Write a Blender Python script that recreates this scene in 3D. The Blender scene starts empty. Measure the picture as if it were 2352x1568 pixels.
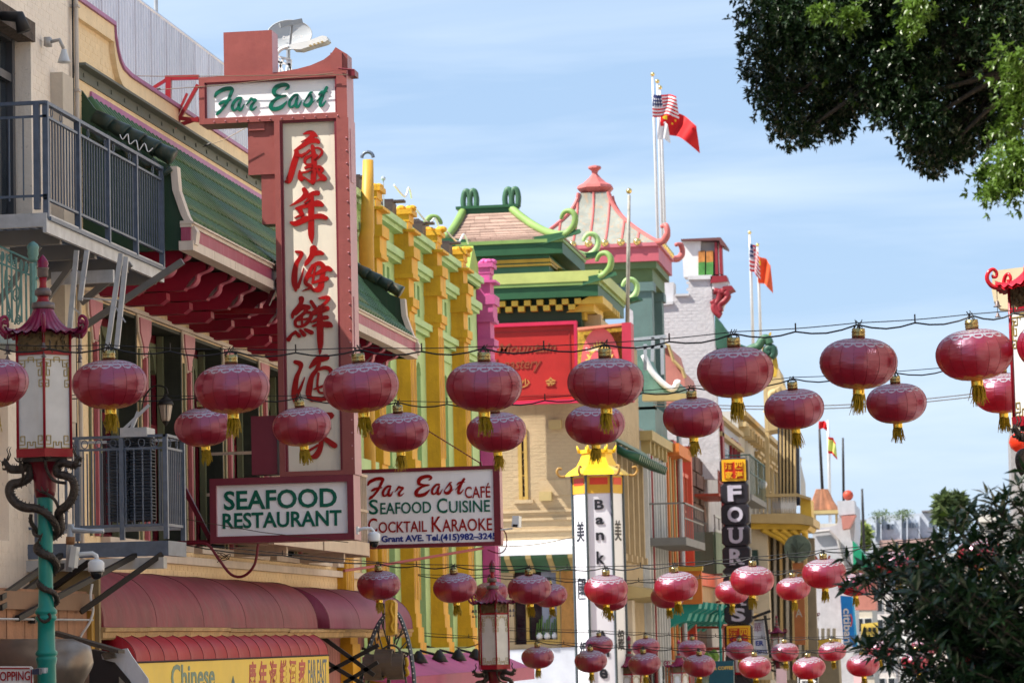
import bpy, math, random
from mathutils import Vector, Matrix
R = random.Random(7)
sc = bpy.context.scene
COL = sc.collection
sin, cos, pi = math.sin, math.cos, math.pi

# ------------------------------------------------------------------ camera
FPX, VX, VY, CX, CY, ROLL, CZ = 7178.0, 2239.0, 1447.0, 1176.0, 784.0, .024, 4.4
_y = Vector(((VX-CX)/FPX, -(VY-CY)/FPX, -1)).normalized()
_u = Vector((-ROLL, 1, (-ROLL*_y.x+_y.y)/(-_y.z))).normalized()
_x = _y.cross(_u)
cam = bpy.data.cameras.new('camera'); co = bpy.data.objects.new('camera', cam); COL.objects.link(co)
cam.sensor_width = 36; cam.lens = 36*FPX/2352; cam.clip_end = 4000; cam.clip_start = .5
cam.dof.use_dof = True; cam.dof.focus_distance = 33; cam.dof.aperture_fstop = 5.6
co.matrix_world = Matrix(((_x.x, _x.y, _x.z, 0), (_y.x, _y.y, _y.z, 0), (_u.x, _u.y, _u.z, CZ), (0, 0, 0, 1)))
sc.camera = co
# ------------------------------------------------------------------ sky, sun, exposure
SUN = Vector((-.56, -.27, .80)).normalized()
w = bpy.data.worlds.new('World'); sc.world = w; w.use_nodes = True
nt = w.node_tree; N = nt.nodes; L = nt.links
bg = N['Background']; bg.inputs[1].default_value = .068
sky = N.new('ShaderNodeTexSky'); sky.sky_type = 'NISHITA'; sky.sun_disc = False
sky.sun_elevation = math.asin(SUN.z); sky.sun_rotation = math.atan2(SUN.x, SUN.y)
sky.air_density = 1.0; sky.dust_density = .6; sky.ozone_density = 2.0; sky.altitude = 0
tc = N.new('ShaderNodeTexCoord'); mp = N.new('ShaderNodeMapping'); mp.inputs['Scale'].default_value = (2.2, 2.2, 16)
mp.inputs['Rotation'].default_value = (0.05, -.1, .3)
ns = N.new('ShaderNodeTexNoise'); ns.inputs['Scale'].default_value = 1.7; ns.inputs['Detail'].default_value = 6
ns.inputs['Roughness'].default_value = .52; ns.inputs['Distortion'].default_value = .6
cr = N.new('ShaderNodeMapRange'); cr.inputs[1].default_value = .42; cr.inputs[2].default_value = .72; cr.inputs[3].default_value = .06; cr.inputs[4].default_value = .62
mx = N.new('ShaderNodeMixRGB'); mx.inputs[2].default_value = (6.4, 7.2, 8.2, 1)
m0 = N.new('ShaderNodeMixRGB'); m0.inputs[0].default_value = .72; m0.inputs[2].default_value = (3.1, 4.55, 6.7, 1)
L.new(tc.outputs['Generated'], mp.inputs[0]); L.new(mp.outputs[0], ns.inputs[0]); L.new(ns.outputs[0], cr.inputs[0])
L.new(cr.outputs[0], mx.inputs[0]); L.new(sky.outputs[0], m0.inputs[1]); L.new(m0.outputs[0], mx.inputs[1]); L.new(mx.outputs[0], bg.inputs[0])
sl = bpy.data.lights.new('sun', 'SUN'); sl.energy = 4.9; sl.angle = math.radians(.53); sl.color = (1, .94, .84)
so = bpy.data.objects.new('sun', sl); COL.objects.link(so); so.rotation_euler = SUN.to_track_quat('Z', 'Y').to_euler()
so.location = (-20, 0, 60)
vs = sc.view_settings; vs.view_transform = 'Standard'; vs.look = 'None'; vs.exposure = 1.14; vs.gamma = 1; vs.use_curve_mapping = False
sc.cycles.use_denoising = True
sc.cycles.max_bounces = 6; sc.cycles.transparent_max_bounces = 8

def ray(u, v):
    a, b = (u-CX)/FPX, -(v-CY)/FPX
    d = (_x.x*a+_x.y*b-_x.z, _y.x*a+_y.y*b-_y.z, _u.x*a+_u.y*b-_u.z)
    return d[0]/d[1], d[2]/d[1]
def Q(u, v, Y):            # point of the plane Y = const
    a, b = ray(u, v); return Vector((a*Y, Y, CZ+b*Y))
def S(u, v, X=-10.2):      # point of the facade plane x = const
    a, b = ray(u, v); Y = X/a; return Vector((X, Y, CZ+b*Y))

# ------------------------------------------------------------------ mesh gatherer
class M:
    def __init__(s): s.v = []; s.f = []; s.mi = []; s.cur = 0
    def add(s, vs, fs):
        o = len(s.v); s.v += [tuple(p) for p in vs]
        for f in fs: s.f.append([i+o for i in f]); s.mi.append(s.cur)
    def box(s, x0, x1, y0, y1, z0, z1):
        if x0 > x1: x0, x1 = x1, x0
        if y0 > y1: y0, y1 = y1, y0
        if z0 > z1: z0, z1 = z1, z0
        s.add([(x0,y0,z0),(x1,y0,z0),(x1,y1,z0),(x0,y1,z0),(x0,y0,z1),(x1,y0,z1),(x1,y1,z1),(x0,y1,z1)],
              [(0,3,2,1),(4,5,6,7),(0,1,5,4),(1,2,6,5),(2,3,7,6),(3,0,4,7)])
        return s
    def prism(s, front, back):
        n = len(front)
        s.add(list(front)+list(back), [list(range(n)), list(range(2*n-1, n-1, -1))]+[(i, i+n, (i+1) % n+n, (i+1) % n) for i in range(n)])
        return s
    def cp(s, pts, Y0, Y1):   # outline facing the camera, real thickness Y0..Y1
        a = [Q(u, v, Y0) for u, v in pts]; return s.prism(a, [Vector((p.x, Y1, p.z)) for p in a])
    def fp(s, pts, X0, X1):   # outline on a facade, real thickness X0..X1
        a = [S(u, v, X0) for u, v in pts]; return s.prism(a, [Vector((X1, p.y, p.z)) for p in a])
    def xz(s, pts, y0, y1): return s.prism([(x, y0, z) for x, z in pts], [(x, y1, z) for x, z in pts])
    def yz(s, pts, x0, x1): return s.prism([(x0, y, z) for y, z in pts], [(x1, y, z) for y, z in pts])
    def bar(s, p, q, w, h=None):
        p, q = Vector(p), Vector(q); h = h or w; d = (q-p).normalized()
        r = d.cross(Vector((0, 0, 1)));
        if r.length < 1e-3: r = Vector((1, 0, 0))
        r.normalize(); t = r.cross(d).normalized()
        c = [r*w/2+t*h/2, -r*w/2+t*h/2, -r*w/2-t*h/2, r*w/2-t*h/2]
        return s.prism([p+k for k in c], [q+k for k in c])
    def tube(s, pts, r, n=8, cap=True):
        pts = [Vector(p) for p in pts]; m = len(pts); rr = r if isinstance(r, (list, tuple)) else [r]*m
        vs, fs = [], []; up = None
        for i, p in enumerate(pts):
            d = (pts[min(i+1, m-1)]-pts[max(i-1, 0)]).normalized()
            if up is None: up = Vector((0, 0, 1)) if abs(d.z) < .9 else Vector((1, 0, 0))
            a = d.cross(up).normalized(); b = a.cross(d).normalized(); up = b
            for k in range(n):
                t = 2*pi*k/n; vs.append(p+(a*cos(t)+b*sin(t))*rr[i])
        for i in range(m-1):
            for k in range(n): fs.append((i*n+k, i*n+(k+1) % n, (i+1)*n+(k+1) % n, (i+1)*n+k))
        if cap: fs.append(list(range(n))[::-1]); fs.append([(m-1)*n+k for k in range(n)])
        s.add(vs, fs); return s
    def lathe(s, prof, c=(0, 0, 0), n=16, a0=0):
        vs, fs = [], []; m = len(prof)
        for r, z in prof:
            for k in range(n): t = 2*pi*k/n+a0; vs.append((c[0]+r*cos(t), c[1]+r*sin(t), c[2]+z))
        for i in range(m-1):
            for k in range(n): fs.append((i*n+k, i*n+(k+1) % n, (i+1)*n+(k+1) % n, (i+1)*n+k))
        fs.append(list(range(n))[::-1]); fs.append([(m-1)*n+k for k in range(n)])
        s.add(vs, fs); return s
    def ball(s, c, r, n=10, sz=1): return s.lathe([(max(1e-3, r*cos(t)), r*sin(t)*sz) for t in [(-pi/2+pi*i/6) for i in range(7)]], c, n)
    def grid(s, P, nu, nv):    # P(i,j)
        vs = [P(i, j) for i in range(nu+1) for j in range(nv+1)]
        s.add(vs, [(i*(nv+1)+j, (i+1)*(nv+1)+j, (i+1)*(nv+1)+j+1, i*(nv+1)+j+1) for i in range(nu) for j in range(nv)]); return s

def tag(o, label=None, cat=None, group=None, kind=None):
    if label: o['label'] = label
    if cat: o['category'] = cat
    if group: o['group'] = group
    if kind: o['kind'] = kind
    return o
def thing(name, label, cat, loc=(0, 0, 0), group=None):
    o = bpy.data.objects.new(name, None); o.empty_display_size = .2; COL.objects.link(o); o.location = loc
    return tag(o, label, cat, group)
def origin(o):
    l = Vector(o.location)
    return l + (origin(o.parent) if o.parent else Vector((0, 0, 0)))
def mk(name, m, mat, parent=None, smooth=False, kind=None):
    me = bpy.data.meshes.new(name); off = origin(parent) if parent else Vector((0, 0, 0))
    me.from_pydata([(x-off.x, y-off.y, z-off.z) for x, y, z in m.v], [], m.f)
    mats = mat if isinstance(mat, (list, tuple)) else [mat]
    for k in mats: me.materials.append(k)
    if len(mats) > 1: me.polygons.foreach_set('material_index', m.mi)
    if smooth: me.polygons.foreach_set('use_smooth', [True]*len(me.polygons))
    me.update()
    o = bpy.data.objects.new(name, me); COL.objects.link(o)
    if parent: o.parent = parent
    if kind: o['kind'] = kind
    return o
def inst(name, me, parent, loc, rz=0, rot=None, scale=None):
    o = bpy.data.objects.new(name, me); COL.objects.link(o); o.parent = parent
    o.location = Vector(loc)-(origin(parent) if parent else Vector((0, 0, 0)))
    o.rotation_euler = rot or (0, 0, rz)
    if scale: o.scale = scale
    return o
def dup(root, loc, rz=0, label=None, group=None, rot=None):
    def cpy(o, p):
        c = o.copy(); COL.objects.link(c); c.parent = p
        for ch in kids.get(o, []): cpy(ch, c)
        return c
    kids = {}
    stack = [root]
    while stack:
        o = stack.pop(); kids[o] = list(CH.get(o.name, o.children)); stack += kids[o]
    r = cpy(root, None); r.location = loc; r.rotation_euler = rot or (0, 0, rz)
    if label: r['label'] = label
    if group: r['group'] = group
    return r
CH = {}

# ------------------------------------------------------------------ materials
def mat(name, col, rough=.6, metal=0, var=.16, scale=1.6, streak=0, bump=0, bscale=30, dirt=(.10, .085, .07), orand=0, spec=.32, transl=0, speck=0):
    m = bpy.data.materials.new(name); m.use_nodes = True; nt = m.node_tree; N = nt.nodes; L = nt.links
    b = N['Principled BSDF']; b.inputs['Roughness'].default_value = rough; b.inputs['Metallic'].default_value = metal
    b.inputs['Specular IOR Level'].default_value = spec
    tc = N.new('ShaderNodeTexCoord'); co = tc.outputs['Object']
    n1 = N.new('ShaderNodeTexNoise'); n1.inputs['Scale'].default_value = scale; n1.inputs['Detail'].default_value = 8; n1.inputs['Roughness'].default_value = .65
    L.new(co, n1.inputs[0])
    mr = N.new('ShaderNodeMapRange'); mr.inputs[1].default_value = .3; mr.inputs[2].default_value = .7; mr.inputs[3].default_value = 1-var; mr.inputs[4].default_value = 1+var*.6
    L.new(n1.outputs[0], mr.inputs[0])
    mul = N.new('ShaderNodeVectorMath'); mul.operation = 'SCALE'; mul.inputs[0].default_value = col; L.new(mr.outputs[0], mul.inputs['Scale'])
    out = mul.outputs[0]
    if streak:
        mp = N.new('ShaderNodeMapping'); mp.inputs['Scale'].default_value = (5, 5, .5); L.new(co, mp.inputs[0])
        n2 = N.new('ShaderNodeTexNoise'); n2.inputs['Scale'].default_value = 1.5; n2.inputs['Detail'].default_value = 6; n2.inputs['Roughness'].default_value = .7; L.new(mp.outputs[0], n2.inputs[0])
        m2 = N.new('ShaderNodeMapRange'); m2.inputs[1].default_value = .52; m2.inputs[2].default_value = .75; m2.inputs[3].default_value = 0; m2.inputs[4].default_value = streak
        L.new(n2.outputs[0], m2.inputs[0])
        mm = N.new('ShaderNodeMixRGB'); mm.inputs[2].default_value = (*dirt, 1); L.new(m2.outputs[0], mm.inputs[0]); L.new(out, mm.inputs[1]); out = mm.outputs[0]
    if speck:
        n4 = N.new('ShaderNodeTexNoise'); n4.inputs['Scale'].default_value = 22; n4.inputs['Detail'].default_value = 3; L.new(co, n4.inputs[0])
        m4 = N.new('ShaderNodeMapRange'); m4.inputs[1].default_value = .66; m4.inputs[2].default_value = .7; m4.inputs[3].default_value = 0; m4.inputs[4].default_value = speck
        L.new(n4.outputs[0], m4.inputs[0])
        m5 = N.new('ShaderNodeMixRGB'); m5.inputs[2].default_value = (*dirt, 1); L.new(m4.outputs[0], m5.inputs[0]); L.new(out, m5.inputs[1]); out = m5.outputs[0]
    if orand:
        oi = N.new('ShaderNodeObjectInfo'); m3 = N.new('ShaderNodeMapRange'); m3.inputs[3].default_value = 1-orand; m3.inputs[4].default_value = 1+orand
        L.new(oi.outputs['Random'], m3.inputs[0]); v3 = N.new('ShaderNodeVectorMath'); v3.operation = 'SCALE'; L.new(out, v3.inputs[0]); L.new(m3.outputs[0], v3.inputs['Scale']); out = v3.outputs[0]
    L.new(out, b.inputs['Base Color'])
    if bump:
        n3 = N.new('ShaderNodeTexNoise'); n3.inputs['Scale'].default_value = bscale; n3.inputs['Detail'].default_value = 5; L.new(co, n3.inputs[0])
        bp = N.new('ShaderNodeBump'); bp.inputs['Strength'].default_value = bump; bp.inputs['Distance'].default_value = .02
        L.new(n3.outputs[0], bp.inputs['Height']); L.new(bp.outputs[0], b.inputs['Normal'])
    if transl:
        t = N.new('ShaderNodeBsdfTranslucent'); L.new(out, t.inputs[0]); ms = N.new('ShaderNodeMixShader'); ms.inputs[0].default_value = transl
        L.new(b.outputs[0], ms.inputs[1]); L.new(t.outputs[0], ms.inputs[2]); L.new(ms.outputs[0], N['Material Output'].inputs[0])
    return m
K = {}
def C(name, *a, **k):
    if name not in K: K[name] = mat(name, *a, **k)
    return K[name]
GALV = mat('galvanised_steel', (.13, .16, .22), .42, .45, .22, 9, .15)
GALVL = mat('bright_galvanised_steel', (.46, .47, .50), .45, .35, .2, 6, .2)
DARK = mat('dark_iron', (.035, .032, .032), .55, .3)
BLACK = mat('black_rubber', (.012, .012, .014), .5)
WHITE = mat('white_paint', (.72, .72, .73), .5, streak=.2)
CREAM = mat('cream_painted_brick', (.82, .71, .60), .75, var=.10, streak=.30, bump=.35, dirt=(.35, .28, .22), speck=.3)
YELW = mat('yellow_painted_brick', (.82, .62, .38), .75, var=.10, streak=.28, bump=.35, dirt=(.36, .26, .15), speck=.3)
MAROON = mat('maroon_gloss_paint', (.15, .007, .02), .4, var=.2, streak=.15)
PINKT = mat('dusty_pink_paint', (.52, .20, .24), .5, var=.18, streak=.3, dirt=(.25, .12, .12))
SIGNP = mat('salmon_maroon_sign_metal', (.27, .078, .072), .33, var=.14, scale=2.2, streak=.35, bump=.25, bscale=6, dirt=(.20, .05, .06))
SIGND = mat('dark_maroon_sign_trim', (.17, .022, .035), .4, var=.2)
SIGNL = mat('skylit_pink_sign_metal', (.42, .185, .215), .38, var=.15, streak=.25, dirt=(.3, .12, .12))  # paler sign metal: sky light on the side faces put into the colour
FACEW = mat('white_acrylic_face', (.88, .88, .92), .3, var=.05, streak=.15, dirt=(.6, .6, .6))
FACEC = mat('aged_cream_acrylic_face', (.72, .66, .55), .35, var=.08, streak=.3, dirt=(.35, .34, .32))
REDL = mat('red_letter', (.30, .003, .003), .3, var=.12)
GRNL = mat('green_letter', (.001, .115, .075), .3, var=.12)
BLUL = mat('blue_letter', (.01, .03, .25), .4, var=.1)
GLASSD = mat('dark_window_glass', (.02, .025, .03), .08, var=.5, scale=1.2, spec=.8)
GLASSB = mat('sky_window_glass', (.07, .09, .12), .08, var=.5, scale=.8, spec=.9)
GREEND = mat('dark_green_paint', (.022, .05, .028), .5, var=.25)
GREENM = mat('mid_green_paint', (.05, .13, .07), .5, var=.2, streak=.2)
GREENL = mat('light_green_paint', (.33, .50, .20), .5, var=.15, streak=.15, dirt=(.15, .2, .1))
TILEG = mat('green_glazed_roof_tile', (.055, .12, .04), .3, var=.5, scale=2.0, streak=.3, dirt=(.04, .045, .03), orand=.15)
TEAL = mat('teal_lamp_pole_paint', (.006, .20, .175), .3, var=.18, scale=5, streak=.3, dirt=(.02, .12, .1))
PLUM = mat('plum_lamp_roof_paint', (.19, .008, .05), .25, var=.25, scale=7, streak=.2, dirt=(.12, .02, .05))
REDP = mat('red_lamp_frame_paint', (.26, .006, .018), .3, var=.2, scale=7)
FROST = mat('frosted_lamp_glass', (.56, .57, .58), .4, var=.12, scale=4, streak=.25, dirt=(.4, .35, .25))
GOLDF = mat('old_gold_fretwork', (.36, .27, .09), .45, .4, var=.3, scale=14)
BRONZE = mat('weathered_bronze_dragon', (.055, .045, .04), .42, .4, var=.5, scale=16, streak=.3, bump=.8, bscale=60, dirt=(.03, .025, .02))
STONE = mat('grey_brown_metal', (.15, .12, .12), .45, .3, var=.3, scale=10)
GOLD = mat('gold_foil', (.75, .52, .08), .22, .9, var=.3, scale=30)
TASS = mat('gold_tassel', (.42, .29, .015), .6, var=.35, scale=30, transl=.2)
ASPH = mat('asphalt', (.05, .05, .052), .9, bump=.3)
PAVE = mat('concrete_pavement', (.28, .27, .26), .85, bump=.2)
# ------------------------------------------------------------------ lettering
_tm = {}
def text_mesh(s, bold, shear, ext):
    k = (s, bold, shear, ext)
    if k in _tm: return _tm[k]
    c = bpy.data.curves.new('lettering', 'FONT'); c.body = s; c.size = 1; c.offset = bold; c.shear = shear; c.extrude = ext; c.resolution_u = 3
    o = bpy.data.objects.new('lettering', c); COL.objects.link(o)
    bpy.context.view_layer.update()
    me = bpy.data.meshes.new_from_object(o.evaluated_get(bpy.context.evaluated_depsgraph_get()))
    bpy.data.objects.remove(o); bpy.data.curves.remove(c)
    _tm[k] = ([tuple(v.co) for v in me.vertices], [list(p.vertices) for p in me.polygons]); bpy.data.meshes.remove(me)
    return _tm[k]
def text(par, s, mt, c, w, h, face='cam', bold=.0, shear=0, depth=.02, name='lettering', dirv=None):
    """w, h: final size in metres; c: centre on the sign face; the letters stand depth proud of it"""
    V, F = text_mesh(s, bold, shear, .1)
    xs = [v[0] for v in V]; ys = [v[1] for v in V]
    if not xs: return None
    x0, x1, y0, y1 = min(xs), max(xs), min(ys), max(ys); m = M(); out = []
    for x, y, z in V:
        a = ((x-x0)/(x1-x0)-.5)*w; b = ((y-y0)/(y1-y0)-.5)*h; d = (z/.1+1)/2*depth
        if dirv: t = Vector(dirv); nn = Vector((t.y, -t.x, 0)); out.append(Vector(c)+t*a+nn*d+Vector((0, 0, b)))
        elif face == 'cam': out.append((c[0]+a, c[1]-d, c[2]+b))
        else: out.append((c[0]+d, c[1]+a, c[2]+b))
    m.add(out, F); return mk(name, m, mt, par)
def smooth_path(p, k=4):
    if len(p) < 3: return p
    out = []
    for i in range(len(p)-1):
        a, b, c, d = p[max(i-1, 0)], p[i], p[i+1], p[min(i+2, len(p)-1)]
        for t in range(k):
            t /= k
            out.append(tuple(.5*((2*b[j])+(-a[j]+c[j])*t+(2*a[j]-5*b[j]+4*c[j]-d[j])*t*t+(-a[j]+3*b[j]-3*c[j]+d[j])*t**3) for j in range(len(b))))
    out.append(p[-1]); return out
def brush(m, strokes, f, depth, pen=None):
    """strokes of (x, y, halfwidth) in a flat frame; f maps (x, y) to the sign face (a Vector); built as raised brush letters"""
    off = 0
    for st in strokes:
        st = smooth_path(st); n = len(st); Lf, Rt = [], []
        for i, (x, y, h) in enumerate(st):
            a, b = st[max(i-1, 0)], st[min(i+1, n-1)]; dx, dy = b[0]-a[0], b[1]-a[1]; l = math.hypot(dx, dy) or 1
            h = max(h, 1.5); Lf.append((x-dy/l*h, y+dx/l*h)); Rt.append((x+dy/l*h, y-dx/l*h))
        def cap(p, q, o):
            c = ((p[0]+q[0])/2, (p[1]+q[1])/2); r = math.hypot(p[0]-q[0], p[1]-q[1])/2; a = math.atan2(p[1]-c[1], p[0]-c[0])
            return [(c[0]+r*cos(a+o*pi*k/5), c[1]+r*sin(a+o*pi*k/5)) for k in range(1, 5)]
        off += .0015
        D = lambda i: depth+off+i*.00008
        for i in range(n-1):
            a, b, c, d = f(*Lf[i]), f(*Lf[i+1]), f(*Rt[i+1]), f(*Rt[i])
            nn = f.nrm
            fr = [a+nn*D(i), b+nn*D(i+1), c+nn*D(i+1), d+nn*D(i)]
            o = len(m.v); m.add(fr+[a, b, c, d], [(0, 1, 2, 3), (0, 4, 5, 1), (2, 6, 7, 3)])
        c0 = [Lf[0]]+cap(Lf[0], Rt[0], 1)+[Rt[0]]; c1 = [Lf[-1]]+cap(Lf[-1], Rt[-1], -1)+[Rt[-1]]
        for cc, i in ((c0, 0), (c1, n-1)):
            k = len(cc); P = [f(*p) for p in cc]
            m.add([p+f.nrm*D(i) for p in P]+P, [list(range(k))]+[(j, j+k, j+k+1, j+1) for j in range(k-1)])
    return m
class Face:
    """maps a flat drawing (ax+b) on to the plane Y = const"""
    def __init__(s, g, Y): s.g = g; s.Y = Y; s.nrm = Vector((0, -1, 0))
    def __call__(s, x, y): u, v = s.g(x, y); return Q(u, v, s.Y)
FAR = [[(165,340,16),(200,285,30),(280,240,32),(380,212,33),(470,215,32),(497,240,16)],
 [(485,235,28),(440,330,26),(405,400,24),(350,480,24),(280,560,22),(225,605,28),(192,635,15)],
 [(245,462,18),(300,432,26),(380,415,24),(455,395,10)],
 [(640,370,22),(580,375,22),(515,430,24),(478,505,26),(492,568,20),(540,560,16),(595,500,16),(630,430,18)],
 [(640,400,14),(602,470,24),(598,550,28),(640,560,20),(694,475,6)],
 [(730,487,6),(780,435,16),(820,382,20),(855,398,22),(905,405,22),(880,440,18),(825,500,24),(820,555,26),(862,560,16),(922,514,5)],
 [(1450,245,8),(1503,205,22),(1478,170,28),(1400,165,32),(1290,200,38),(1240,260,38),(1255,322,30),(1340,345,20),(1455,342,14)],
 [(1440,358,8),(1330,375,18),(1230,430,30),(1180,500,38),(1195,550,36),(1265,560,34),(1360,535,32),(1435,475,18),(1468,435,6)],
 [(1664,335,22),(1610,340,20),(1550,395,24),(1515,460,24),(1525,525,20),(1580,520,16),(1640,450,16),(1668,385,16)],
 [(1670,370,14),(1638,440,24),(1635,520,28),(1680,522,18),(1733,432,5)],
 [(1768,468,5),(1840,375,14),(1895,305,16),(1932,288,8)],
 [(1892,318,18),(1920,390,22),(1903,460,26),(1850,512,32),(1790,500,22),(1778,462,10)],
 [(1895,490,16),(1966,434,4)],
 [(2195,222,24),(2150,290,24),(2110,380,24),(2072,460,28),(2072,515,24),(2120,505,18),(2178,435,5)],
 [(2045,335,10),(2090,300,20),(2150,287,18),(2205,283,8)],[(2010,445,5),(2065,385,12),(2100,340,10)]]
HANZI_A = [ # first two characters, own frame
 [(425,180,8),(480,160,22),(540,165,26),(588,205,14)],[(540,195,36),(500,228,22),(440,255,8),(390,275,2)],
 [(312,388,12),(400,335,26),(490,275,30),(580,262,30),(610,280,24)],
 [(335,385,24),(335,450,36),(308,540,38),(285,620,38),(262,700,38),(232,765,38),(200,778,16)],
 [(535,330,22),(548,400,28),(556,500,36),(556,600,34),(550,700,36),(545,780,30),(545,812,10)],
 [(560,356,8),(610,355,12),(655,385,14),(650,430,16),(610,478,12),(590,500,8)],
 [(400,470,12),(450,430,14),(500,385,16)],[(330,440,24),(400,450,20),(440,420,8)],
 [(520,450,16),(460,480,22),(440,520,16),(460,560,12),(520,560,14)],[(520,590,14),(450,600,14),(450,620,8)],[(560,470,28),(590,450,18)],
 [(380,645,12),(385,700,30),(395,740,34),(430,735,14)],[(410,665,14),(470,655,12),(520,630,8)],[(430,720,10),(490,765,14),(540,795,18)],
 [(575,600,12),(620,592,20),(660,620,22),(650,650,20)],[(600,600,10),(612,660,16),(650,705,30),(695,745,28),(640,750,16),(585,775,3)],
 [(430,875,30),(452,925,34),(410,985,28),(320,1045,16),(250,1083,2)],[(470,965,20),(540,925,28),(600,920,32)],
 [(335,1115,18),(420,1090,26),(520,1062,32),(610,1050,40),(655,1068,26)],[(520,960,34),(520,1100,38),(520,1300,38),(520,1450,36),(530,1552,4)],
 [(380,1130,30),(405,1190,26),(425,1230,20)],[(270,1290,18),(330,1302,34),(450,1250,36),(560,1218,30),(640,1210,34),(705,1230,26)],
 [(310,1230,3),(370,1205,14),(420,1180,14)],[(440,1040,10),(490,1000,14)]]
HANZI_B = [
 [(182,82,8),(222,92,14),(208,128,13),(186,165,16),(174,230,20),(172,300,20),(182,350,10)],[(195,330,12),(222,255,8),(236,195,2)],
 [(305,62,26),(292,112,18),(258,160,14),(245,178,6)],[(290,105,12),(340,90,18),(368,95,12)],
 [(300,180,10),(350,163,16),(376,195,16),(366,262,18),(352,335,22),(315,350,14),(288,335,8)],[(300,180,12),(265,250,16),(250,300,14),(290,330,12),(228,355,2)],
 [(255,262,8),(330,235,12),(395,200,20),(425,208,14)],[(300,300,8),(350,285,12),(398,270,16)],[(318,190,8),(310,235,8),(300,300,8)],
 [(220,410,20),(215,445,14),(165,510,14),(158,540,8)],[(180,510,16),(220,470,20),(268,470,18)],[(262,470,16),(240,510,12),(182,560,12),(185,600,10),(230,600,10),(275,560,14),(290,510,12),(240,505,8)],
 [(225,520,8),(225,590,8)],[(195,560,7),(270,548,8)],[(132,692,16),(152,662,10),(175,645,10)],[(180,640,10),(205,668,14)],[(215,630,10),(240,660,15)],[(250,625,12),(292,645,15)],
 [(290,430,12),(315,470,14)],[(345,408,6),(400,402,14),(412,415,10),(360,465,12),(305,505,12)],[(300,520,8),(350,500,16),(400,478,18)],[(290,575,6),(345,550,14),(400,540,14)],
 [(300,600,6),(350,590,16),(410,590,22),(428,598,14)],[(350,470,14),(352,600,22),(354,720,20),(350,798,3)],
 [(178,850,14),(215,865,18),(212,900,12),(190,950,16),(178,1010,20),(172,1080,22),(182,1118,20)],[(185,1095,12),(215,1030,10),(245,955,2)],
 [(280,888,8),(330,838,24),(395,818,22)],[(345,850,14),(330,900,14),(295,950,16),(278,1020,22),(272,1080,20),(295,1115,14)],
 [(330,905,10),(390,890,14),(428,915,16),(420,990,18),(400,1070,16),(385,1110,12)],[(300,1108,18),(350,1112,16),(390,1100,16)],[(340,930,8),(332,1010,8),(345,1060,8),(380,1065,8)],[(310,1040,6),(370,1020,10)],
 [(235,1265,8),(250,1225,10)],[(245,1235,10),(330,1225,14),(430,1218,18),(420,1245,8)],[(330,1180,14),(345,1215,12)],[(280,1275,10),(390,1262,10)],
 [(350,1270,12),(300,1320,12),(230,1360,6)],[(300,1310,10),(355,1370,16),(352,1450,18),(320,1505,20),(280,1512,8)],[(330,1370,8),(230,1430,8)],[(335,1430,8),(240,1490,8)],
 [(420,1310,10),(380,1350,12),(350,1375,10)],[(355,1365,10),(400,1395,18),(452,1432,20)]]
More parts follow.
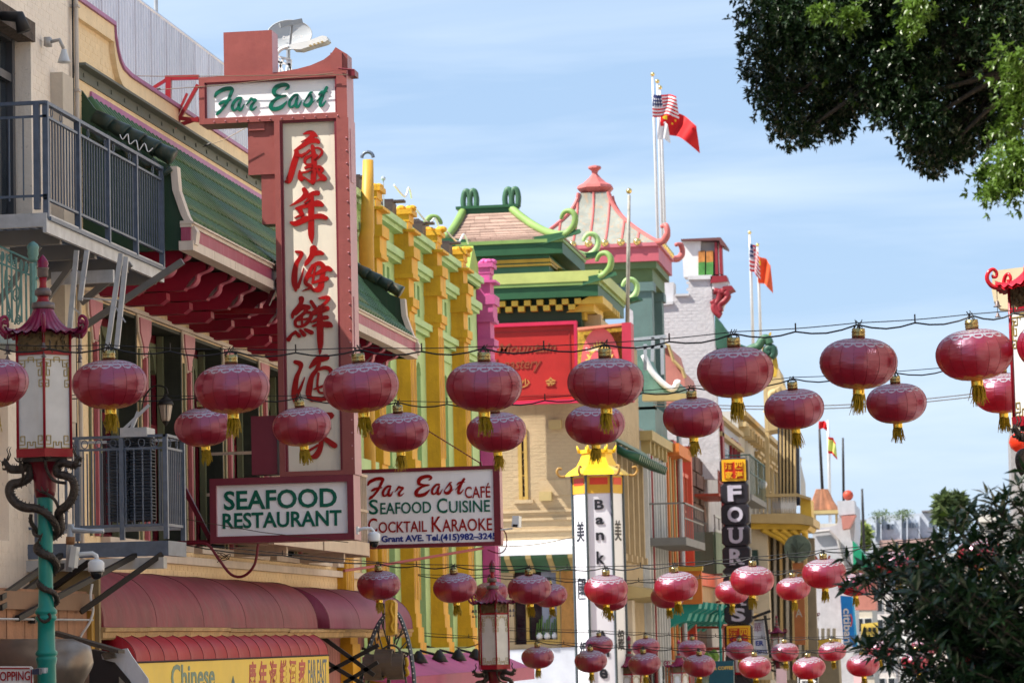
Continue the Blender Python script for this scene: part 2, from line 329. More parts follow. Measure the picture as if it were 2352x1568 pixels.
# ------------------------------------------------------------------ silk lantern
def lantern_mat():
    m = bpy.data.materials.new('red_satin_with_printed_medallion'); m.use_nodes = True; nt = m.node_tree; N = nt.nodes; L = nt.links
    b = N['Principled BSDF']; tc = N.new('ShaderNodeTexCoord'); sp = N.new('ShaderNodeSeparateXYZ'); L.new(tc.outputs['Object'], sp.inputs[0])
    def mt(op, a, c=None, d=None):
        n = N.new('ShaderNodeMath'); n.operation = op
        for i, q in enumerate((a, c, d)):
            if q is None: continue
            if isinstance(q, (int, float)): n.inputs[i].default_value = q
            else: L.new(q, n.inputs[i])
        return n.outputs[0]
    x, y, z = sp.outputs
    r = mt('SQRT', mt('ADD', mt('MULTIPLY', x, x), mt('MULTIPLY', y, y))); a = mt('ARCTAN2', y, x)
    pet = mt('ABSOLUTE', mt('SINE', mt('MULTIPLY', a, 8)))
    edge = mt('ADD', .225, mt('MULTIPLY', mt('POWER', pet, .6), .032))
    top = mt('GREATER_THAN', z, 0)
    inner = mt('MULTIPLY', mt('LESS_THAN', r, edge), top)
    # ornament: rosette holes in the outer band, key pattern of rings and spokes inside
    ho = mt('LESS_THAN', mt('ADD', mt('POWER', mt('MULTIPLY', mt('SUBTRACT', pet, .85), 1.6), 2), mt('POWER', mt('MULTIPLY', mt('SUBTRACT', r, .232), 42), 2)), .22)
    seam = mt('LESS_THAN', mt('ABSOLUTE', mt('SUBTRACT', r, .196)), .006)
    ring = mt('GREATER_THAN', mt('SINE', mt('MULTIPLY', r, 330)), .15)
    spoke = mt('GREATER_THAN', mt('SINE', mt('ADD', mt('MULTIPLY', a, 28), mt('MULTIPLY', mt('FLOOR', mt('MULTIPLY', r, 52)), 2.1))), -.45)
    key = mt('MULTIPLY', mt('LESS_THAN', r, .19), mt('MAXIMUM', ring, mt('SUBTRACT', 1, spoke)))
    band = mt('MULTIPLY', mt('GREATER_THAN', r, .19), mt('SUBTRACT', 1, mt('MAXIMUM', ho, seam)))
    pr = mt('MULTIPLY', inner, mt('MAXIMUM', key, band))
    pet2 = mt('ABSOLUTE', mt('SINE', mt('MULTIPLY', a, 6)))
    bot = mt('MULTIPLY', mt('LESS_THAN', z, 0), mt('LESS_THAN', r, mt('ADD', .165, mt('MULTIPLY', pet2, .03))))
    hb = mt('GREATER_THAN', mt('SINE', mt('ADD', mt('MULTIPLY', r, 300), mt('MULTIPLY', mt('SINE', mt('MULTIPLY', a, 12)), 2))), -.2)
    bot = mt('MULTIPLY', bot, hb)
    oi = N.new('ShaderNodeObjectInfo'); mr = N.new('ShaderNodeMapRange'); mr.inputs[3].default_value = 0; mr.inputs[4].default_value = 1; L.new(oi.outputs['Random'], mr.inputs[0])
    c0 = N.new('ShaderNodeMixRGB'); c0.inputs[1].default_value = (.19, .002, .018, 1); c0.inputs[2].default_value = (.25, .003, .02, 1); L.new(mr.outputs[0], c0.inputs[0])
    c1 = N.new('ShaderNodeMixRGB'); c1.inputs[2].default_value = (.36, .43, .48, 1); L.new(pr, c1.inputs[0]); L.new(c0.outputs[0], c1.inputs[1])
    c2 = N.new('ShaderNodeMixRGB'); c2.inputs[2].default_value = (.62, .50, .10, 1); L.new(bot, c2.inputs[0]); L.new(c1.outputs[0], c2.inputs[1])
    L.new(c2.outputs[0], b.inputs['Base Color']); b.inputs['Roughness'].default_value = .36; b.inputs['Specular IOR Level'].default_value = .7
    gl = N.new('ShaderNodeBsdfGlossy'); gl.inputs[0].default_value = (.60, .36, .58, 1); gl.inputs['Roughness'].default_value = .33
    nz = N.new('ShaderNodeTexNoise'); nz.inputs['Scale'].default_value = 9; mp = N.new('ShaderNodeMapping'); mp.inputs['Scale'].default_value = (1, 1, 6)
    L.new(tc.outputs['Object'], mp.inputs[0]); L.new(mp.outputs[0], nz.inputs[0]); bp = N.new('ShaderNodeBump'); bp.inputs['Strength'].default_value = .25; bp.inputs['Distance'].default_value = .02
    L.new(nz.outputs[0], bp.inputs['Height']); L.new(bp.outputs[0], b.inputs['Normal'])
    t = N.new('ShaderNodeBsdfTranslucent'); t.inputs[0].default_value = (.86, .008, .02, 1); ms = N.new('ShaderNodeMixShader'); ms.inputs[0].default_value = .29
    mg = N.new('ShaderNodeMixShader'); mg.inputs[0].default_value = .19; L.new(bp.outputs[0], gl.inputs['Normal'])
    L.new(b.outputs[0], mg.inputs[1]); L.new(gl.outputs[0], mg.inputs[2]); L.new(mg.outputs[0], ms.inputs[1]); L.new(t.outputs[0], ms.inputs[2]); L.new(ms.outputs[0], N['Material Output'].inputs[0])
    return m
SATIN = lantern_mat()
def lantern_proto(seed):
    rr = random.Random(seed); t = thing('paper_lantern', 'lantern', 'lantern', (0, 0, 0))
    m = M(); NG, NV = 18, 16; RR, HH = .305, .200
    wr = rr.sample(range(NG), 3)
    NV2 = 30; vs = []; NC = NG*3
    for j in range(NV2+1):
        ph = -pi/2+.13+(pi-.26)*j/NV2; r = RR*abs(cos(ph))**.80; z = HH*sin(ph)*(1-.05*sin(ph)); fl = abs(cos(ph))
        for c in range(NC):
            g, e = divmod(c, 3); a = 2*pi*(g+e/3)/NG+.01*sin(5*g)*(1-e/3)+.01*sin(5*(g+1))*(e/3)
            s = 1 if e == 0 else 1-.011*fl
            s += .004*sin(g*2.3+seed)
            if g in wr and e == 0 and 9 < j < 21: s += .007*(1 if j % 2 else -1)
            elif g in wr and e == 1 and 9 < j < 21: s += .003*(1 if j % 2 else -1)
            s += .003*sin(j*1.9+g*3+seed)*(1 if e else 0)
            vs.append((r*s*cos(a), r*s*sin(a), z))
    m.add(vs, [(j*NC+c, j*NC+(c+1) % NC, (j+1)*NC+(c+1) % NC, (j+1)*NC+c) for j in range(NV2) for c in range(NC)])
    mk('silk_shade', m, SATIN, t, True)
    m = M()
    for g in range(NG):
        a = 2*pi*g/NG+.01*sin(5*g); pts = []
        for j in range(0, NV+1):
            ph = -pi/2+.13+(pi-.26)*j/NV; r = RR*abs(cos(ph))**.80*1.004; pts.append((r*cos(a), r*sin(a), HH*sin(ph)*(1-.05*sin(ph))))
        m.tube(pts, .0013, 3, False)
    mk('seam_ribs', m, C('seam_thread', (.16, .008, .02), .6), t)
    top = HH*.94
    m = M().lathe([(.052, top-.01), (.052, top+.02), (.056, top+.024), (.052, top+.03), (.052, top+.045), (.056, top+.05), (.052, top+.056), (.051, top+.078)], n=18)
    mk('gold_cap', m, C('tarnished_gold', (.34, .27, .12), .25, .9, .3, 20), t, True)
    m = M()
    for k in range(5): a = rr.uniform(0, 6.3); m.tube([(.045*cos(a), .045*sin(a), top+.07), (.02*cos(a), .02*sin(a), top+.11), (.03*cos(a+1), .03*sin(a+1), top+.125+.03*rr.random())], .004, 4)
    m.tube([(-.05, 0, top+.075), (-.02, 0, top+.1), (.03, 0, top+.095), (.05, 0, top+.08)], .006, 5)
    mk('wire_tie', m, BLACK, t)
    bz = -HH*.98
    m = M().lathe([(.046, bz-.06), (.048, bz-.045), (.046, bz-.04), (.048, bz-.02), (.046, bz-.015), (.05, bz+.012)], n=16)
    mk('gold_collar', m, GOLD, t, True)
    m = M(); wind = rr.uniform(-.035, .02)
    for k in range(64):
        a = rr.uniform(0, 2*pi); r0 = .044*math.sqrt(rr.random()); ln = rr.uniform(.10, .17); sp = rr.uniform(.8, 1.9)
        p = [(r0*cos(a), r0*sin(a), bz-.05)]
        for q in (1, 2, 3): f = q/3; p.append((r0*cos(a)*(1+(sp-1)*f)+wind*f*f+rr.uniform(-.008, .008), r0*sin(a)*(1+(sp-1)*f)+rr.uniform(-.008, .008), bz-.05-ln*f))
        m.tube(p, [.0055, .005, .004, .0025], 3)
    mk('tassel', m, TASS, t)
    return t
_lp = [lantern_proto(s) for s in (1, 2, 3, 4)]; _lused = [False]*4
for t in _lp: CH[t.name] = list(t.children)
ROWS = []
def lantern(u, v, Y, label, group, k=[0]):
    k[0] += 1; i = (k[0]*3+int(u)) % 4; p = Q(u, v, Y)
    rot = (Matrix.Rotation(R.uniform(.06, .16)+(.06 if Y > 28 else 0), 4, 'X') @ Matrix.Rotation(R.uniform(-.07, .05), 4, 'Y') @ Matrix.Rotation(R.uniform(0, 6.28), 4, 'Z')).to_euler()
    if not _lused[i]:
        _lused[i] = True; o = _lp[i]; o.location = p; o.rotation_euler = rot; o['label'] = label; o['group'] = group
    else: o = dup(_lp[i], p, 0, label, group, rot)
    return p
def cable(name, pts, r, label, cat='cable', mt=None, group=None, n=6):
    m = M().tube(pts, r, n); o = mk(name, m, mt or BLACK); return tag(o, label, cat, group)
def string(pts, Y, label, left=None, right=None, wavy=True):
    """a support wire with a loose feed cable over the lantern tops; pts = list of lantern body centres"""
    P = [Vector((p.x, p.y, p.z+.30)) for p in pts]
    if left: P = [Vector(left)]+P
    if right: P = P+[Vector(right)]
    t = thing('lantern_string', label, 'string of wires', P[0])
    w1, w2 = [], []
    for a, b in zip(P, P[1:]):
        for k in range(8):
            f = k/8; q = a.lerp(b, f); w1.append(q+Vector((0, 0, .012-.01*sin(pi*f)))); s = abs(sin(2*pi*f)); w2.append(q+Vector((0, -.01, -.035*s-.02*sin(pi*f)-.004)))
    w1.append(P[-1]); w2.append(P[-1])
    mk('support_wire', M().tube(w1, .004 if Y < 40 else .006, 5), BLACK, t); mk('feed_cable', M().tube(w2, .007 if Y < 40 else .009, 5), BLACK, t)
    m = M()
    for a, b in zip(P, P[1:]): q = a.lerp(b, .5); m.tube([q+Vector((0, 0, -.03)), q+Vector((0, 0, .045))], .006, 4)
    mk('cable_ties', m, BLACK, t, kind='stuff')
    return t
A = [(-20,878),(252,880),(533,890),(829,887),(1112,885),(1391,877),(1689,852),(1972,832),(2238,812),(2425,790)]
B = [(468,978),(693,977),(917,990),(1140,990),(1367,973),(1591,957),(1824,937),(2059,924),(2303,900)]
Cc = [(870,1342),(1045,1348),(1216,1351),(1392,1352),(1553,1345),(1728,1331),(1893,1315),(2062,1296),(2250,1268)]
D_ = [(1128,1360),(1264,1366),(1402,1374),(1534,1368),(1682,1358),(1822,1350),(1964,1340),(2120,1326)]
E_ = [(1235,1508),(1357,1517),(1480,1523),(1606,1527),(1734,1530),(1858,1532),(1982,1526),(2108,1518),(2230,1505)]
F_ = [(1376,1480),(1484,1485),(1590,1489),(1699,1492),(1803,1496),(1912,1494),(2020,1490),(2125,1484)]
la = ['cut by the left frame edge over the near lamp glass','hanging just right of the pagoda roofed lamp','before the dark restaurant windows','before the foot of the tall red lettered sign',
 'before the yellow and pink buildings','before the edge of the big red monastery sign','against the white brick wall below two distant flags','against open sky, third from right edge','sunlit glossy red near the right edge','cut by the right edge of the frame beside the red lamp']
pa = [lantern(u, v, 24.6, 'big front string lantern, '+l, 'large lanterns of the front string') for (u, v), l in zip(A, la)]
lb = ['leftmost, partly behind the bigger lantern over the windows','over the last character of the tall sign','before the yellow and green piers, above the cafe sign','before the cream wall beside the pink pier','half behind a bigger lantern over the bank sign','over the narrow street balconies left of the black vertical sign',
 'just right of the cream ornate building, against sky','under the big lantern third from right edge','overlapped by the sunlit lantern near right edge']
pb = [lantern(u, v, 31.5, 'second string lantern, '+l, 'lanterns of the second string') for (u, v), l in zip(B, lb)]
lc = ['left end, over the maroon awning','before the lower yellow piers','above the street lamp right of the pink pier','in front of the white bank sign','before the teal corbels, overlapping a smaller one','over the black vertical letter sign','before the cream columns, close to the bush tips','top seen through the bush leaves','glimpsed through the bush at the right']
pc = [lantern(u, v, 43, 'third string lantern, '+l, 'lanterns of the third string') for (u, v), l in zip(Cc, lc)]
ld = ['hanging over the far lamp by the pink pier','peeping from behind a bigger one left of the bank sign','mostly hidden behind a bigger one at the bank sign','mostly behind a bigger one left of black sign','on the left of the black vertical sign','between two bigger ones right of the black sign','just behind the leaf tips of the bush','behind the middle of the bush']
pd = [lantern(u, v, 55, 'small fourth string lantern, '+l, 'lanterns of the fourth string') for (u, v), l in zip(D_, ld)]
le = ['leftmost, alone before the white wall','over the lower bank sign','over the first small plum lamp roof','over the second small plum lamp roof','under the foot of the black vertical sign','third from the right, brightly lit','beside the lower bush tips','cut by the lower bush leaves','hidden deep in the bush']
pe = [lantern(u, v, 58, 'small low string lantern, '+l, 'lanterns of the fifth string') for (u, v), l in zip(E_, le)]
lf = ['left end, above the bank sign foot','right of the bank sign','left of the black vertical sign','over the lower gold seal of the black sign','before the distant lamps','below the blue vertical banner','behind the lower bush twigs','seen through the bush']
pf = [lantern(u, v, 68, 'farthest string lantern, '+l, 'lanterns of the sixth string') for (u, v), l in zip(F_, lf)]
string(pa, 24.6, 'black wires of the front lantern string crossing the whole street', right=Q(2700, 640, 24.6))
string(pb, 31.5, 'black wires of the second lantern string just below the front one', left=Q(-60, 905, 31.5), right=Q(2600, 830, 31.5))
string(pc, 43, 'black wires of the third lantern string above the awnings', left=S(410, 1247, -10.1), right=Q(2500, 1190, 43))
string(pd, 55, 'black wires of the fourth lantern string behind the third', left=Q(960, 1320, 55), right=Q(2400, 1290, 55))
string(pe, 58, 'black wires of the lowest near lantern string', left=Q(920, 1450, 58), right=Q(2420, 1470, 58))
string(pf, 68, 'black wires of the farthest lantern string', left=Q(1120, 1440, 68), right=Q(2400, 1450, 68))
for i, t in enumerate(_lp): pass
# ------------------------------------------------------------------ pagoda lamp with dragons (local, z = 0 at the finial tip)
def lamp_proto():
    t = thing('street_lamp', 'lamp', 'street lamp', (0, 0, 0)); s = .0039
    Z = lambda v: -(v-585)*s
    pf = [(r*s, Z(v)) for r, v in [(1,585),(5,590),(12,600),(14,607),(12,614),(16,617)]]
    mk('finial_bulb', M().lathe(pf[::-1]), PLUM, t, True)
    mk('finial_neck', M().lathe([(r*s, Z(v)) for r, v in [(19,700),(15,696),(13,690),(14,686),(17,684),(10,668),(8,655),(10,640)]]), REDP, t, True)
    mk('finial_ring', M().lathe([(r*s, Z(v)) for r, v in [(11,640),(13,637),(13,620),(16,617)]]), STONE, t, True)
    mk('finial_ring', M().lathe([(r*s, Z(v)) for r, v in [(14,686),(20,682),(20,672),(15,666)]]), STONE, t, True)
    mk('finial_ring', M().lathe([(r*s, Z(v)) for r, v in [(26,716),(28,712),(27,701),(18,699)]]), STONE, t, True)
    A0 = math.radians(-73)      # first corner azimuth (x axis = 0)
    # ribbed concave roof: hexagonal, the corners swept up
    m = M(); n = 96; rings = 12; P = []
    for i in range(rings+1):
        f = i/rings
        for k in range(n):
            a = 2*pi*k/n; q = ((a/(pi/3)) % 1); e = abs(q-.5)*2      # e=1 at the corner
            hexr = cos(pi/6)/cos((q-.5)*pi/3)
            r = 24+(1.0*f+.0)*0+ (f**1.25)*78*(1+(hexr/1.0-1)*f*.9)*1.0
            rib = sin(k/n*2*pi*24)*(.7+1.6*f)
            z = 716+ (1-(1-f)**1.9)*62 - (e**4)*f**3*16 + rib*.55
            P.append(((r+rib*.2)*s*cos(a+A0), (r+rib*.2)*s*sin(a+A0), Z(z+rib*.9)))
    m.add(P, [(i*n+k, i*n+(k+1) % n, (i+1)*n+(k+1) % n, (i+1)*n+k) for i in range(rings) for k in range(n)])
    P2 = [(x, y, z-.02) for x, y, z in P]; m.add(P2, [(i*n+(k+1) % n, i*n+k, (i+1)*n+k, (i+1)*n+(k+1) % n) for i in range(rings) for k in range(n)])
    mk('lamp_roof', m, PLUM, t, True)
    for c in range(6):
        a = A0+c*pi/3; d = Vector((cos(a), sin(a), 0)); pts = []
        for r, v in [(84,772),(98,777),(110,772),(118,758),(114,744),(104,738),(97,745),(98,754),(105,755),(106,750)]: pts.append(d*(r*s)+Vector((0, 0, Z(v))))
        mk('corner_scroll', M().tube(smooth_path([tuple(p) for p in pts], 3), [.022*(1-.55*i/27) for i in range(28)], 8), PLUM, t, True)
    for c in (0, 1, 2, 3, 4, 5):
        a = A0+c*pi/3; d = Vector((cos(a), sin(a), 0))*(98*s); m = M()
        m.tube([d+Vector((0, 0, Z(778))), d+Vector((0, 0, Z(803)))], .003, 5)
        m.lathe([(.036, 0), (.034, .004), (.02, .012), (.015, .04), (.008, .05), (.002, .053)], d+Vector((0, 0, Z(818))), 10)
        m.tube([d+Vector((0, 0, Z(818))), d+Vector((0, 0, Z(830)))], .003, 5)
        m.lathe([(.026, 0), (.024, .004), (.015, .012), (.011, .03), (.002, .04)], d+Vector((0, 0, Z(840))), 10)
        mk('bell', m, STONE, t, True)
    RB = 72*s
    V = [Vector((RB*cos(A0+c*pi/3), RB*sin(A0+c*pi/3), 0)) for c in range(6)]
    up = lambda v: Vector((0, 0, Z(v)))
    for c in range(6):
        a, b = V[c], V[(c+1) % 6]; ed = (b-a).normalized(); nr = Vector((ed.y, -ed.x, 0)); mid = (a+b)/2; L_ = (b-a).length
        mk('corner_post', M().tube([a+up(765), a+up(1068)], .013, 6), REDP, t, True)
        gl = M().prism([a*.96+up(826), b*.96+up(826), b*.96+up(1060), a*.96+up(1060)], [a*.93+up(826), b*.93+up(826), b*.93+up(1060), a*.93+up(1060)])
        mk('glass_panel', gl, FROST, t)
        f = M()
        def q(x, v): return mid+ed*(x*L_/2)+up(v)*1.0-nr*(-.004)*0+(mid.normalized()*(-.006))
        def fret(pts):
            for (x0, v0), (x1, v1) in zip(pts, pts[1:]): f.bar(q(x0, v0), q(x1, v1), .007, .007)
        for sg in (-1, 1):
            fret([(sg*.9,842),(sg*.45,842),(sg*.45,858),(sg*.72,858),(sg*.72,850),(sg*.58,850)]); fret([(sg*.9,848),(sg*.78,848),(sg*.78,880),(sg*.55,880),(sg*.55,866),(sg*.68,866)]); fret([(sg*.9,858),(sg*.86,890),(sg*.6,890),(sg*.6,906),(sg*.86,906),(sg*.86,898),(sg*.72,898)])
            fret([(sg*.45,842),(0,842)]); fret([(sg*.2,848),(sg*.2,836),(0,836)])
            fret([(sg*.9,1050),(sg*.3,1050),(sg*.3,1036),(sg*.1,1036),(sg*.1,1044),(0,1044)]); fret([(sg*.9,1042),(sg*.5,1042),(sg*.5,1022),(sg*.8,1022),(sg*.8,1034),(sg*.62,1034)])
        mk('gold_fretwork', f, GOLDF, t, kind='stuff')
        m = M().prism([a*.98+up(776), b*.98+up(776), b*.98+up(824), a*.98+up(824)], [a*.94+up(776), b*.94+up(776), b*.94+up(824), a*.94+up(824)])
        rr = random.Random(c)
        for k in range(34):
            x = rr.uniform(-.85, .85); v = rr.uniform(782, 820); an = rr.uniform(0, 6.3); p0 = q(x, v)+mid.normalized()*.006
            m.bar(p0, p0+ed*cos(an)*.03+Vector((0, 0, sin(an)*.03))+mid.normalized()*.01, .008, .012)
        mk('carved_frieze', m, C('carved_brown_gold', (.13, .09, .045), .5, .3, .4, 14), t)
    hexa = lambda r, v0, v1, dr=0: M().lathe([(r*s, Z(v1)), ((r+dr)*s, Z(v0))], n=6, a0=A0)
    mk('top_rail', hexa(74, 822, 830), REDP, t); mk('base_rim', hexa(76, 1052, 1072, 1), REDP, t); mk('lantern_floor', hexa(60, 1072, 1082), DARK, t)
    mk('pole_socket', M().lathe([(22*s, Z(1165)), (26*s, Z(1150)), (28*s, Z(1110)), (34*s, Z(1085)), (50*s, Z(1076))]), C('dark_red_socket', (.13, .008, .02), .3), t, True)
    pr = [(24,2250),(24,1700),(22,1560),(25,1548),(25,1543),(22,1540),(26,1536),(26,1530),(21,1524),(20,1458),(25,1452),(25,1447),(22,1443),(26,1438),(26,1432),(19,1424),(17,1380),(18,1250),(19,1160),(18,1154)]
    mk('pole', M().lathe([(r*s, Z(v)) for r, v in pr], n=20), TEAL, t, True)
    # dragons: drawn in the frame of a close look, given depth by hand
    def W(x, y, d): return Vector(((x-520)/5.249*s, -d, Z((1780+y/3.014)/1.7415)))
    def dragon(path, rad, name='dragon_body'):
        sp = smooth_path([tuple(W(*p)) for p in path], 5); m = len(sp)
        rr = [max(.004, (rad[0]+(rad[1]-rad[0])*min(1, i/m*2) if i < m/2 else rad[1]+(rad[2]-rad[1])*(i/m-.5)*2)) for i in range(m)]
        me = M().tube(sp, rr, 9)
        for i in range(2, m-2, 2):
            p, q = Vector(sp[i]), Vector(sp[i+1]); d = (q-p).normalized(); o = d.cross(Vector((0, 1, 0)))
            if o.length > .1: o.normalize(); me.prism([p+o*rr[i]*.8-d*.008+Vector((0, .003, 0)), p+o*rr[i]*1.45+d*.004, p+o*rr[i]*.8+d*.008], [p+o*rr[i]*.8-d*.008+Vector((0, -.004, 0)), p+o*rr[i]*1.45+d*.004+Vector((0, -.001, 0)), p+o*rr[i]*.8+d*.008+Vector((0, -.004, 0))])
        return mk(name, me, BRONZE, t, True)
    dr = dragon([(950,370,.16),(880,355,.15),(790,335,.13),(720,390,.11),(735,470,.12),(830,495,.14),(920,540,.14),(945,640,.12),(915,760,.10),(840,860,.09),(730,930,.06),(690,1010,-.02),(700,1130,-.05),(640,1200,-.06),(480,1300,-.03),(440,1380,.06),(520,1450,.10),(620,1500,.07),(650,1600,-.02),(560,1700,-.08),(450,1800,.02),(520,1880,.09),(640,1940,.05),(640,2060,-.04),(480,2140,.03),(460,2220,.07),(530,2290,.085),(600,2250,.08),(590,2190,.075),(550,2200,.075)], (.036, .045, .009))
    dl = dragon([(110,390,.10),(180,400,.10),(270,390,.08),(330,330,.06),(350,420,.04),(330,500,.05),(240,560,.08),(130,580,.09),(105,680,.10),(170,800,.10),(300,870,.12),(450,890,.12),(560,940,.12),(650,1040,.08),(680,1150,.02),(600,1240,-.07),(470,1260,-.06),(410,1150,.02),(370,1050,.08),(380,960,.1)], (.038, .045, .016))
    for sx, (hx, hy, hd), par in ((1, (1000, 330, .16), dr), (-1, (70, 340, .10), dl)):
        h = M(); X = lambda dx, dy, dd=0: W(hx+sx*dx, hy+dy, hd+dd)
        h.tube([X(-70, 50), X(-20, 20), X(10, -30), X(30, -70), X(48, -40), X(50, 10)], [.026, .03, .026, .02, .014, .006], 8)
        h.tube([X(-20, 30), X(20, 50), X(45, 50), X(50, 25)], [.02, .014, .01, .004], 6)
        for k in (-1, 1): h.tube([X(-10, -60, k*.02), X(-40, -130, k*.03), X(-20, -190, k*.035), X(-50, -230, k*.03)], [.008, .007, .005, .002], 5); h.tube([X(30, -20, k*.02), X(70, -60, k*.04), X(80, -20, k*.05)], [.004, .003, .001], 4)
        for k in range(7): h.tube([X(-50+k*8, 40, 0), X(-90+k*14, 90+8*(k % 3), .01*(k % 3-1))], [.012, .002], 4)
        mk('dragon_head', h, BRONZE, t, True)
    def leg(pts, claws):
        m = M().tube(smooth_path([tuple(W(*p)) for p in pts], 3), .015, 7); e = pts[-1]
        for dx, dy in claws: m.tube([W(*e), W(e[0]+dx*.6, e[1]+dy*.4, e[2]+.02), W(e[0]+dx, e[1]+dy, e[2]+.012)], [.011, .009, .005], 5)
        mk('dragon_leg', m, BRONZE, t, True)
    leg([(850,590,.14),(740,570,.16),(670,520,.17),(620,400,.2),(620,300,.22)], [(-80,-50),(20,-60),(80,-50)])
    leg([(230,590,.1),(300,500,.14),(300,400,.18),(290,320,.2)], [(-70,-60),(0,-70),(60,-60)])
    leg([(730,880,.10),(700,800,.12),(640,740,.13),(590,710,.13)], [(-120,-60),(-60,-90),(30,-60)])
    leg([(400,1160,.10),(440,1220,.13),(520,1240,.13)], [(20,-40),(-10,60),(-40,90)])
    t.rotation_euler = (0, 0, 0)
    return t
lp = lamp_proto(); CH[lp.name] = list(lp.children)
LG = 'pagoda roofed dragon street lamps'
lp.location = Q(98, 585, 28); tag(lp, 'large plum roofed dragon lamp on a teal pole at the left edge', 'street lamp', LG)
e0 = Q(2386, 452, 26)
_rl = dup(lp, e0, math.radians(25), 'red roofed dragon lamp cut off by the right edge of the frame', LG)
LREDR = mat('sunlit_red_lamp_enamel', (.50, .012, .025), .25, var=.2, scale=7)
for c in _rl.children:
    if c.name.split('.')[0] in ('lamp_roof', 'corner_scroll', 'finial_bulb'): c.material_slots[0].link = 'OBJECT'; c.material_slots[0].material = LREDR
for u, v, lab in [(1130, 1285, 'dragon lamp with frosted panes beside the pink pier, below the cafe sign'), (1444, 1458, 'small plum lamp roof just right of the bank sign'), (1559, 1468, 'small plum lamp roof left of the black vertical sign'),
                  (1699, 1425, 'plum lamp roof in front of the lower gold seal of the black sign'), (1783, 1412, 'distant dark lamp left of the sunlit pink roofed one'), (1862, 1380, 'distant sunlit lamp with pink roof and white panes'), (1938, 1448, 'farthest dark lamp before the blue banner')]:
    a, b = ray(u, v); Y = -8.3/a
    dup(lp, Q(u, v, Y), 0, lab, LG)
# ------------------------------------------------------------------ walls, windows, bricks
def wall_holes(m, ax, c0, c1, a0, a1, z0, z1, holes):
    """slab c0..c1 thick on axis ax ('x': facade to the street, 'y': wall facing the camera), openings cut through"""
    A_ = sorted({a0, a1, *[h[0] for h in holes], *[h[1] for h in holes]}); Z_ = sorted({z0, z1, *[h[2] for h in holes], *[h[3] for h in holes]})
    A_ = [a for a in A_ if a0 <= a <= a1]; Z_ = [z for z in Z_ if z0 <= z <= z1]
    for a, b in zip(A_, A_[1:]):
        run = None
        for z, y in zip(Z_, Z_[1:]):
            mid = ((a+b)/2, (z+y)/2); inside = any(h[0] < mid[0] < h[1] and h[2] < mid[1] < h[3] for h in holes)
            if inside:
                if run: bx(m, ax, c0, c1, a, b, *run); run = None
            else: run = (run[0], y) if run else (z, y)
        if run: bx(m, ax, c0, c1, a, b, *run)
def bx(m, ax, c0, c1, a0, a1, z0, z1):
    m.box(c0, c1, a0, a1, z0, z1) if ax == 'x' else m.box(a0, a1, c0, c1, z0, z1)
def bricks(par, mt, ax, face, a0, a1, z0, z1, holes, sgn=1, nmax=300, near=None, bl=.205, bh=.068, j=.0065, top=None, stuff_only=False):
    """courses of single bricks standing 4-8 mm proud of the wall face; the nearest ones are objects, the rest one mass"""
    rr = random.Random(int(abs(a0*31+z0*17))); cells = []; z = z0; row = 0
    while z+bh <= z1:
        a = a0+(0 if row % 2 else bl/2+j/2)
        while a+bl <= a1:
            lo = a+bl*.5; ok = not any(h[0]-bl < a < h[1] and h[2]-bh < z < h[3] for h in holes)
            if ok and (top is None or z+bh < top(lo)): cells.append((a, z))
            a += bl+j
        z += bh+j; row += 1
    if near: cells.sort(key=near)
    protos = []
    for k in range(4):
        m = M(); w, h, d = bl/2, bh/2, .012; q = .004; e = [rr.uniform(-.002, .002) for _ in range(8)]
        m.add([(-w+e[0], -d, -h), (w, -d, -h+e[1]), (w, -d, h), (-w, -d, h), (-w+q, d*.6, -h+q+e[2]*.5), (w-q, d*.6, -h+q), (w-q+e[3]*.5, d*.6, h-q), (-w+q, d*.6, h-q+e[4]*.5)],
              [(0, 1, 2, 3), (7, 6, 5, 4), (0, 4, 5, 1), (1, 5, 6, 2), (2, 6, 7, 3), (3, 7, 4, 0)])
        protos.append(m)
    def tr(m, a, z, d):   # local brick to world: u along the wall, y = outward
        o = M()
        for x, y, zz in m.v: o.v.append((face+sgn*(y+d), a+bl/2+x, z+bh/2+zz) if ax == 'x' else (a+bl/2+x, face-(y+d), z+bh/2+zz))
        o.f = m.f; o.mi = [0]*len(m.f); return o
    mes = []
    off = origin(par)
    for m in protos:
        me = bpy.data.meshes.new('brick'); o = tr(m, -bl/2, -bh/2, 0) if ax != 'x' else tr(m, -bl/2, -bh/2, 0)
        me.from_pydata([(p[0]-(face if ax == 'x' else 0), p[1]-(0 if ax == 'x' else face), p[2]) for p in o.v], [], o.f); me.materials.append(mt); mes.append(me)
    n = 0 if stuff_only else nmax
    for a, z in cells[:n]:
        d = rr.uniform(-.006, -.003)
        p = (face+sgn*d, a+bl/2, z+bh/2) if ax == 'x' else (a+bl/2, face-d, z+bh/2)
        inst('brick', mes[rr.randrange(4)], par, p)
    m = M()
    for a, z in cells[n:]:
        t = tr(protos[rr.randrange(4)], a, z, rr.uniform(-.006, -.003)); m.add(t.v, t.f)
    if m.v: mk('brickwork', m, mt, par, kind='stuff')

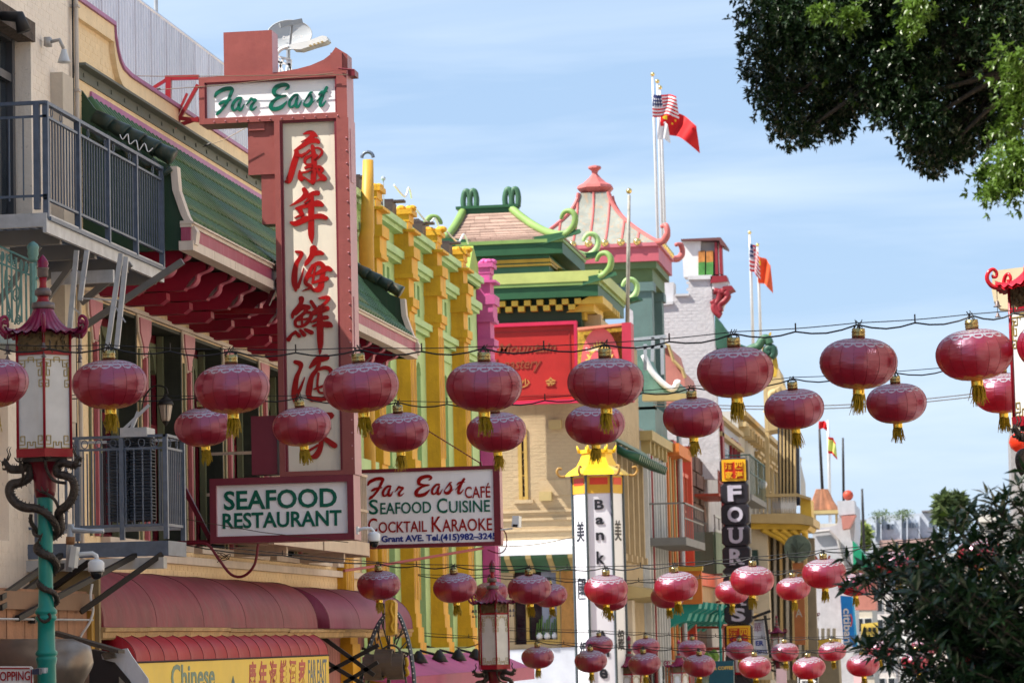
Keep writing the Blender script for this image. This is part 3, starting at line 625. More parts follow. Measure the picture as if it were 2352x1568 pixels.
# ------------------------------------------------------------------ ground
def ground_z(Y):
    P = [(-50, 3.0), (15, 1.3), (28, .6), (45, -.3), (75, -2.6), (110, -3.4), (200, -4), (380, -3), (460, 8), (600, 10), (3000, 10)]
    for (a, b), (c, d) in zip(P, P[1:]):
        if a <= Y <= c: return b+(d-b)*(Y-a)/(c-a)
    return P[-1][1]
ys = [-50, 0, 15, 28, 45, 60, 75, 92, 110, 150, 200, 290, 380, 420, 460, 600, 1000, 3000]
def strip(x0, x1, dz, mt, name, y_to=3000):
    yy = [y for y in ys if y <= y_to]; m = M()
    m.grid(lambda i, j: ((x0, x1)[i], yy[j], ground_z(yy[j])+dz), 1, len(yy)-1); o = mk(name, m, mt); o['kind'] = 'structure'; return o
strip(-1500, 1500, -.03, PAVE, 'ground')
strip(-8.0, 1.2, 0, ASPH, 'road', 380)
def pavement(x0, x1):
    m = M(); yy = [y for y in ys if y <= 380]
    for a, b in zip(yy, yy[1:]):
        za, zb = ground_z(a), ground_z(b)
        m.prism([(x0, a, za-.2), (x1, a, za-.2), (x1, a, za+.13), (x0, a, za+.13)], [(x0, b, zb-.2), (x1, b, zb-.2), (x1, b, zb+.13), (x0, b, zb+.13)])
    o = mk('pavement', m, PAVE); o['kind'] = 'structure'
pavement(-10.2, -8.0); pavement(1.2, 3.6)
m = M(); yy = [15+6*k for k in range(50)]
for y in yy: m.grid(lambda i, j: ((-3.46, -3.34)[i], (y, y+2.5)[j], ground_z((y, y+2.5)[j])+.006), 1, 1)
o = mk('road_marking', m, WHITE); o['kind'] = 'structure'

# ------------------------------------------------------------------ first building: cream painted brick, left edge
bA = thing('cream_building', 'tall cream painted brick building at the left edge carrying grey steel balconies', 'building', (-10.2, 25, 0))
door = (22, 33.35, 8.85, 11.32)
H1 = [door, (33.35, 34.05, 8.1, 11.1)]
low = [(29.5, 32.4, 5.6, 8.0)]
m = M(); wall_holes(m, 'x', -10.8, -10.2, 12, 35.0, 4.9, 21.2, [door]+low); m.box(-16, -10.8, 12, 35.0, -1, 20.9)
wallA = mk('wall', m, CREAM, bA)
bricks(bA, CREAM, 'x', -10.2, 29.0, 34.99, 4.95, 12.6, [door]+low, near=lambda c: abs(c[0]-34)+abs(c[1]-10.3))
m = M(); m.box(-10.2, -10.14, 34.02, 34.05, 8.1, 11.05)
# alcove pilaster seen beside the door
mk('pilaster', M().box(-10.2, -10.05, 34.08, 34.5, 7.0, 10.98), C('shaded_cream_plaster', (.55, .47, .38), .8, bump=.2), bA)
m = M(); m.box(-11.2, -10.75, 22, 33.3, 8.85, 11.3); mk('door_recess', m, BLACK, bA)
fr = M()
for y in (30.3, 31.35, 31.5, 32.55, 33.18): fr.box(-10.5, -10.36, y, y+.09, 8.9, 11.2)
for z in (8.88, 10.72, 11.18): fr.box(-10.5, -10.37, 25, 33.27, z, z+.09)
dr = mk('sliding_door_frame', fr, C('bronze_aluminium', (.09, .09, .10), .35, .5), bA)
for y0, y1, z0, z1 in ((30.4, 31.34, 8.98, 10.7), (31.6, 32.54, 8.98, 10.7), (30.4, 32.54, 10.83, 11.16), (32.66, 33.16, 8.98, 11.16)): mk('door_glass', M().box(-10.45, -10.43, y0, y1, z0, z1), GLASSB if z0 > 10 else GLASSD, bA)
mk('roller_shutter_box', M().box(-10.35, -10.16, 25, 33.4, 11.2, 11.42), C('broken_wood_lintel', (.10, .075, .06), .9, var=.5, scale=8, bump=.8), bA)
m = M(); m.tube([(-10.13, 34.93, 12.6), (-10.13, 34.93, 8.9), (-10.13, 34.95, 5.0)], .028, 8)
for z in (11.9, 10.9, 9.9): m.box(-10.2, -10.09, 34.89, 34.97, z, z+.03)
mk('downpipe', m, C('cream_pipe', (.55, .47, .40), .6), bA)
m = M(); m.tube([(-10.15, 34.86, 12.6), (-10.16, 34.87, 5)], .012, 5); mk('cable_run', m, BLACK, bA)
# spot lamps on the wall
def spot(p, parent, mt=None):
    g = M(); p = Vector(p); g.box(p.x-.05, p.x+.02, p.y-.05, p.y+.05, p.z-.05, p.z+.05); g.tube([p, p+Vector((.12, 0, .02)), p+Vector((.17, -.02, -.08))], .022, 8)
    o = mk('spot_lamp', g, mt or C('cast_grey', (.4, .38, .36), .5, .3), parent, True)
    mk('lamp_reflector', M().lathe([(.075, -.12), (.07, -.1), (.035, 0), (.03, .03)], p+Vector((.18, -.03, -.13)), 12), mt or FROST, o, True)
spot(S(113, 97, -10.1), bA); 
g = M(); p = S(34, 48, -10.0); g.tube([p+Vector((-.15, 0, .06)), p+Vector((.05, 0, .04)), p+Vector((.1, 0, -.12))], [.05, .07, .08], 10); mk('spot_lamp', g, DARK, bA, True)
# ground floor: vertical wood boards
m = M(); rr = random.Random(3); y = 24.0
WOOD = C('weathered_orange_brown_boards', (.33, .16, .09), .75, var=.25, scale=3, streak=.55, bump=.3, dirt=(.08, .06, .045), orand=.12)
mk('lower_wall', M().box(-10.6, -9.52, 12, 33.0, .2, 5.05), WOOD, bA)
bw = .3; me = bpy.data.meshes.new('board'); mm = M().box(-.012, .012, -bw/2+.005, bw/2-.005, -.98, .98); me.from_pydata(mm.v, [], mm.f); me.materials.append(WOOD)
y = 27.2
while y < 32.9: inst('board', me, bA, (-9.505+rr.uniform(-.004, .004), y, 3.88)); y += bw
mk('board_rail', M().box(-9.52, -9.44, 24, 33.0, 4.84, 5.02), C('shaded_brown_trim', (.22, .12, .07), .7), bA)
mk('conduit', M().tube([(-9.43, 24, 4.74), (-9.43, 32.9, 4.74)], .012, 6), GALVL, bA)
mk('yellow_pilaster', M().box(-10.2, -9.47, 33.0, 33.12, 3.9, 5.0), C('ochre_paint', (.5, .28, .05), .7, streak=.4, bump=.3), bA)
mk('peeling_plaster', M().box(-9.52, -9.43, 32.86, 33.0, 3.75, 4.4), C('peeling_plaster', (.45, .33, .26), .9, var=.5, scale=8, bump=.8), bA)
mk('corner_post', M().box(-10.2, -9.42, 33.12, 33.2, 3.0, 5.3), C('olive_trim', (.28, .2, .1), .7, streak=.4), bA)
m = M().tube(smooth_path([tuple(Q(u, v, 32.6)) for u, v in ((212, 1340), (208, 1370), (214, 1400), (205, 1430), (186, 1460), (182, 1490))]), .014, 6); mk('looping_conduit', m, WHITE, bA)

# ------------------------------------------------------------------ steel balconies with single balusters
def baluster_mesh(h, w=.0135): 
    me = bpy.data.meshes.new('baluster'); m = M().box(-w/2, w/2, -w/2, w/2, 0, h); me.from_pydata(m.v, [], m.f); me.materials.append(GALV); return me
def ring(m, c, ax, r=.045, w=.012):
    n = 12; pts = [(Vector(c)+(Vector((0, r*.8*cos(2*pi*k/n), r*sin(2*pi*k/n))) if ax == 'x' else Vector((r*.8*cos(2*pi*k/n), 0, r*sin(2*pi*k/n))))) for k in range(n+1)]
    m.tube(pts, w/2, 5, False)
bB = thing('steel_balcony', 'upper grey galvanised steel balcony with ringed rails over the street, left edge', 'balcony', (-10.1, 30.6, 8.9))
zt, zb, X1, Y0, Y1_ = 10.02, 9.0, -9.2, 30.6, 35.26
rl = M().box(X1-.05, X1+.012, Y0, Y1_, zt-.035, zt); rl.box(-10.2, X1, Y0-.02, Y0+.03, zt-.035, zt)
mk('top_rail', rl, GALV, bB)
rl = M().box(X1-.035, X1, Y0, Y1_, zt-.17, zt-.145); rl.box(-10.2, X1, Y0, Y0+.02, zt-.17, zt-.145); rl.box(X1-.035, X1, Y0, Y1_, zb, zb+.025); rl.box(-10.2, X1, Y0, Y0+.02, zb+.03, zb+.055)
mk('lower_rail', rl, GALV, bB)
bm = baluster_mesh(zt-.15-zb); n = 44
for k in range(n):
    y = Y0+.06+(Y1_-Y0-.1)*k/n
    if k % 11: inst('baluster', bm, bB, (X1-.02, y, zb))
for x in (-10.05, -9.9, -9.75, -9.6, -9.45, -9.33): inst('baluster', bm, bB, (x, Y0+.01, zb))
for k in range(5):
    y = Y0+.02+(Y1_-Y0-.04)*k/4; mk('post', M().box(X1-.045, X1+.012, y-.02, y+.03, zb-.2, zt-.036), GALV, bB)
mk('post', M().box(-9.33, -9.27, Y0-.04, Y0+.02, zb-.1, zt-.036), GALV, bB)
m = M()
for k in range(14):
    if k % 3 != 2: ring(m, (X1-.02, Y0+.25+k*.335, zt-.09), 'x')
mk('rail_rings', m, GALV, bB, kind='stuff')
fl = M().box(X1-.04, X1, Y0-.03, Y1_, 8.66, 8.86); fl.box(-10.2, X1-.04, Y0-.03, Y0+.03, 8.72, 8.86)
mk('edge_channel', fl, GALVL, bB)
fl = M()
for k in range(11): fl.box(-10.15+.095*k, -10.15+.095*k+.03, Y0+.04, Y1_-.02, 8.79, 8.83)
mk('floor_bars', fl, GALV, bB, kind='stuff')
for y in (31.2, 32.5, 33.8, 35.0): mk('cross_beam', M().box(-10.2, X1-.05, y, y+.09, 8.62, 8.78), C('grey_brown_steel', (.16, .15, .14), .5, .3), bB)
for y in (31.3, 32.6): mk('bracket', M().bar((-10.18, y, 7.75), (-9.5, y, 8.62), .06), C('grey_brown_steel'), bB)
mk('hanger_beam', M().box(-9.9, -9.2, 33.05, 33.12, 8.42, 8.56), GALVL, bB)
for (u0, v0), (u1, v1) in (((176, 575), (160, 760)), ((200, 575), (184, 690)), ((278, 582), (244, 818)), ((290, 590), (268, 800))):
    mk('ladder_rail', M().bar(Q(u0, v0, 31.8), Q(u1, v1, 31.8), .035, .05), GALVL, bB)
for (a, b) in (((176, 620), (200, 640)), ((160, 700), (184, 720)), ((262, 700), (288, 740)), ((187, 685), (283, 690))): mk('ladder_brace', M().bar(Q(*a, 31.8), Q(*b, 31.8), .012), GALVL, bB)
for a, b in (((186, 695), (300, 605)), ((178, 760), (420, 600)), ((100, 640), (190, 590)), ((0, 690), (100, 560))): mk('diagonal_strut', M().bar(Q(*a, 33.6), Q(*b, 33.6), .06, .07), C('grey_brown_steel'), bB)

bC = thing('steel_balcony', 'lower grey steel balcony holding a stack of dark slatted panels behind the lamp', 'balcony', (-10.1, 31, 5.6))
X1, Y0, Y1_, zt, zb = -8.64, 33.1, 33.85, 6.74, 5.74
# front side faces the camera
m = M().box(-11, X1, Y0-.02, Y0+.03, zt-.03, zt); m.box(X1-.03, X1+.02, Y0-.02, Y1_, zt-.03, zt); mk('top_rail', m, GALV, bC)
m = M().box(-11, X1, Y0, Y0+.02, zt-.16, zt-.135); m.box(X1-.02, X1, Y0, Y1_, zt-.16, zt-.135); m.box(-11, X1, Y0, Y0+.02, zb, zb+.03); m.box(X1-.02, X1, Y0, Y1_, zb, zb+.03); mk('lower_rail', m, GALV, bC)
bm = baluster_mesh(zt-.14-zb)
x = -10.05
while x < X1-.05: inst('baluster', bm, bC, (x, Y0+.01, zb)); x += .095
for k in range(9): inst('baluster', bm, bC, (X1-.01, Y0+.08+k*.08, zb))
for k in range(16): inst('baluster', bm, bC, (-10.0+k*.085, Y1_, zb))
m = M().box(-10.1, X1, Y1_-.02, Y1_+.02, zt-.03, zt).box(-10.1, X1, Y1_-.02, Y1_+.02, zb-.02, zb+.03); mk('rear_rail', m, GALVL, bC)
for x, y in ((X1-.01, Y0), (X1-.01, Y1_), (X1-.5, Y0), (X1-1.0, Y0), (-10.1, Y0)): mk('post', M().box(x-.025, x+.025, y-.026, y+.03, zb-.14, zt-.031), GALV, bC)
m = M()
for k in range(8): ring(m, (X1-.12-k*.16, Y0+.01, zt-.085), 'y')
for k in range(2): ring(m, (X1-.01, Y0+.2+k*.3, zt-.085), 'x')
mk('rail_rings', m, GALV, bC, kind='stuff')
mk('edge_channel', M().box(-11, X1+.02, Y0-.04, Y0+.04, 5.42, 5.58).box(X1-.05, X1+.02, Y0+.04, Y1_, 5.42, 5.58), GALV, bC)
mk('timber_edge', M().box(-10.2, X1-.02, Y0-.1, Y0+.05, 5.28, 5.40), C('pale_grey_timber', (.5, .48, .46), .8, streak=.3), bC)
m = M()
for k in range(13): m.box(-10.1+.11*k, -10.1+.11*k+.04, Y0+.05, Y1_, 5.44, 5.48)
mk('floor_bars', m, GALV, bC, kind='stuff')
for (a, b) in (((0, 1372), (140, 1275)), ((0, 1395), (145, 1297)), ((40, 1420), (310, 1275)), ((205, 1290), (100, 1365)), ((185, 1405), (372, 1272)), ((75, 1425), (140, 1390))):
    p, q = S(*a, -9.44), Q(*b, 33.05); mk('diagonal_strut', M().bar(p, q, .05, .055), C('dark_brown_steel', (.018, .014, .013), .6, 0), bC)
mk('strut_foot', M().box(*(lambda p: (p.x-.04, p.x+.04, 33.05, 33.15, p.z-.1, p.z+.08))(Q(40, 1422, 33.1))), DARK, bC)
st = thing('slatted_panel_stack', 'stack of dark blue grey slatted panels standing on the lower steel balcony', 'panels', (-9.2, 33.3, 5.8))
SL = C('dark_blue_grey_slat', (.045, .055, .075), .5, .2, .25, 8, orand=.25)
def slats(x0, x1, z0, z1, y):
    k = 0; z = z0
    while z < z1: mk('slat', M().box(x0+R.uniform(-.008, .008), x1+R.uniform(-.008, .008), y-.05, y, z, z+.028).box(x0, x1, y-.03, y+.16, z+.006, z+.02), SL, st); z += .036
p, q = Q(247, 1015, 33.3), Q(350, 1195, 33.3)
slats(p.x, (p.x+q.x)/2-.005, q.z, p.z, 33.3); slats((p.x+q.x)/2+.005, q.x, q.z+.01, p.z+.005, 33.32)
mk('backing', M().box(p.x+.01, q.x-.01, 33.48, 33.52, q.z, p.z), BLACK, st)
m = M(); m.bar(Q(285, 985, 33.3), Q(342, 930, 33.3), .03); m.bar(Q(300, 990, 33.3), Q(318, 945, 33.3), .05, .03); m.box(*(lambda p: (p.x-.15, p.x+.15, 33.05, 33.4, p.z-.05, p.z+.05))(Q(320, 995, 33.3)))
tag(mk('clamp_bracket', m, GALVL), 'grey metal clamp arm lying across the top rail of the lower balcony', 'bracket')

# teal wrought iron balcony, far left
bD = thing('ornate_balcony', 'pale teal wrought iron balcony with scrolls at the left edge behind the lamp', 'balcony', (-9.6, 30.3, 7.3))
TI = C('pale_teal_iron', (.13, .27, .25), .5, .2, .3, 8, .4, dirt=(.12, .09, .05))
YB = 30.2; P_ = lambda u, v: Q(u, v, YB)
m = M().bar(P_(-40, 548), P_(90, 607), .03, .02).bar(P_(-40, 588), P_(90, 640), .025, .02); mk('rail', m, TI, bD)
mk('corner_post', M().tube([P_(78, 800), P_(76, 605)], .04, 8), TI, bD)
mk('corner_urn', M().lathe([(.03, 0), (.05, .03), (.045, .05), (.06, .08), (.055, .12), (.065, .15), (.05, .18), (.012, .21)], P_(76, 602), 12), TI, bD, True)
for k, u in enumerate(range(-18, 72, 11)): mk('baluster', M().tube([P_(u, 576+u*.42), P_(u+2, 740)], .011, 6), TI, bD)
def scroll(cu, cv, w, h, turns=1.6):
    pts = []
    for i in range(26): f = i/25; a = -pi/2+2*pi*turns*f; r = 1-f*.8; pts.append(P_(cu+w*r*cos(a), cv+h*r*sin(a)))
    return M().tube(pts, .008, 5)
for cu, cv, w, h in ((5, 590, 5, 12), (22, 592, 6, 14), (33, 603, 5, 12), (48, 610, 5, 12), (60, 617, 5, 12), (20, 655, 9, 22), (36, 675, 9, 22), (18, 728, 6, 12), (42, 735, 6, 12)): mk('scroll', scroll(cu, cv, w, h), TI, bD)
for a in (((14, 620), (12, 650), (20, 700), (30, 740)), ((50, 625), (46, 660), (44, 700), (34, 745))): mk('curved_bar', M().tube(smooth_path([tuple(P_(*q)) for q in a]), .011, 6), TI, bD)
mk('floor_slab', M().cp([(-60, 745), (62, 762), (62, 790), (-60, 785)], YB, YB+1.2), C('pale_teal_concrete', (.35, .42, .42), .7), bD)
# cctv on a bracket pole by the lamp
cc = thing('camera_mast', 'grey pipe mast with a dome camera and a swivel lamp beside the teal pole', 'camera mast', Q(160, 1300, 29))
P_ = lambda u, v: Q(u, v, 29)
mk('mast', M().tube([P_(158, 1312), P_(163, 1203)], .032, 10), C('mast_grey', (.38, .42, .48), .4, .3), cc, True)
mk('rusty_collar', M().tube([P_(161, 1250), P_(162, 1232)], .042, 10), C('rust', (.22, .11, .05), .8, var=.5, scale=20), cc, True)
mk('junction_box', M().cp([(163, 1253), (176, 1255), (170, 1303), (157, 1301)], 28.86, 28.98), C('light_grey_box', (.5, .53, .56), .45), cc)
mk('camera_arm', M().tube([P_(170, 1283), P_(182, 1272), P_(212, 1270), P_(221, 1275), P_(222, 1284)], [.03, .022, .022, .022, .024], 10), C('white_plastic', (.66, .69, .74), .35), cc, True)
def dome(par, c, s=1):
    a = mk('camera_housing', M().lathe([(.075*s, 0), (.078*s, .02*s), (.078*s, .085*s), (.06*s, .105*s), (.025*s, .12*s)], c, 20), C('white_plastic'), par, True)
    mk('camera_dome', M().lathe([(r*s, -z*s) for r, z in [(.005, .075), (.03, .07), (.05, .05), (.06, .02), (.06, 0)]], c, 20), C('smoked_dome', (.015, .015, .018), .06), par, True)
dome(cc, P_(221, 1312))
mk('lamp_arm', M().tube([P_(163, 1206), P_(168, 1217), P_(205, 1219), P_(238, 1219)], [.034, .03, .022, .024], 10), C('mast_grey'), cc, True)
mk('round_flood_lamp', M().lathe([(.02, -.05), (.07, -.03), (.085, 0), (.085, .015), (.07, .03)], (0, 0, 0), 18), C('mast_grey'), cc, True)
o = [x for x in cc.children if x.name.startswith('round_flood')][0]; o.rotation_euler = (math.radians(75), 0, math.radians(25)); o.location = P_(243, 1221)-cc.location
for v in mk.__defaults__ or (): pass
# curled metal panel, duct and canopy at the bottom left
dc = thing('duct', 'fat grey brown metal duct lying under the canopy at the bottom left', 'duct', Q(100, 1545, 32))
m = M().tube([Q(-80, 1530, 29.6), Q(165, 1530, 29.6), Q(190, 1534, 29.6), Q(201, 1540, 29.6)], [.27, .27, .23, .11], 24); mk('duct_body', m, C('brushed_brown_metal', (.25, .21, .18), .35, .6, .25, 3), dc, True)
cn = thing('entrance_canopy', 'small dark timber canopy sloping above the duct at bottom left', 'canopy', Q(250, 1520, 32))
mk('canopy_roof', M().prism([Q(120, 1448, 31.5), Q(272, 1492, 31.5), Q(272, 1500, 31.5), Q(120, 1458, 31.5)], [Vector((p.x, 31.75, p.z)) for p in (Q(120, 1448, 31.5), Q(272, 1492, 31.5), Q(272, 1500, 31.5), Q(120, 1458, 31.5))]), C('dark_bitumen', (.07, .055, .045), .7, bump=.4), cn)
mk('canopy_side', M().cp([(205, 1490), (272, 1502), (275, 1640), (205, 1640)], 32.4, 32.6), C('charcoal_board', (.035, .03, .03), .7), cn)
mk('canopy_back', M().cp([(140, 1463), (210, 1483), (215, 1560), (140, 1560)], 33.2, 33.3), BLACK, cn)
bp_ = thing('bent_flap', 'bent torn white painted metal flap hanging at the bottom left before the yellow awning', 'metal flap', Q(290, 1510, 31.8))
mk('flap', M().cp([(232, 1500), (262, 1492), (292, 1488), (302, 1505), (340, 1558), (345, 1600), (320, 1600), (296, 1560), (262, 1520), (235, 1513)], 31.8, 31.83), C('chipped_white_metal', (.6, .62, .68), .5, streak=.3, bump=.4, bscale=8), bp_)
mk('torn_edge', M().cp([(232, 1500), (262, 1492), (266, 1510), (240, 1514)], 31.75, 31.79), C('torn_grey_metal', (.2, .19, .17), .6, var=.5, scale=20, bump=.8), bp_)
mk('flap_underside', M().cp([(262, 1520), (296, 1560), (320, 1602), (312, 1606), (285, 1565), (240, 1516)], 31.77, 31.85), DARK, bp_)
# no stopping sign
sg = thing('parking_sign', 'white sign with red words NO STOPPING clamped to the teal lamp pole', 'sign', Q(20, 1560, 27.8))
mk('sign_plate', M().cp([(-62, 1529), (70, 1529), (75, 1533), (77, 1650), (-62, 1650)], 27.8, 27.82), WHITE, sg)
for a, b in (((-62, 1531), (70, 1531)), ): mk('red_border', M().bar(Q(-60, 1534, 27.79), Q(68, 1534, 27.79), .008, .012).bar(Q(72, 1537, 27.79), Q(73, 1648, 27.79), .008, .012), REDL, sg)
text(sg, 'NO STOPPING', REDL, Q(6, 1552, 27.79), .52, .085, bold=.01, depth=.006)
mk('clamp', M().cp([(74, 1536), (90, 1534), (90, 1548), (74, 1548)], 27.76, 27.84), C('dark_blue_clamp', (.03, .04, .08), .5), sg)
mk('pole_band', M().lathe([(.092, 0), (.092, .05)], Vector((-8.48, 28, Q(100, 1545, 28).z)), 18), GALVL, sg)
# ------------------------------------------------------------------ yellow brick restaurant building
bE = thing('restaurant_building', 'yellow brick restaurant with green tiled eave and dark red brackets along the left side', 'building', (-10.2, 42, 0))
WY = [36.05+2.24*k for k in range(7)]
wins = [(y, y+1.62, 5.75, 8.55) for y in WY]
lowd = [(36, 51, .1, 3.4)]
def ptop(y): return 12.0 if y < 36.45 else (11.55 if y > 36.95 else 12.0-(y-36.45)*.9)
m = M(); wall_holes(m, 'x', -10.7, -10.2, 35.0, 52.0, 0, 11.45, wins+lowd)
pts = [(35.0, 11.45), (36.95, 11.45), (36.9, 11.52), (36.78, 11.6), (36.7, 11.72), (36.6, 11.86), (36.56, 11.98), (35.0, 11.98)]
m.yz(pts, -10.7, -10.2); m.box(-10.7, -10.2, 51.2, 52.0, 11.45, 11.9); m.box(-22, -10.7, 35, 52, -1, 11.2)
mk('wall', m, YELW, bE)
bricks(bE, YELW, 'x', -10.2, 35.02, 52, 4.9, 11.95, wins+[(35.6, 50.6, 10.45, 10.98)], near=lambda c: c[0]+abs(c[1]-9)*.7+(6 if 8.98 < c[1] < 10.5 else 0), top=lambda y: ptop(y)-.12)
PUR = C('purple_coping', (.40, .16, .30), .5, streak=.3, dirt=(.2, .1, .15))
cop = [(35.0, 12.0), (36.58, 12.0), (36.6, 11.86), (36.7, 11.7), (36.8, 11.6), (36.95, 11.53), (37.3, 11.49), (51.2, 11.49)]
m = M()
for (a, b), (c, d) in zip(cop, cop[1:]): m.prism([(-10.75, a, b), (-10.1, a, b), (-10.1, a, b+.05), (-10.75, a, b+.05)], [(-10.75, c, d), (-10.1, c, d), (-10.1, c, d+.05), (-10.75, c, d+.05)])
mk('coping', m, PUR, bE)
m = M()
for (a, b), (c, d) in zip(cop, cop[1:]): m.prism([(-10.2, a, b-.2), (-10.13, a, b-.2), (-10.13, a, b-.004), (-10.2, a, b-.004)], [(-10.2, c, d-.2), (-10.13, c, d-.2), (-10.13, c, d-.004), (-10.2, c, d-.004)])
mk('parapet_moulding', m, YELW, bE)
m = M().box(-10.2, -10.06, 35.06, 51, 11.24, 11.27).box(-10.2, -10.175, 35.06, 51, 11.11, 11.24); 
for k in range(26): m.box(-10.178, -10.16, 35.35+k*.6, 35.39+k*.6, 11.15, 11.2)
mk('steel_ledge', m, C('grey_green_steel', (.13, .14, .12), .6), bE)
m = M().box(-10.2, -10.17, 35.7, 50.5, 10.93, 11.04); mk('roof_flashing', m, C('mauve_flashing', (.42, .16, .32), .5, streak=.35, dirt=(.5, .35, .45)), bE)
# roof surface: (x, z) profile, concave; barrel tiles as single pieces
prof = [(-10.2, 10.95), (-9.95, 10.60), (-9.6, 10.12), (-9.25, 9.70), (-8.92, 9.38)]
def pr(f):
    f *= 4; i = min(int(f), 3); f -= i; a, b = prof[i], prof[i+1]; return a[0]+(b[0]-a[0])*f, a[1]+(b[1]-a[1])*f
m = M(); m.xz([*prof, (-8.92, 9.3), (-10.2, 9.3)], 35.5, 50.2); mk('roof_deck', m, C('olive_tile_pan', (.30, .30, .06), .5, var=.5, scale=5), bE)
rows = 5; pitch = .20; nr = int((50.1-35.6)/pitch)
tm = []
for r in range(rows):
    (xa, za), (xb, zb_) = pr(r/rows), pr(min(1, (r+1.08)/rows)); g = M(); vs = []
    for q, (x, z, rad) in enumerate(((xa, za, .05), (xb, zb_, .066))):
        dx, dz = xb-xa, zb_-za; l = math.hypot(dx, dz); nx, nz = -dz/l, dx/l
        for k in range(6): t = pi*k/5; vs.append((x-xa-(-nx if False else 0)+nx*rad*sin(t)*-1*(-1 if nz > 0 else 1), rad*cos(t), z-za+abs(nz)*rad*sin(t)))
    g.add(vs, [(k, k+1, k+7, k+6) for k in range(5)]+[(6, 7, 8, 9, 10, 11)])
    me = bpy.data.meshes.new('roof_tile'); me.from_pydata(g.v, [], g.f); me.materials.append(TILEG); me.polygons.foreach_set('use_smooth', [i < 5 for i in range(6)]); tm.append((me, xa, za, g))
cells = [(r, k) for k in range(nr) for r in range(rows)]
stf = M()
for n_, (r, k) in enumerate(cells):
    me, xa, za, g = tm[r]; y = 35.68+k*pitch
    if n_ < 300: inst('roof_tile', me, bE, (xa, y, za))
    else: stf.add([(v[0]+xa, v[1]+y, v[2]+za) for v in g.v], g.f)
mk('roof_tiles', stf, TILEG, bE, kind='stuff')
CRT = C('cream_trim', (.62, .52, .44), .6, streak=.4, dirt=(.3, .22, .2)); PKB = C('rose_band', (.32, .06, .11), .5, var=.2, streak=.4, dirt=(.5, .3, .38))
m = M().box(-9.0, -8.86, 35.25, 50.2, 9.30, 9.375).box(-9.0, -8.83, 35.24, 50.2, 9.34, 9.36); mk('eave_trim', m, CRT, bE)
mk('eave_band', M().box(-8.99, -8.88, 35.255, 50.2, 9.14, 9.30), PKB, bE)
m = M()
for k in range(14): m.box(-9.02, -8.85, 35.26+k*1.067, 35.26+k*1.067+1.055, 9.03, 9.14)
mk('eave_lower_trim', m, CRT, bE, kind='stuff')
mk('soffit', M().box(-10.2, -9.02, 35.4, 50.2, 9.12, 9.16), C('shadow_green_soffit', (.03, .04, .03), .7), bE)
# upturned end walls with fat barrel tiles
for Ye, sgn, near in ((35.35, 1, True), (50.2, -1, False)):
    out = [(-10.2, 9.05), (-9.05, 9.05), (-8.9, 9.15), (-9.0, 9.45), (-9.1, 9.75), (-9.13, 10.05), (-9.3, 10.12), (-10.05, 10.78), (-10.2, 11.0)]
    mk('end_gable', M().xz(out, Ye, Ye+.07), C('dark_green_gable', (.025, .06, .03), .5, streak=.3), bE)
    rim = [(-8.86, 9.1, 0), (-8.84, 9.25, 0), (-8.95, 9.45, 0), (-9.05, 9.75, 0), (-9.07, 10.03, 0)]
    m = M()
    for (a, b, _), (c, d, _) in zip(rim, rim[1:]): m.prism([(a-.05, Ye-.05, b), (a+.03, Ye-.05, b), (a+.03, Ye+.11, b), (a-.05, Ye+.11, b)], [(c-.05, Ye-.05, d), (c+.03, Ye-.05, d), (c+.03, Ye+.11, d), (c-.05, Ye+.11, d)])
    mk('gable_rim', m, CRT, bE)
    for k in range(5):
        f0, f1 = k/5, (k+1.12)/5; a = Vector((-10.05+f0*.92, Ye+.03, 10.68-f0*.52)); b = Vector((-10.05+f1*.92, Ye+.03, 10.68-f1*.52))
        mk('ridge_tile', M().tube([a, b-Vector((.03, 0, -.02)), b], [.085, .10, .105], 12), C('dark_ridge_tile', (.03, .05, .04), .35, var=.5, scale=6, streak=.4, dirt=(.25, .13, .04)), bE, True)
        if near and k < 5: mk('ridge_swag', M().tube(smooth_path([tuple(a+Vector((0, -.1, -.16))), tuple(a.lerp(b, .5)+Vector((0, -.12, -.26))), tuple(b+Vector((0, -.1, -.14)))]), .04, 8), C('dark_ridge_tile'), bE, True)
    if not near:
        for k in range(3): mk('hip_tile', M().tube([(-10.0, Ye-.35-k*.3, 10.35), (-9.5, Ye-.28-k*.3, 9.86), (-8.98, Ye-.2-k*.3, 9.42)], [.07, .06, .055], 8), C('dark_ridge_tile'), bE, True)
    else: mk('gable_graffiti', M().tube(smooth_path([(-9.7, Ye-.13, 10.42), (-9.66, Ye-.15, 10.36), (-9.6, Ye-.15, 10.42), (-9.58, Ye-.15, 10.3), (-9.5, Ye-.15, 10.34), (-9.47, Ye-.15, 10.22), (-9.4, Ye-.15, 10.3), (-9.36, Ye-.15, 10.2), (-9.3, Ye-.15, 10.24)]), .007, 4), WHITE, bE)
# brackets under the eave: stepped dark red beams with pink scroll ends
PKS = C('pink_scroll_paint', (.42, .08, .13), .45, streak=.3, dirt=(.3, .08, .1))
def bracket_part():
    g = M().xz([(-10.2, 9.10), (-9.12, 9.10), (-9.12, 9.0), (-9.25, 8.94), (-9.33, 8.86), (-9.4, 8.76), (-10.2, 8.76)], -.08, .08); return g
def me_of(g, name, mt, sm=False):
    me = bpy.data.meshes.new(name); me.from_pydata(g.v, [], g.f); me.materials.append(mt)
    if sm: me.polygons.foreach_set('use_smooth', [True]*len(g.f))
    return me
BRK = mat('crimson_bracket_paint', (.27, .008, .035), .45, var=.25, streak=.2)
b1 = me_of(bracket_part(), 'bracket', BRK)
b2 = me_of(M().xz([(-10.2, 8.74), (-9.62, 8.74), (-9.62, 8.66), (-9.7, 8.6), (-10.2, 8.6)], -.09, .09), 'bracket', BRK)
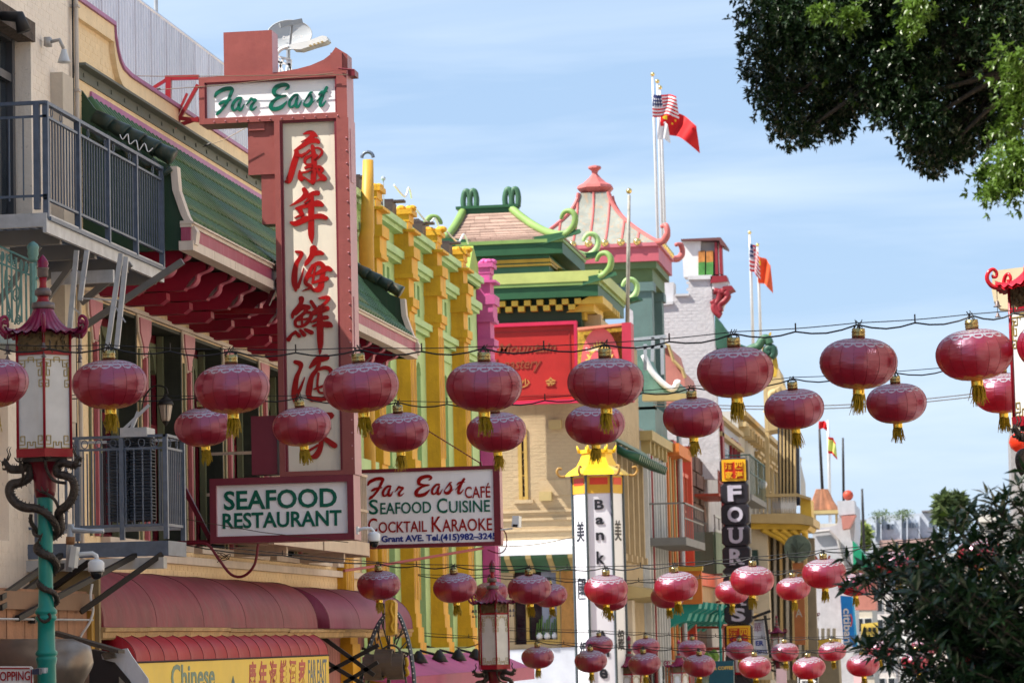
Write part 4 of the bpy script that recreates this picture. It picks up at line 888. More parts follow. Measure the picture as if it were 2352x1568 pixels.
curl = smooth_path([(-9.08, 9.10), (-9.05, 9.04), (-9.1, 8.99), (-9.21, 8.95), (-9.235, 8.87), (-9.29, 8.81), (-9.37, 8.79)], 4)
g = M()
for (a, b), (c, d) in zip(curl, curl[1:]): g.prism([(a, -.085, b), (a, .085, b), (a-.025, .085, b-.004), (a-.025, -.085, b-.004)], [(c, -.085, d), (c, .085, d), (c-.025, .085, d-.004), (c-.025, -.085, d-.004)])
b3 = me_of(g, 'bracket_scroll', PKS)
y = 35.9
while y < 50.1:
    a = inst('bracket', b1, bE, (0, y, 0)); a.location = Vector((0, y, 0))-bE.location
    b = inst('bracket', b2, bE, (0, y, 0)); b.location = Vector((0, y+.02, 0))-bE.location
    c = inst('bracket_scroll', b3, bE, (0, y, 0)); c.location = Vector((0, y, 0))-bE.location
    y += 1.13
# windows: deep reveals, maroon and olive frames, pink capitals
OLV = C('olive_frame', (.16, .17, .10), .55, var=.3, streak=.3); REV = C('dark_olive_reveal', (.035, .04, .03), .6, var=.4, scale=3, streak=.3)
for i, (y0, y1, z0, z1) in enumerate(wins):
    f = thing('_w', '', '', (0, 0, 0)) if False else None
    m = M().box(-10.69, -10.2, y0-.005, y0+.04, z0, z1).box(-10.69, -10.19, y1-.05, y1+.006, z0, z1).box(-10.69, -10.2, y0+.04, y1-.05, z1-.04, z1+.004)
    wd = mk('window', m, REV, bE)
    fr = M().box(-10.62, -10.52, y0+.04, y0+.14, z0, z1-.04).box(-10.62, -10.52, y1-.15, y1-.05, z0, z1-.04).box(-10.62, -10.52, y0+.14, y1-.15, z1-.16, z1-.05).box(-10.62, -10.5, y0+.14, y1-.15, 7.22, 7.32).box(-10.61, -10.53, (y0+y1)/2-.03, (y0+y1)/2+.03, z0, 7.22).box(-10.62, -10.5, y0+.14, y1-.15, z0, z0+.08)
    mk('frame', fr, MAROON, wd)
    arch = [(y0+.14, z1-.16), (y0+.5, z1-.16), (y0+.42, z1-.26), (y0+.28, z1-.34), (y0+.22, z1-.5), (y0+.14, z1-.56)]
    mk('arch_corner', M().yz(arch, -10.6, -10.5), OLV, wd); mk('arch_corner', M().yz([(y0+y1-a-.01, b) for a, b in arch], -10.6, -10.5), OLV, wd)
    mk('inner_frame', M().box(-10.5, -10.42, y0+.04, y0+.11, z0, z1-.05), OLV, wd); mk('inner_frame', M().box(-10.5, -10.42, y1-.12, y1-.05, z0, z1-.05), OLV, wd)
    mk('pane', M().box(-10.58, -10.56, y0+.14, y1-.15, z0+.08, 7.22), GLASSD, wd); mk('pane', M().box(-10.58, -10.56, y0+.14, y1-.15, 7.32, z1-.16), GLASSD, wd)
    mk('sill', M().box(-10.5, -10.08, y0-.08, y1+.08, z0-.09, z0), CRT, wd)
    yc = y0-.31
    cap = [(yc-.34, z1+.02), (yc+.34, z1+.02), (yc+.3, z1-.2), (yc+.14, z1-.36), (yc+.08, z1-.52), (yc-.08, z1-.52), (yc-.14, z1-.36), (yc-.3, z1-.2)]
    mk('pink_capital', M().yz([(a, b) for a, b in cap], -10.196, -10.17), CRT, wd); mk('pink_capital', M().yz([(yc+(a-yc)*.8, 8.3+(b-8.3)*.86) for a, b in cap], -10.17, -10.15), PINKT, wd)
    mk('mullion_shaft', M().box(-10.19, -10.14, yc-.04, yc+.04, z0, z1-.5), C('pink_shaft', (.38, .10, .13), .5), wd)
    mk('mullion_edge', M().box(-10.196, -10.17, yc-.24, yc-.19, z0, z1-.4).box(-10.196, -10.17, yc+.19, yc+.24, z0, z1-.4), OLV, wd)
mk('string_course', M().box(-10.2, -10.1, 35.1, 51.9, 5.50, 5.60), CRT, bE)
mk('head_moulding', M().box(-10.2, -10.14, 35.4, 51.8, 8.57, 8.62), CRT, bE)
# lower wall pieces behind the awning, wall light, pink boarded wall under second awning
PKW = C('faded_rose_boards', (.40, .16, .15), .75, var=.2, streak=.5, dirt=(.2, .12, .1), orand=.1)
me = me_of(M().box(-.01, .01, -.095, .095, -.75, .75), 'board', PKW); y = 44.3
while y < 51.6: inst('board', me, bE, (-10.17, y, 3.85)); y += .2
mk('lower_wall', M().box(-10.2, -10.185, 44.1, 52, 3.1, 4.7), PKW, bE)
li = thing('wall_lantern', 'black carriage lamp with cream glass on an arm beside the restaurant window', 'wall lamp', S(380, 950, -9.95))
p = S(380, 930, -9.85); mk('lamp_cap', M().lathe([(.11, 0), (.10, .02), (.085, .06), (.03, .10), (.015, .14)], p, 14), DARK, li, True)
mk('lamp_glass', M().lathe([(.045, -.20), (.06, -.17), (.085, -.02), (.085, 0)], p, 8), C('cream_lamp_glass', (.5, .4, .32), .3), li)
m = M()
for k in range(4): a = 2*pi*k/4+.4; m.tube([p+Vector((.09*cos(a), .09*sin(a), 0)), p+Vector((.05*cos(a), .05*sin(a), -.2))], .006, 4)
m.lathe([(.01, -.26), (.03, -.23), (.05, -.2)], p, 10); mk('lamp_cage', m, DARK, li)
mk('lamp_arm', M().tube(smooth_path([(-10.15, p.y, p.z-.05), (-10.12, p.y, p.z+.1), (-10.0, p.y, p.z+.24), tuple(p+Vector((0, 0, .22))), tuple(p+Vector((.03, 0, .14)))]), .011, 6), DARK, li)
# corrugated metal shed on the roof, panels with ribs
sh = thing('metal_shed', 'pale corrugated metal screen rising on the roof behind the restaurant parapet', 'roof screen', (-12, 45, 11.2))
PM = C('pale_corrugated_metal', (.66, .64, .68), .36, .45, .12, 2, .4, dirt=(.42, .36, .41), orand=.07)
def panel(w, z0, z1):
    g = M(); n = int(w/.15); vs = []
    for i in range(n*4+1):
        yy = i/(n*4)*w; k = i % 4; x = (0, .06, .06, 0)[k]; vs += [(x, yy, z0), (x, yy, z1)]
    g.add(vs, [(2*i, 2*i+2, 2*i+3, 2*i+1) for i in range(n*4)]); g.add([(-.03, 0, z0), (-.03, w, z0), (-.03, w, z1), (-.03, 0, z1)], [(3, 2, 1, 0)]); g.box(0, .03, 0, .03, z0, z1); return g
pm = me_of(panel(.9, 11.1, 14.0), 'panel', PM)
for k in range(12):
    o = inst('panel', pm, sh, (-12, 40.7+k*.905, 0)); o.location = Vector((-12, 40.7+k*.905, 0))-sh.location
m = M()
for k in range(12): m.tube([(-12, 40.7+k*.905, 14.03), (-12, 41.6+k*.905, 14.03)], .05, 8)
mk('top_trim', m, PM, sh)
for k in range(12): mk('batten', M().box(-11.99, -11.96, 40.66+k*.905, 40.78+k*.905, 11.1, 14.0), C('mauve_grey_batten', (.30, .25, .28), .5, .2), sh); mk('side_wall', M().box(-14.5, -12.02, 51.5, 51.56, 11.1, 13.9), PM, sh)
tag(mk('antenna_mast', M().tube([(-12.6, 48, 11), (-12.6, 48, 19.5)], .035, 8), C('mast_grey')), 'thin grey mast rising behind the corrugated roof screen at top left', 'mast')
# cream fire escape balcony between the signs
cb = thing('cream_balcony', 'cream painted steel balcony behind the lower sign boxes of the restaurant', 'balcony', (-9.8, 45, 5.9))
CS = C('cream_steel', (.60, .47, .36), .55, streak=.3)
for a, b in ((41.2, 44.4), (44.5, 47.9)): mk('floor_edge', M().box(-9.35, -9.28, a, b, 5.78, 5.98), CS, cb)
mk('floor_plate', M().box(-10.2, -9.36, 41.2, 47.9, 5.84, 5.9), CS, cb); mk('end_edge', M().box(-10.2, -9.28, 47.9, 47.95, 5.76, 5.98), CS, cb)
for z in (7.0, 6.45): mk('rail', M().box(-9.33, -9.29, 41.2, 47.95, z, z+.04).box(-10.2, -9.3, 47.91, 47.94, z, z+.04).box(-10.2, -9.3, 41.18, 41.21, z, z+.04), CS, cb)
bm = me_of(M().box(-.012, .012, -.012, .012, 0, 1.02), 'baluster', CS)
for k in range(54): inst('baluster', bm, cb, (-9.31, 41.3+k*.124, 5.98))
for k in range(7): inst('baluster', bm, cb, (-10.1+k*.12, 47.92, 5.98))
for y in (42.5, 46.5): mk('support_beam', M().box(-10.2, -9.4, y, y+.1, 5.66, 5.8), CS, cb)
# ------------------------------------------------------------------ awnings
AWN = mat('faded_maroon_canvas', (.21, .032, .05), .6, var=.4, scale=1.3, streak=.75, bump=.9, bscale=2.6, dirt=(.17, .09, .085), speck=.3)
AWR = mat('bright_red_canvas', (.34, .008, .02), .55, var=.2, scale=1.2, streak=.35, dirt=(.36, .09, .12), bump=.15, bscale=4)
def barrel(y0, y1, xo, z0, zt, seg, mt, name, par, sag=.0, xw=-10.2, nb=24, seamd=.0):
    """quarter barrel of cloth stretched on hoops, one panel between two hoops"""
    n = seg; w = (y1-y0)/n
    for k in range(n):
        g = M(); a0 = y0+k*w
        def P(i, j):
            t = pi/2*i/12; f = j/6; s = 1-seamd*sin(pi*f)
            return (xw+(xo-xw)*sin(t)**.9*s if i else xw, a0+w*f, z0+(zt-z0)*cos(t)**.9*s if i < 12 else z0)
        g.grid(P, 12, 6); g.grid(lambda i, j: Vector(P(i, j))+Vector((-.012, 0, -.012)), 12, 6)
        if k == 0: g.xz([(P(i, 0)[0], P(i, 0)[2]) for i in range(13)]+[(xw, z0)], a0-.004, a0-.02)
        if k == n-1: g.xz([(P(i, 6)[0], P(i, 6)[2]) for i in range(13)]+[(xw, z0)], a0+w+.004, a0+w+.02)
        mk(name, g, mt, par, True)
    g = M()
    for k in range(n+1):
        g.tube([(xw+(xo-xw)*sin(pi/2*i/12)**.9, y0+k*w, z0+(zt-z0)*cos(pi/2*i/12)**.9+.004) for i in range(13)], .004, 5)
    mk('hoop_seams', g, C('seam_shadow', (.10, .03, .035), .7), par, kind='stuff')
xo = -9.42
a1 = thing('barrel_awning', 'long faded maroon barrel awning, dusty and streaked, below the steel balcony', 'awning', (-9.9, 39, 4.65))
barrel(33.3, 44.6, xo, 4.66, 5.34, 5, AWN, 'canvas_panel', a1)
a2 = thing('barrel_awning', 'second faded mauve barrel awning with an open end towards the yellow building', 'awning', (-9.9, 48, 4.65))
AWN2 = mat('faded_mauve_canvas', (.20, .028, .07), .55, var=.25, scale=.9, streak=.35, bump=.2, bscale=3, dirt=(.30, .14, .2))
barrel(44.9, 51.7, -9.3, 4.66, 5.30, 3, AWN2, 'canvas_panel', a2)
gt = thing('timber_gutter', 'weathered ochre timber fascia running along the foot of both maroon awnings', 'fascia', (-9.4, 42, 4.55))
OCH = C('weathered_ochre_timber', (.42, .27, .13), .8, var=.3, scale=4, streak=.5, bump=.6, dirt=(.12, .07, .03), orand=.15)
y = 33.2; rr = random.Random(5)
while y < 52:
    L_ = rr.uniform(1.3, 2.2); e = min(y+L_, 52.2); dz = rr.uniform(-.012, .012)
    mk('fascia_board', M().xz([(xo-.03, 4.66+dz), (xo+.05, 4.65+dz), (xo+.045, 4.61+dz), (xo+.02, 4.6+dz), (xo+.015, 4.54+dz), (xo-.01, 4.52+dz), (xo-.03, 4.52+dz)], y, e-.01), OCH, gt); y = e
# lower red awning and yellow lettered valance
a3 = thing('lettered_awning', 'bright red scalloped awning with a yellow valance lettered Chinese and FAR EAST', 'awning', (-9.6, 39, 4.3))
xv = -9.18
barrel(33.75, 44.15, xv, 4.27, 4.60, 17, AWR, 'canvas_panel', a3, xw=-9.62, seamd=.045)
YV = mat('yellow_vinyl_valance', (.78, .52, .03), .45, var=.08, streak=.15, dirt=(.6, .45, .15))
mk('valance', M().box(xv-.02, xv, 33.72, 44.18, 3.3, 4.27), YV, a3); mk('valance_cord', M().tube([(xv+.004, 33.72, 4.27), (xv+.004, 44.18, 4.27)], .012, 5), C('black_cord', (.05, .015, .015), .7), a3)
mk('end_panel', M().box(-9.62, xv-.02, 44.14, 44.17, 3.3, 4.27), YV, a3)
text(a3, 'Chinese', GRNL, (xv, 36.3, 4.08), 2.1, .30, 'street', .02, 0, .004)
m = M().yz([(38.0, 3.55), (38.12, 3.9), (38.3, 4.06), (38.45, 3.9), (38.6, 3.55)], xv+.001, xv+.004); mk('printed_emblem', m, C('emblem_grey_green', (.05, .12, .12), .5), a3)
for k, chx in enumerate('康年海鮮酒家'): text(a3, chx, C('printed_red', (.45, .05, .03), .5), (xv, 39.35+k*.60 , 4.03), .46, .40, 'street', .03, .15, .004)
text(a3, 'FAR EAST', C('printed_grey_blue', (.09, .14, .22), .5), (xv, 43.4, 4.04), 1.25, .36, 'street', .0, 0, .004)
xb = thing('crossed_braces', 'crossed dark steel braces under the second awning before the rose boards', 'braces', (-9.8, 45, 3.9))
for a, b in (((735, 1458), (860, 1550)), ((742, 1548), (870, 1480)), ((742, 1515), (850, 1580)), ((790, 1568), (868, 1520))): mk('brace', M().bar(Q(*a, 45.6), Q(*b, 45.6), .05, .06), DARK, xb)
mk('notice_box', M().box(-10.15, -9.95, 45.9, 46.3, 3.95, 4.4), C('dark_box', (.12, .05, .04), .5), xb)
# ------------------------------------------------------------------ the tall restaurant blade sign
YS = 39.5; D = .45
ts = thing('blade_sign', 'tall salmon pink T shaped blade sign with red brush characters and Far East header', 'sign', Q(720, 1245, YS))
def box_d(m, u0, v0, u1, v1, y0=YS, y1=YS+D):
    a, b = Q(u0, v0, YS), Q(u1, v1, YS); m.box(a.x, b.x, y0, y1, b.z, a.z); return a, b
SG = [SIGNP, SIGNL]
def cab(name, m):   # street-facing sides get a paler pink, sky light put into the colour
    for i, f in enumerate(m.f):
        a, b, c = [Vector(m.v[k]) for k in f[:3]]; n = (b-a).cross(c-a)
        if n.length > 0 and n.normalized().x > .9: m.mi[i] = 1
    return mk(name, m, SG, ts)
# header cabinet
H = Q(460, 175, YS), Q(797, 275, YS); hx0, hx1, hz1, hz0 = Q(457, 225, YS).x, Q(797, 225, YS).x, 11.86, 11.235
m = M(); f = .075
m.box(hx0, hx1, YS, YS+D, hz1-f, hz1); m.box(hx0, hx1, YS, YS+D, hz0, hz0+f); m.box(hx0, hx0+f, YS, YS+D, hz0+f, hz1-f); m.box(hx1-.14, hx1, YS, YS+D, hz0+f, hz1-f)
cab('header_cabinet', m)
mk('header_face', M().box(hx0+f, hx1-.14, YS+.06, YS+D-.06, hz0+f, hz1-f), FACEW, ts)
mk('header_trim', M().box(hx0+f, hx0+f+.02, YS+.012, YS+.06, hz0+f, hz1-f).box(hx1-.16, hx1-.14, YS+.012, YS+.06, hz0+f, hz1-f).box(hx0+f, hx1-.14, YS+.012, YS+.06, hz1-f-.02, hz1-f), SIGND, ts)
FZ = lambda fx0, fx1, fz0, fz1, bx0, bx1, by0, by1, Y: (lambda x, y: Vector((fx0+(x-bx0)/(bx1-bx0)*(fx1-fx0), Y, fz1-(y-by0)/(by1-by0)*(fz1-fz0))))
class PF:
    def __init__(s, g): s.g = g; s.nrm = Vector((0, -1, 0))
    def __call__(s, x, y): return s.g(x, y)
def unrot(x, y, k=.026): return x, y+k*(x-1180)      # the letters are level on the sign
la_, lb_ = Q(488, 250, YS), Q(752, 185, YS)
for i, st in enumerate(FAR):
    pass
g = FZ(Q(490, 230, YS).x, Q(752, 230, YS).x, 11.335, 11.765, 150, 2215, 108+0, 640, YS+.06)
grp = [FAR[0:3], FAR[3:5], FAR[5:6], FAR[6:8], FAR[8:10], FAR[10:13], FAR[13:16]]
for s_ in grp: mk('script_letter', brush(M(), [[(*unrot(x, y, .03), h) for x, y, h in st] for st in s_], PF(g), .02), GRNL, ts)
# shaft
sx0, sx1 = Q(636, 700, YS).x, Q(808, 700, YS).x; zt_, zb_ = hz0, Q(700, 1092, YS).z
f0 = .075; m = M()
fx0 = sx0+.075; fx1 = sx1-.16
m.box(sx0, fx0, YS, YS+D, zb_, zt_); m.box(fx1, sx1, YS, YS+D, zb_, zt_); m.box(fx0, fx1, YS, YS+D, zb_, zb_+.06)
cab('shaft_cabinet', m)
mk('shaft_face', M().box(fx0, fx1, YS+.07, YS+D-.07, zb_+.06, zt_), FACEC, ts)
mk('shaft_trim', M().box(fx0, fx0+.03, YS+.015, YS+.07, zb_+.06, zt_).box(fx1-.03, fx1, YS+.015, YS+.07, zb_+.06, zt_).box(fx0, fx1, YS+.02, YS+.07, zt_-.03, zt_), SIGND, ts)
def toD(x, y, fr):
    if fr == 'a': return (1080+x/3.137)/1.7415, (480+y/3.137)/1.7415
    return (1080+x/1.744)/1.7415, (960+y/1.744)/1.7415
for data, fr, sc_ in ((HANZI_A, 'a', 1), (HANZI_B, 'b', 1)):
    mid = 840 if fr == 'a' else None
    rows_ = {}
    for st in data:
        yc = sum(p[1] for p in st)/len(st); key = (0 if yc < 845 else 1) if fr == 'a' else (2 if yc < 385 else 3 if yc < 800 else 4 if yc < 1150 else 5)
        rows_.setdefault(key, []).append(st)
    for k, ss in rows_.items():
        mk('brush_character', brush(M(), ss, Face(lambda x, y, fr=fr: toD(x, y, fr), YS+.07), .016), REDL, ts)
# shoulder boxes, top plates, crest
m = M(); box_d(m, 566, 272, 634.5, 398, YS+.06, YS+D-.06); cab('shoulder_box', m)
m = M(); a, b = box_d(m, 597, 398, 636, 512, YS+.08, YS+D-.08); cab('shoulder_box', m)
m = M(); box_d(m, 569, 280, 606, 298, YS+.03, YS+.06); mk('cover_plate', m, SIGNP, ts)
m = M(); a = Q(511, 70, YS); b = Q(624, 168, YS); m.box(a.x, b.x, YS+.05, YS+D-.05, hz1, a.z-.02); cab('top_box', m)
m = M(); cz = hz1
prof_ = [(Q(u, 0, YS).x, Q(u, v, YS).z) for u, v in ((616, 165), (640, 163), (680, 156), (710, 148), (740, 135), (760, 118), (770, 105))]
cx = [Q(u, v, YS).x for u, v in ((616, 165), (640, 163), (680, 156), (710, 148), (740, 135), (757, 122), (768, 106), (784, 116))]
czs = [Q(u, v, YS).z for u, v in ((616, 165), (640, 163), (680, 156), (710, 148), (740, 135), (757, 122), (768, 106), (784, 116))]
m.xz([(cx[0]-.03, hz1)]+list(zip(cx, czs))+[(hx1, czs[-1]-.04), (hx1, hz1)], YS+.08, YS+D-.08); cab('crest', m)
m = M(); a, b = Q(757, 120, YS), Q(784, 165, YS); m.box(a.x, b.x, YS+.045, YS+.08, hz1+.01, a.z); mk('crest_plate', m, SIGNP, ts)
m = M(); m.box(hx1-.02, hx1+.09, YS+.1, YS+D-.1, hz1-.06, hz1+.02); m.tube([(hx1-.1, YS-.03, hz1+.02), (hx1+.11, YS-.03, hz1-.01)], .012, 6); mk('cable_anchor', m, SIGND, ts)
m = M(); rr = random.Random(2)
for k in range(26): z = zb_+.2+k*(zt_-zb_-.3)/26; m.ball((sx1-.03, YS-.004, z), .012, 6)
for k in range(12): m.ball((hx0+.2+k*.15, YS-.004, hz0+.03), .011, 6)
mk('rivets', m, SIGNL, ts, kind='stuff')
mk('side_hatch', M().box(sx1, sx1+.008, YS+.1, YS+.3, 10.4, 11.1).box(sx1, sx1+.01, YS+.12, YS+.3, 8.2, 8.9), SIGNL, ts)
# foot: seafood box
qx0, qx1 = Q(482, 1170, YS).x, Q(813, 1170, YS).x; qz1, qz0 = zb_, Q(640, 1243, YS).z
m = M(); f = .085
SGM = C('rose_maroon_sign_metal', (.19, .03, .05), .35, var=.15, streak=.3, dirt=(.14, .03, .05))
m.box(qx0, qx1, YS, YS+D, qz1-.09, qz1-.002); m.box(qx0, qx1, YS, YS+D, qz0, qz0+f); m.box(qx0, qx0+f, YS, YS+D, qz0+f, qz1-.09); m.box(qx1-f, qx1, YS, YS+D, qz0+f, qz1-.09)
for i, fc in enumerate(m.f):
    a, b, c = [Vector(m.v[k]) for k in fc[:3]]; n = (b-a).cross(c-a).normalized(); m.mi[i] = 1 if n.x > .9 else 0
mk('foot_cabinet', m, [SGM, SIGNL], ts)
mk('foot_face', M().box(qx0+f, qx1-f, YS+.06, YS+D-.06, qz0+f, qz1-.09), FACEW, ts)
m = M(); box_d(m, 574, 955, 635, 1088, YS+.06, YS+D-.06); mk('foot_back_box', m, [SGM], ts)
cxm = (Q(512, 1150, YS).x+Q(772, 1150, YS).x)/2
text(ts, 'SEAFOOD', GRNL, (cxm, YS+.06, Q(640, 1145, YS).z), Q(772, 1150, YS).x-Q(512, 1150, YS).x, .25, bold=.022, depth=.012)
cxm = (Q(509, 1195, YS).x+Q(783, 1195, YS).x)/2
text(ts, 'RESTAURANT', GRNL, (cxm, YS+.06, Q(640, 1192, YS).z), Q(783, 1195, YS).x-Q(509, 1195, YS).x, .205, bold=.022, depth=.012)
# red steel arms that carry it
REDS = C('red_steel', (.24, .01, .018), .4, var=.2, streak=.2)
P_ = lambda u, v: Q(u, v, YS+.2)
for a, b, w_ in (((380, 180), (457, 178), .06), ((352, 265), (457, 277), .05), ((340, 210), (385, 182), .04), ((388, 180), (384, 328), .07), ((455, 195), (384, 325), .045), ((405, 290), (457, 272), .045), ((430, 215), (380, 325), .03)):
    mk('steel_arm', M().bar(P_(*a), P_(*b), w_, w_), REDS, ts)
mk('steel_arm', M().bar(Q(362, 716, YS+.2), Q(636, 714, YS+.2), .07, .07), REDS, ts)
mk('steel_arm', M().bar(Q(405, 1085, YS+.2), Q(484, 1240, YS+.2), .06, .06), MAROON, ts); mk('steel_arm', M().bar(Q(408, 1247, YS+.2), Q(484, 1244, YS+.2), .06, .06), MAROON, ts)
mk('steel_arm', M().bar(Q(614, 700, YS+.2), Q(640, 640, YS+.2), .06), MAROON, ts)
tag(mk('conduit_loop', M().tube(smooth_path([tuple(Q(u, v, YS-.1)) for u, v in ((410, 1265), (412, 1250), (430, 1247), (475, 1249), (500, 1280), (530, 1318), (560, 1322), (585, 1295), (593, 1248))]), .018, 8), MAROON), 'dark red curved conduit looping below the seafood restaurant box', 'conduit')
for i, (a, b, l) in enumerate((((0, 170), (800, 172), 'thin stay wire running level to the top of the tall sign header'), ((270, 213), (765, 168), 'thin stay wire slanting across the Far East header'), ((465, 338), (563, 295), 'short stay wire from the wall to the sign shoulder'), ((405, 1188), (800, 1245), 'thin stay wire slanting across the seafood restaurant box'))):
    y0, y1 = (YS-.05, YS-.05)
    pa_, pb_ = Q(*a, y0), Q(*b, y1)
    w_ = mk('stay_wire', M().tube([pa_, pa_.lerp(pb_, .5)-Vector((0, 0, .03)), pb_], .005, 5), C('aged_wire', (.12, .09, .06), .5, .5)); tag(w_, l, 'wire')
    if i in (1, 2): mk('turnbuckle', M().tube([pa_.lerp(pb_, .05), pa_.lerp(pb_, .2)], .014, 6), DARK, w_)
# dome camera on the sign foot
dmc = thing('dome_camera', 'white dome camera on a curved arm at the corner of the seafood box', 'camera', Q(830, 1215, YS))
P_ = lambda u, v: Q(u, v, YS-.05)
mk('wall_plate', M().cp([(818, 1208), (822, 1208), (822, 1226), (818, 1226)], YS-.1, YS+.0), C('white_plastic'), dmc)
mk('camera_arm', M().tube([P_(821, 1217), P_(835, 1213), P_(852, 1213), P_(858, 1219), P_(859, 1226)], .022, 8), C('white_plastic'), dmc, True); dome(dmc, P_(859, 1243), 1.05)
# satellite dish on the roof behind and the street lamp head
sd = thing('satellite_dish', 'grey satellite dish with partial lettering on a lattice stand behind the sign top', 'satellite dish', Q(655, 165, 44))
c = Q(663, 86, 44); m = M(); n = 28
dn = Vector((.35, -.9, .35)).normalized(); e1 = dn.cross(Vector((0, 0, 1))).normalized(); e2 = e1.cross(dn)
tl = math.radians(-12)
vs = [c+dn*.0]; fs = []
for r in range(1, 6):
    for k in range(n): a = 2*pi*k/n; rr_ = r/5; vs.append(c-(e1*cos(tl)+e2*sin(tl))*(-cos(a)*.335*rr_)+(e2*cos(tl)-e1*sin(tl))*(sin(a)*.245*rr_)+dn*.07*rr_*rr_)
for k in range(n): fs.append((0, 1+k, 1+(k+1) % n))
for r in range(4):
    for k in range(n): fs.append((1+r*n+k, 1+(r+1)*n+k, 1+(r+1)*n+(k+1) % n, 1+r*n+(k+1) % n))
m.add(vs, fs); b0 = len(vs); m.add([v-dn*.015 for v in vs], [f[::-1] for f in fs]); mk('dish', m, C('dish_grey', (.40, .42, .44), .35, var=.08), sd, True)
mk('dish_rim', M().tube(vs[-n:]+[vs[-n]], .009, 6, False), C('dish_grey'), sd, True)
tx = text(sd, 'DIRECTV', WHITE, c+Vector((.08, -.08, -.02)), .30, .05, bold=.02, depth=.004)
mk('feed_arm', M().bar(c+dn*-.02+e2*-.2, c+dn*.38+e2*.02, .03), C('mast_grey'), sd); mk('feed_horn', M().bar(c+dn*.36+e1*-.15+e2*.06, c+dn*.36+e1*.18+e2*-.02, .055, .07), C('dish_grey2', (.3, .32, .34), .4), sd)
mk('mount_pole', M().tube([c-dn*.05, c-dn*.08-Vector((0, 0, .35)), Q(657, 180, 44)], .03, 8), C('mast_grey'), sd)
m = M()
for a, b in (((636, 130), (650, 165)), ((636, 130), (668, 138)), ((668, 138), (666, 168)), ((650, 135), (640, 168)), ((660, 138), (672, 168)), ((636, 142), (668, 150))): m.bar(Q(*a, 43.9), Q(*b, 43.9), .04, .03)
mk('lattice_stand', m, WHITE, sd)
slm = thing('street_light', 'white led street light head on a curved arm behind the sign header', 'street light', Q(640, 168, 42))
mk('light_arm', M().tube(smooth_path([tuple(Q(u, v, 42)) for u, v in ((632, 230), (630, 160), (634, 130), (645, 114), (664, 107))]), .028, 8), WHITE, slm, True)
pts = [(662, 104), (672, 101), (712, 92), (740, 82), (750, 84), (753, 92), (745, 97), (720, 104), (690, 114), (672, 113)]
mk('light_head', M().cp(pts, 41.85, 42.1), C('lamp_head_grey_white', (.6, .62, .63), .4), slm)
for k in range(4): mk('led_panel', M().cp([(709+k*9, 104-k*2.8), (714+k*9, 102.5-k*2.8), (717+k*9, 106-k*2.8), (712+k*9, 108-k*2.8)], 41.83, 41.85), C('led_ochre', (.3, .22, .1), .3), slm)
# ------------------------------------------------------------------ cafe sign
cs = thing('cafe_sign', 'white cafe sign listing seafood cuisine and cocktail karaoke in a dark red frame', 'sign', Q(990, 1255, 50))
Y5 = 50.0; cx0, cx1 = Q(822, 1165, Y5).x, Q(1148, 1165, Y5).x; c1, c0 = 7.245, 5.955
f = .06; m = M().box(cx0, cx1, Y5, Y5+.3, c1-f, c1).box(cx0, cx1, Y5, Y5+.3, c0, c0+f).box(cx0, cx0+f, Y5, Y5+.3, c0+f, c1-f).box(cx1-.1, cx1, Y5, Y5+.3, c0+f, c1-f)
mk('sign_frame', m, SIGND, cs); mk('frame_side', M().box(cx1, cx1+.008, Y5+.02, Y5+.28, c0+.02, c1-.02), SIGNL, cs)
mk('sign_face', M().box(cx0+f, cx1-.1, Y5+.03, Y5+.27, c0+f, c1-f), FACEW, cs)
g = FZ(Q(843, 1110, Y5).x, Q(1068, 1110, Y5).x, Q(950, 1146, Y5).z, Q(950, 1087, Y5).z, 150, 2215, 108, 640, Y5+.029)
for s_ in grp: mk('script_letter', brush(M(), [[(*unrot(x, y, .03), h*1.08) for x, y, h in st] for st in s_], PF(g), .012), REDL, cs)
def tx5(s, mt, u0, v0, u1, v1, **k):
    a, b = Q(u0, (v0+v1)/2, Y5), Q(u1, (v0+v1)/2, Y5); zz = (v1-v0)/FPX*Y5
    return text(cs, s, mt, ((a.x+b.x)/2, Y5+.03, a.z*.5+b.z*.5), b.x-a.x, zz, depth=.012, **k)
tx5('CAFÉ', REDL, 1067, 1109, 1126, 1143, bold=.01)
tx5('S', GRNL, 847, 1146, 868, 1181, bold=.01); tx5('EAFOOD', GRNL, 873, 1152, 990, 1179, bold=.01); tx5('C', GRNL, 1003, 1143, 1027, 1178, bold=.01); tx5('UISINE', GRNL, 1031, 1148, 1125, 1176, bold=.01)
tx5('C', REDL, 845, 1189, 866, 1221, bold=.01); tx5('OCKTAIL', REDL, 869, 1196, 980, 1222, bold=.01); tx5('K', REDL, 991, 1185, 1014, 1221, bold=.01); tx5('ARAOKE', REDL, 1015, 1190, 1130, 1219, bold=.01)
tx5('631 Grant AVE. Tel.(415)982–3245', BLUL, 838, 1226, 1140, 1246, bold=.03)
m = M()
for k in range(18): p, q = Q(985, 990, Y5+.1), Q(1103, 1063, Y5+.1); a = p.lerp(q, k/18); b = p.lerp(q, (k+.7)/18); m.bar(a, b, .03, .02)
m.bar(Q(985, 990, Y5+.1), Q(1103, 1063, Y5+.1), .012); m.bar(Q(1103, 1060, Y5+.1), Q(1105, 1070, Y5+.1), .04); mk('chain_stay', m, MAROON, cs, kind='stuff')
mk('support_pipe', M().tube([Q(790, 1310, 46.5), Q(860, 1300, 48), Q(1110, 1258, 50.1)], .022, 8), C('faded_red_pipe', (.42, .1, .1), .5), cs)
mk('hanging_cable', M().tube(smooth_path([tuple(Q(u, v, 50)) for u, v in ((1148, 1210), (1162, 1225), (1163, 1255), (1148, 1270), (1120, 1262))]), .01, 5), MAROON, cs)
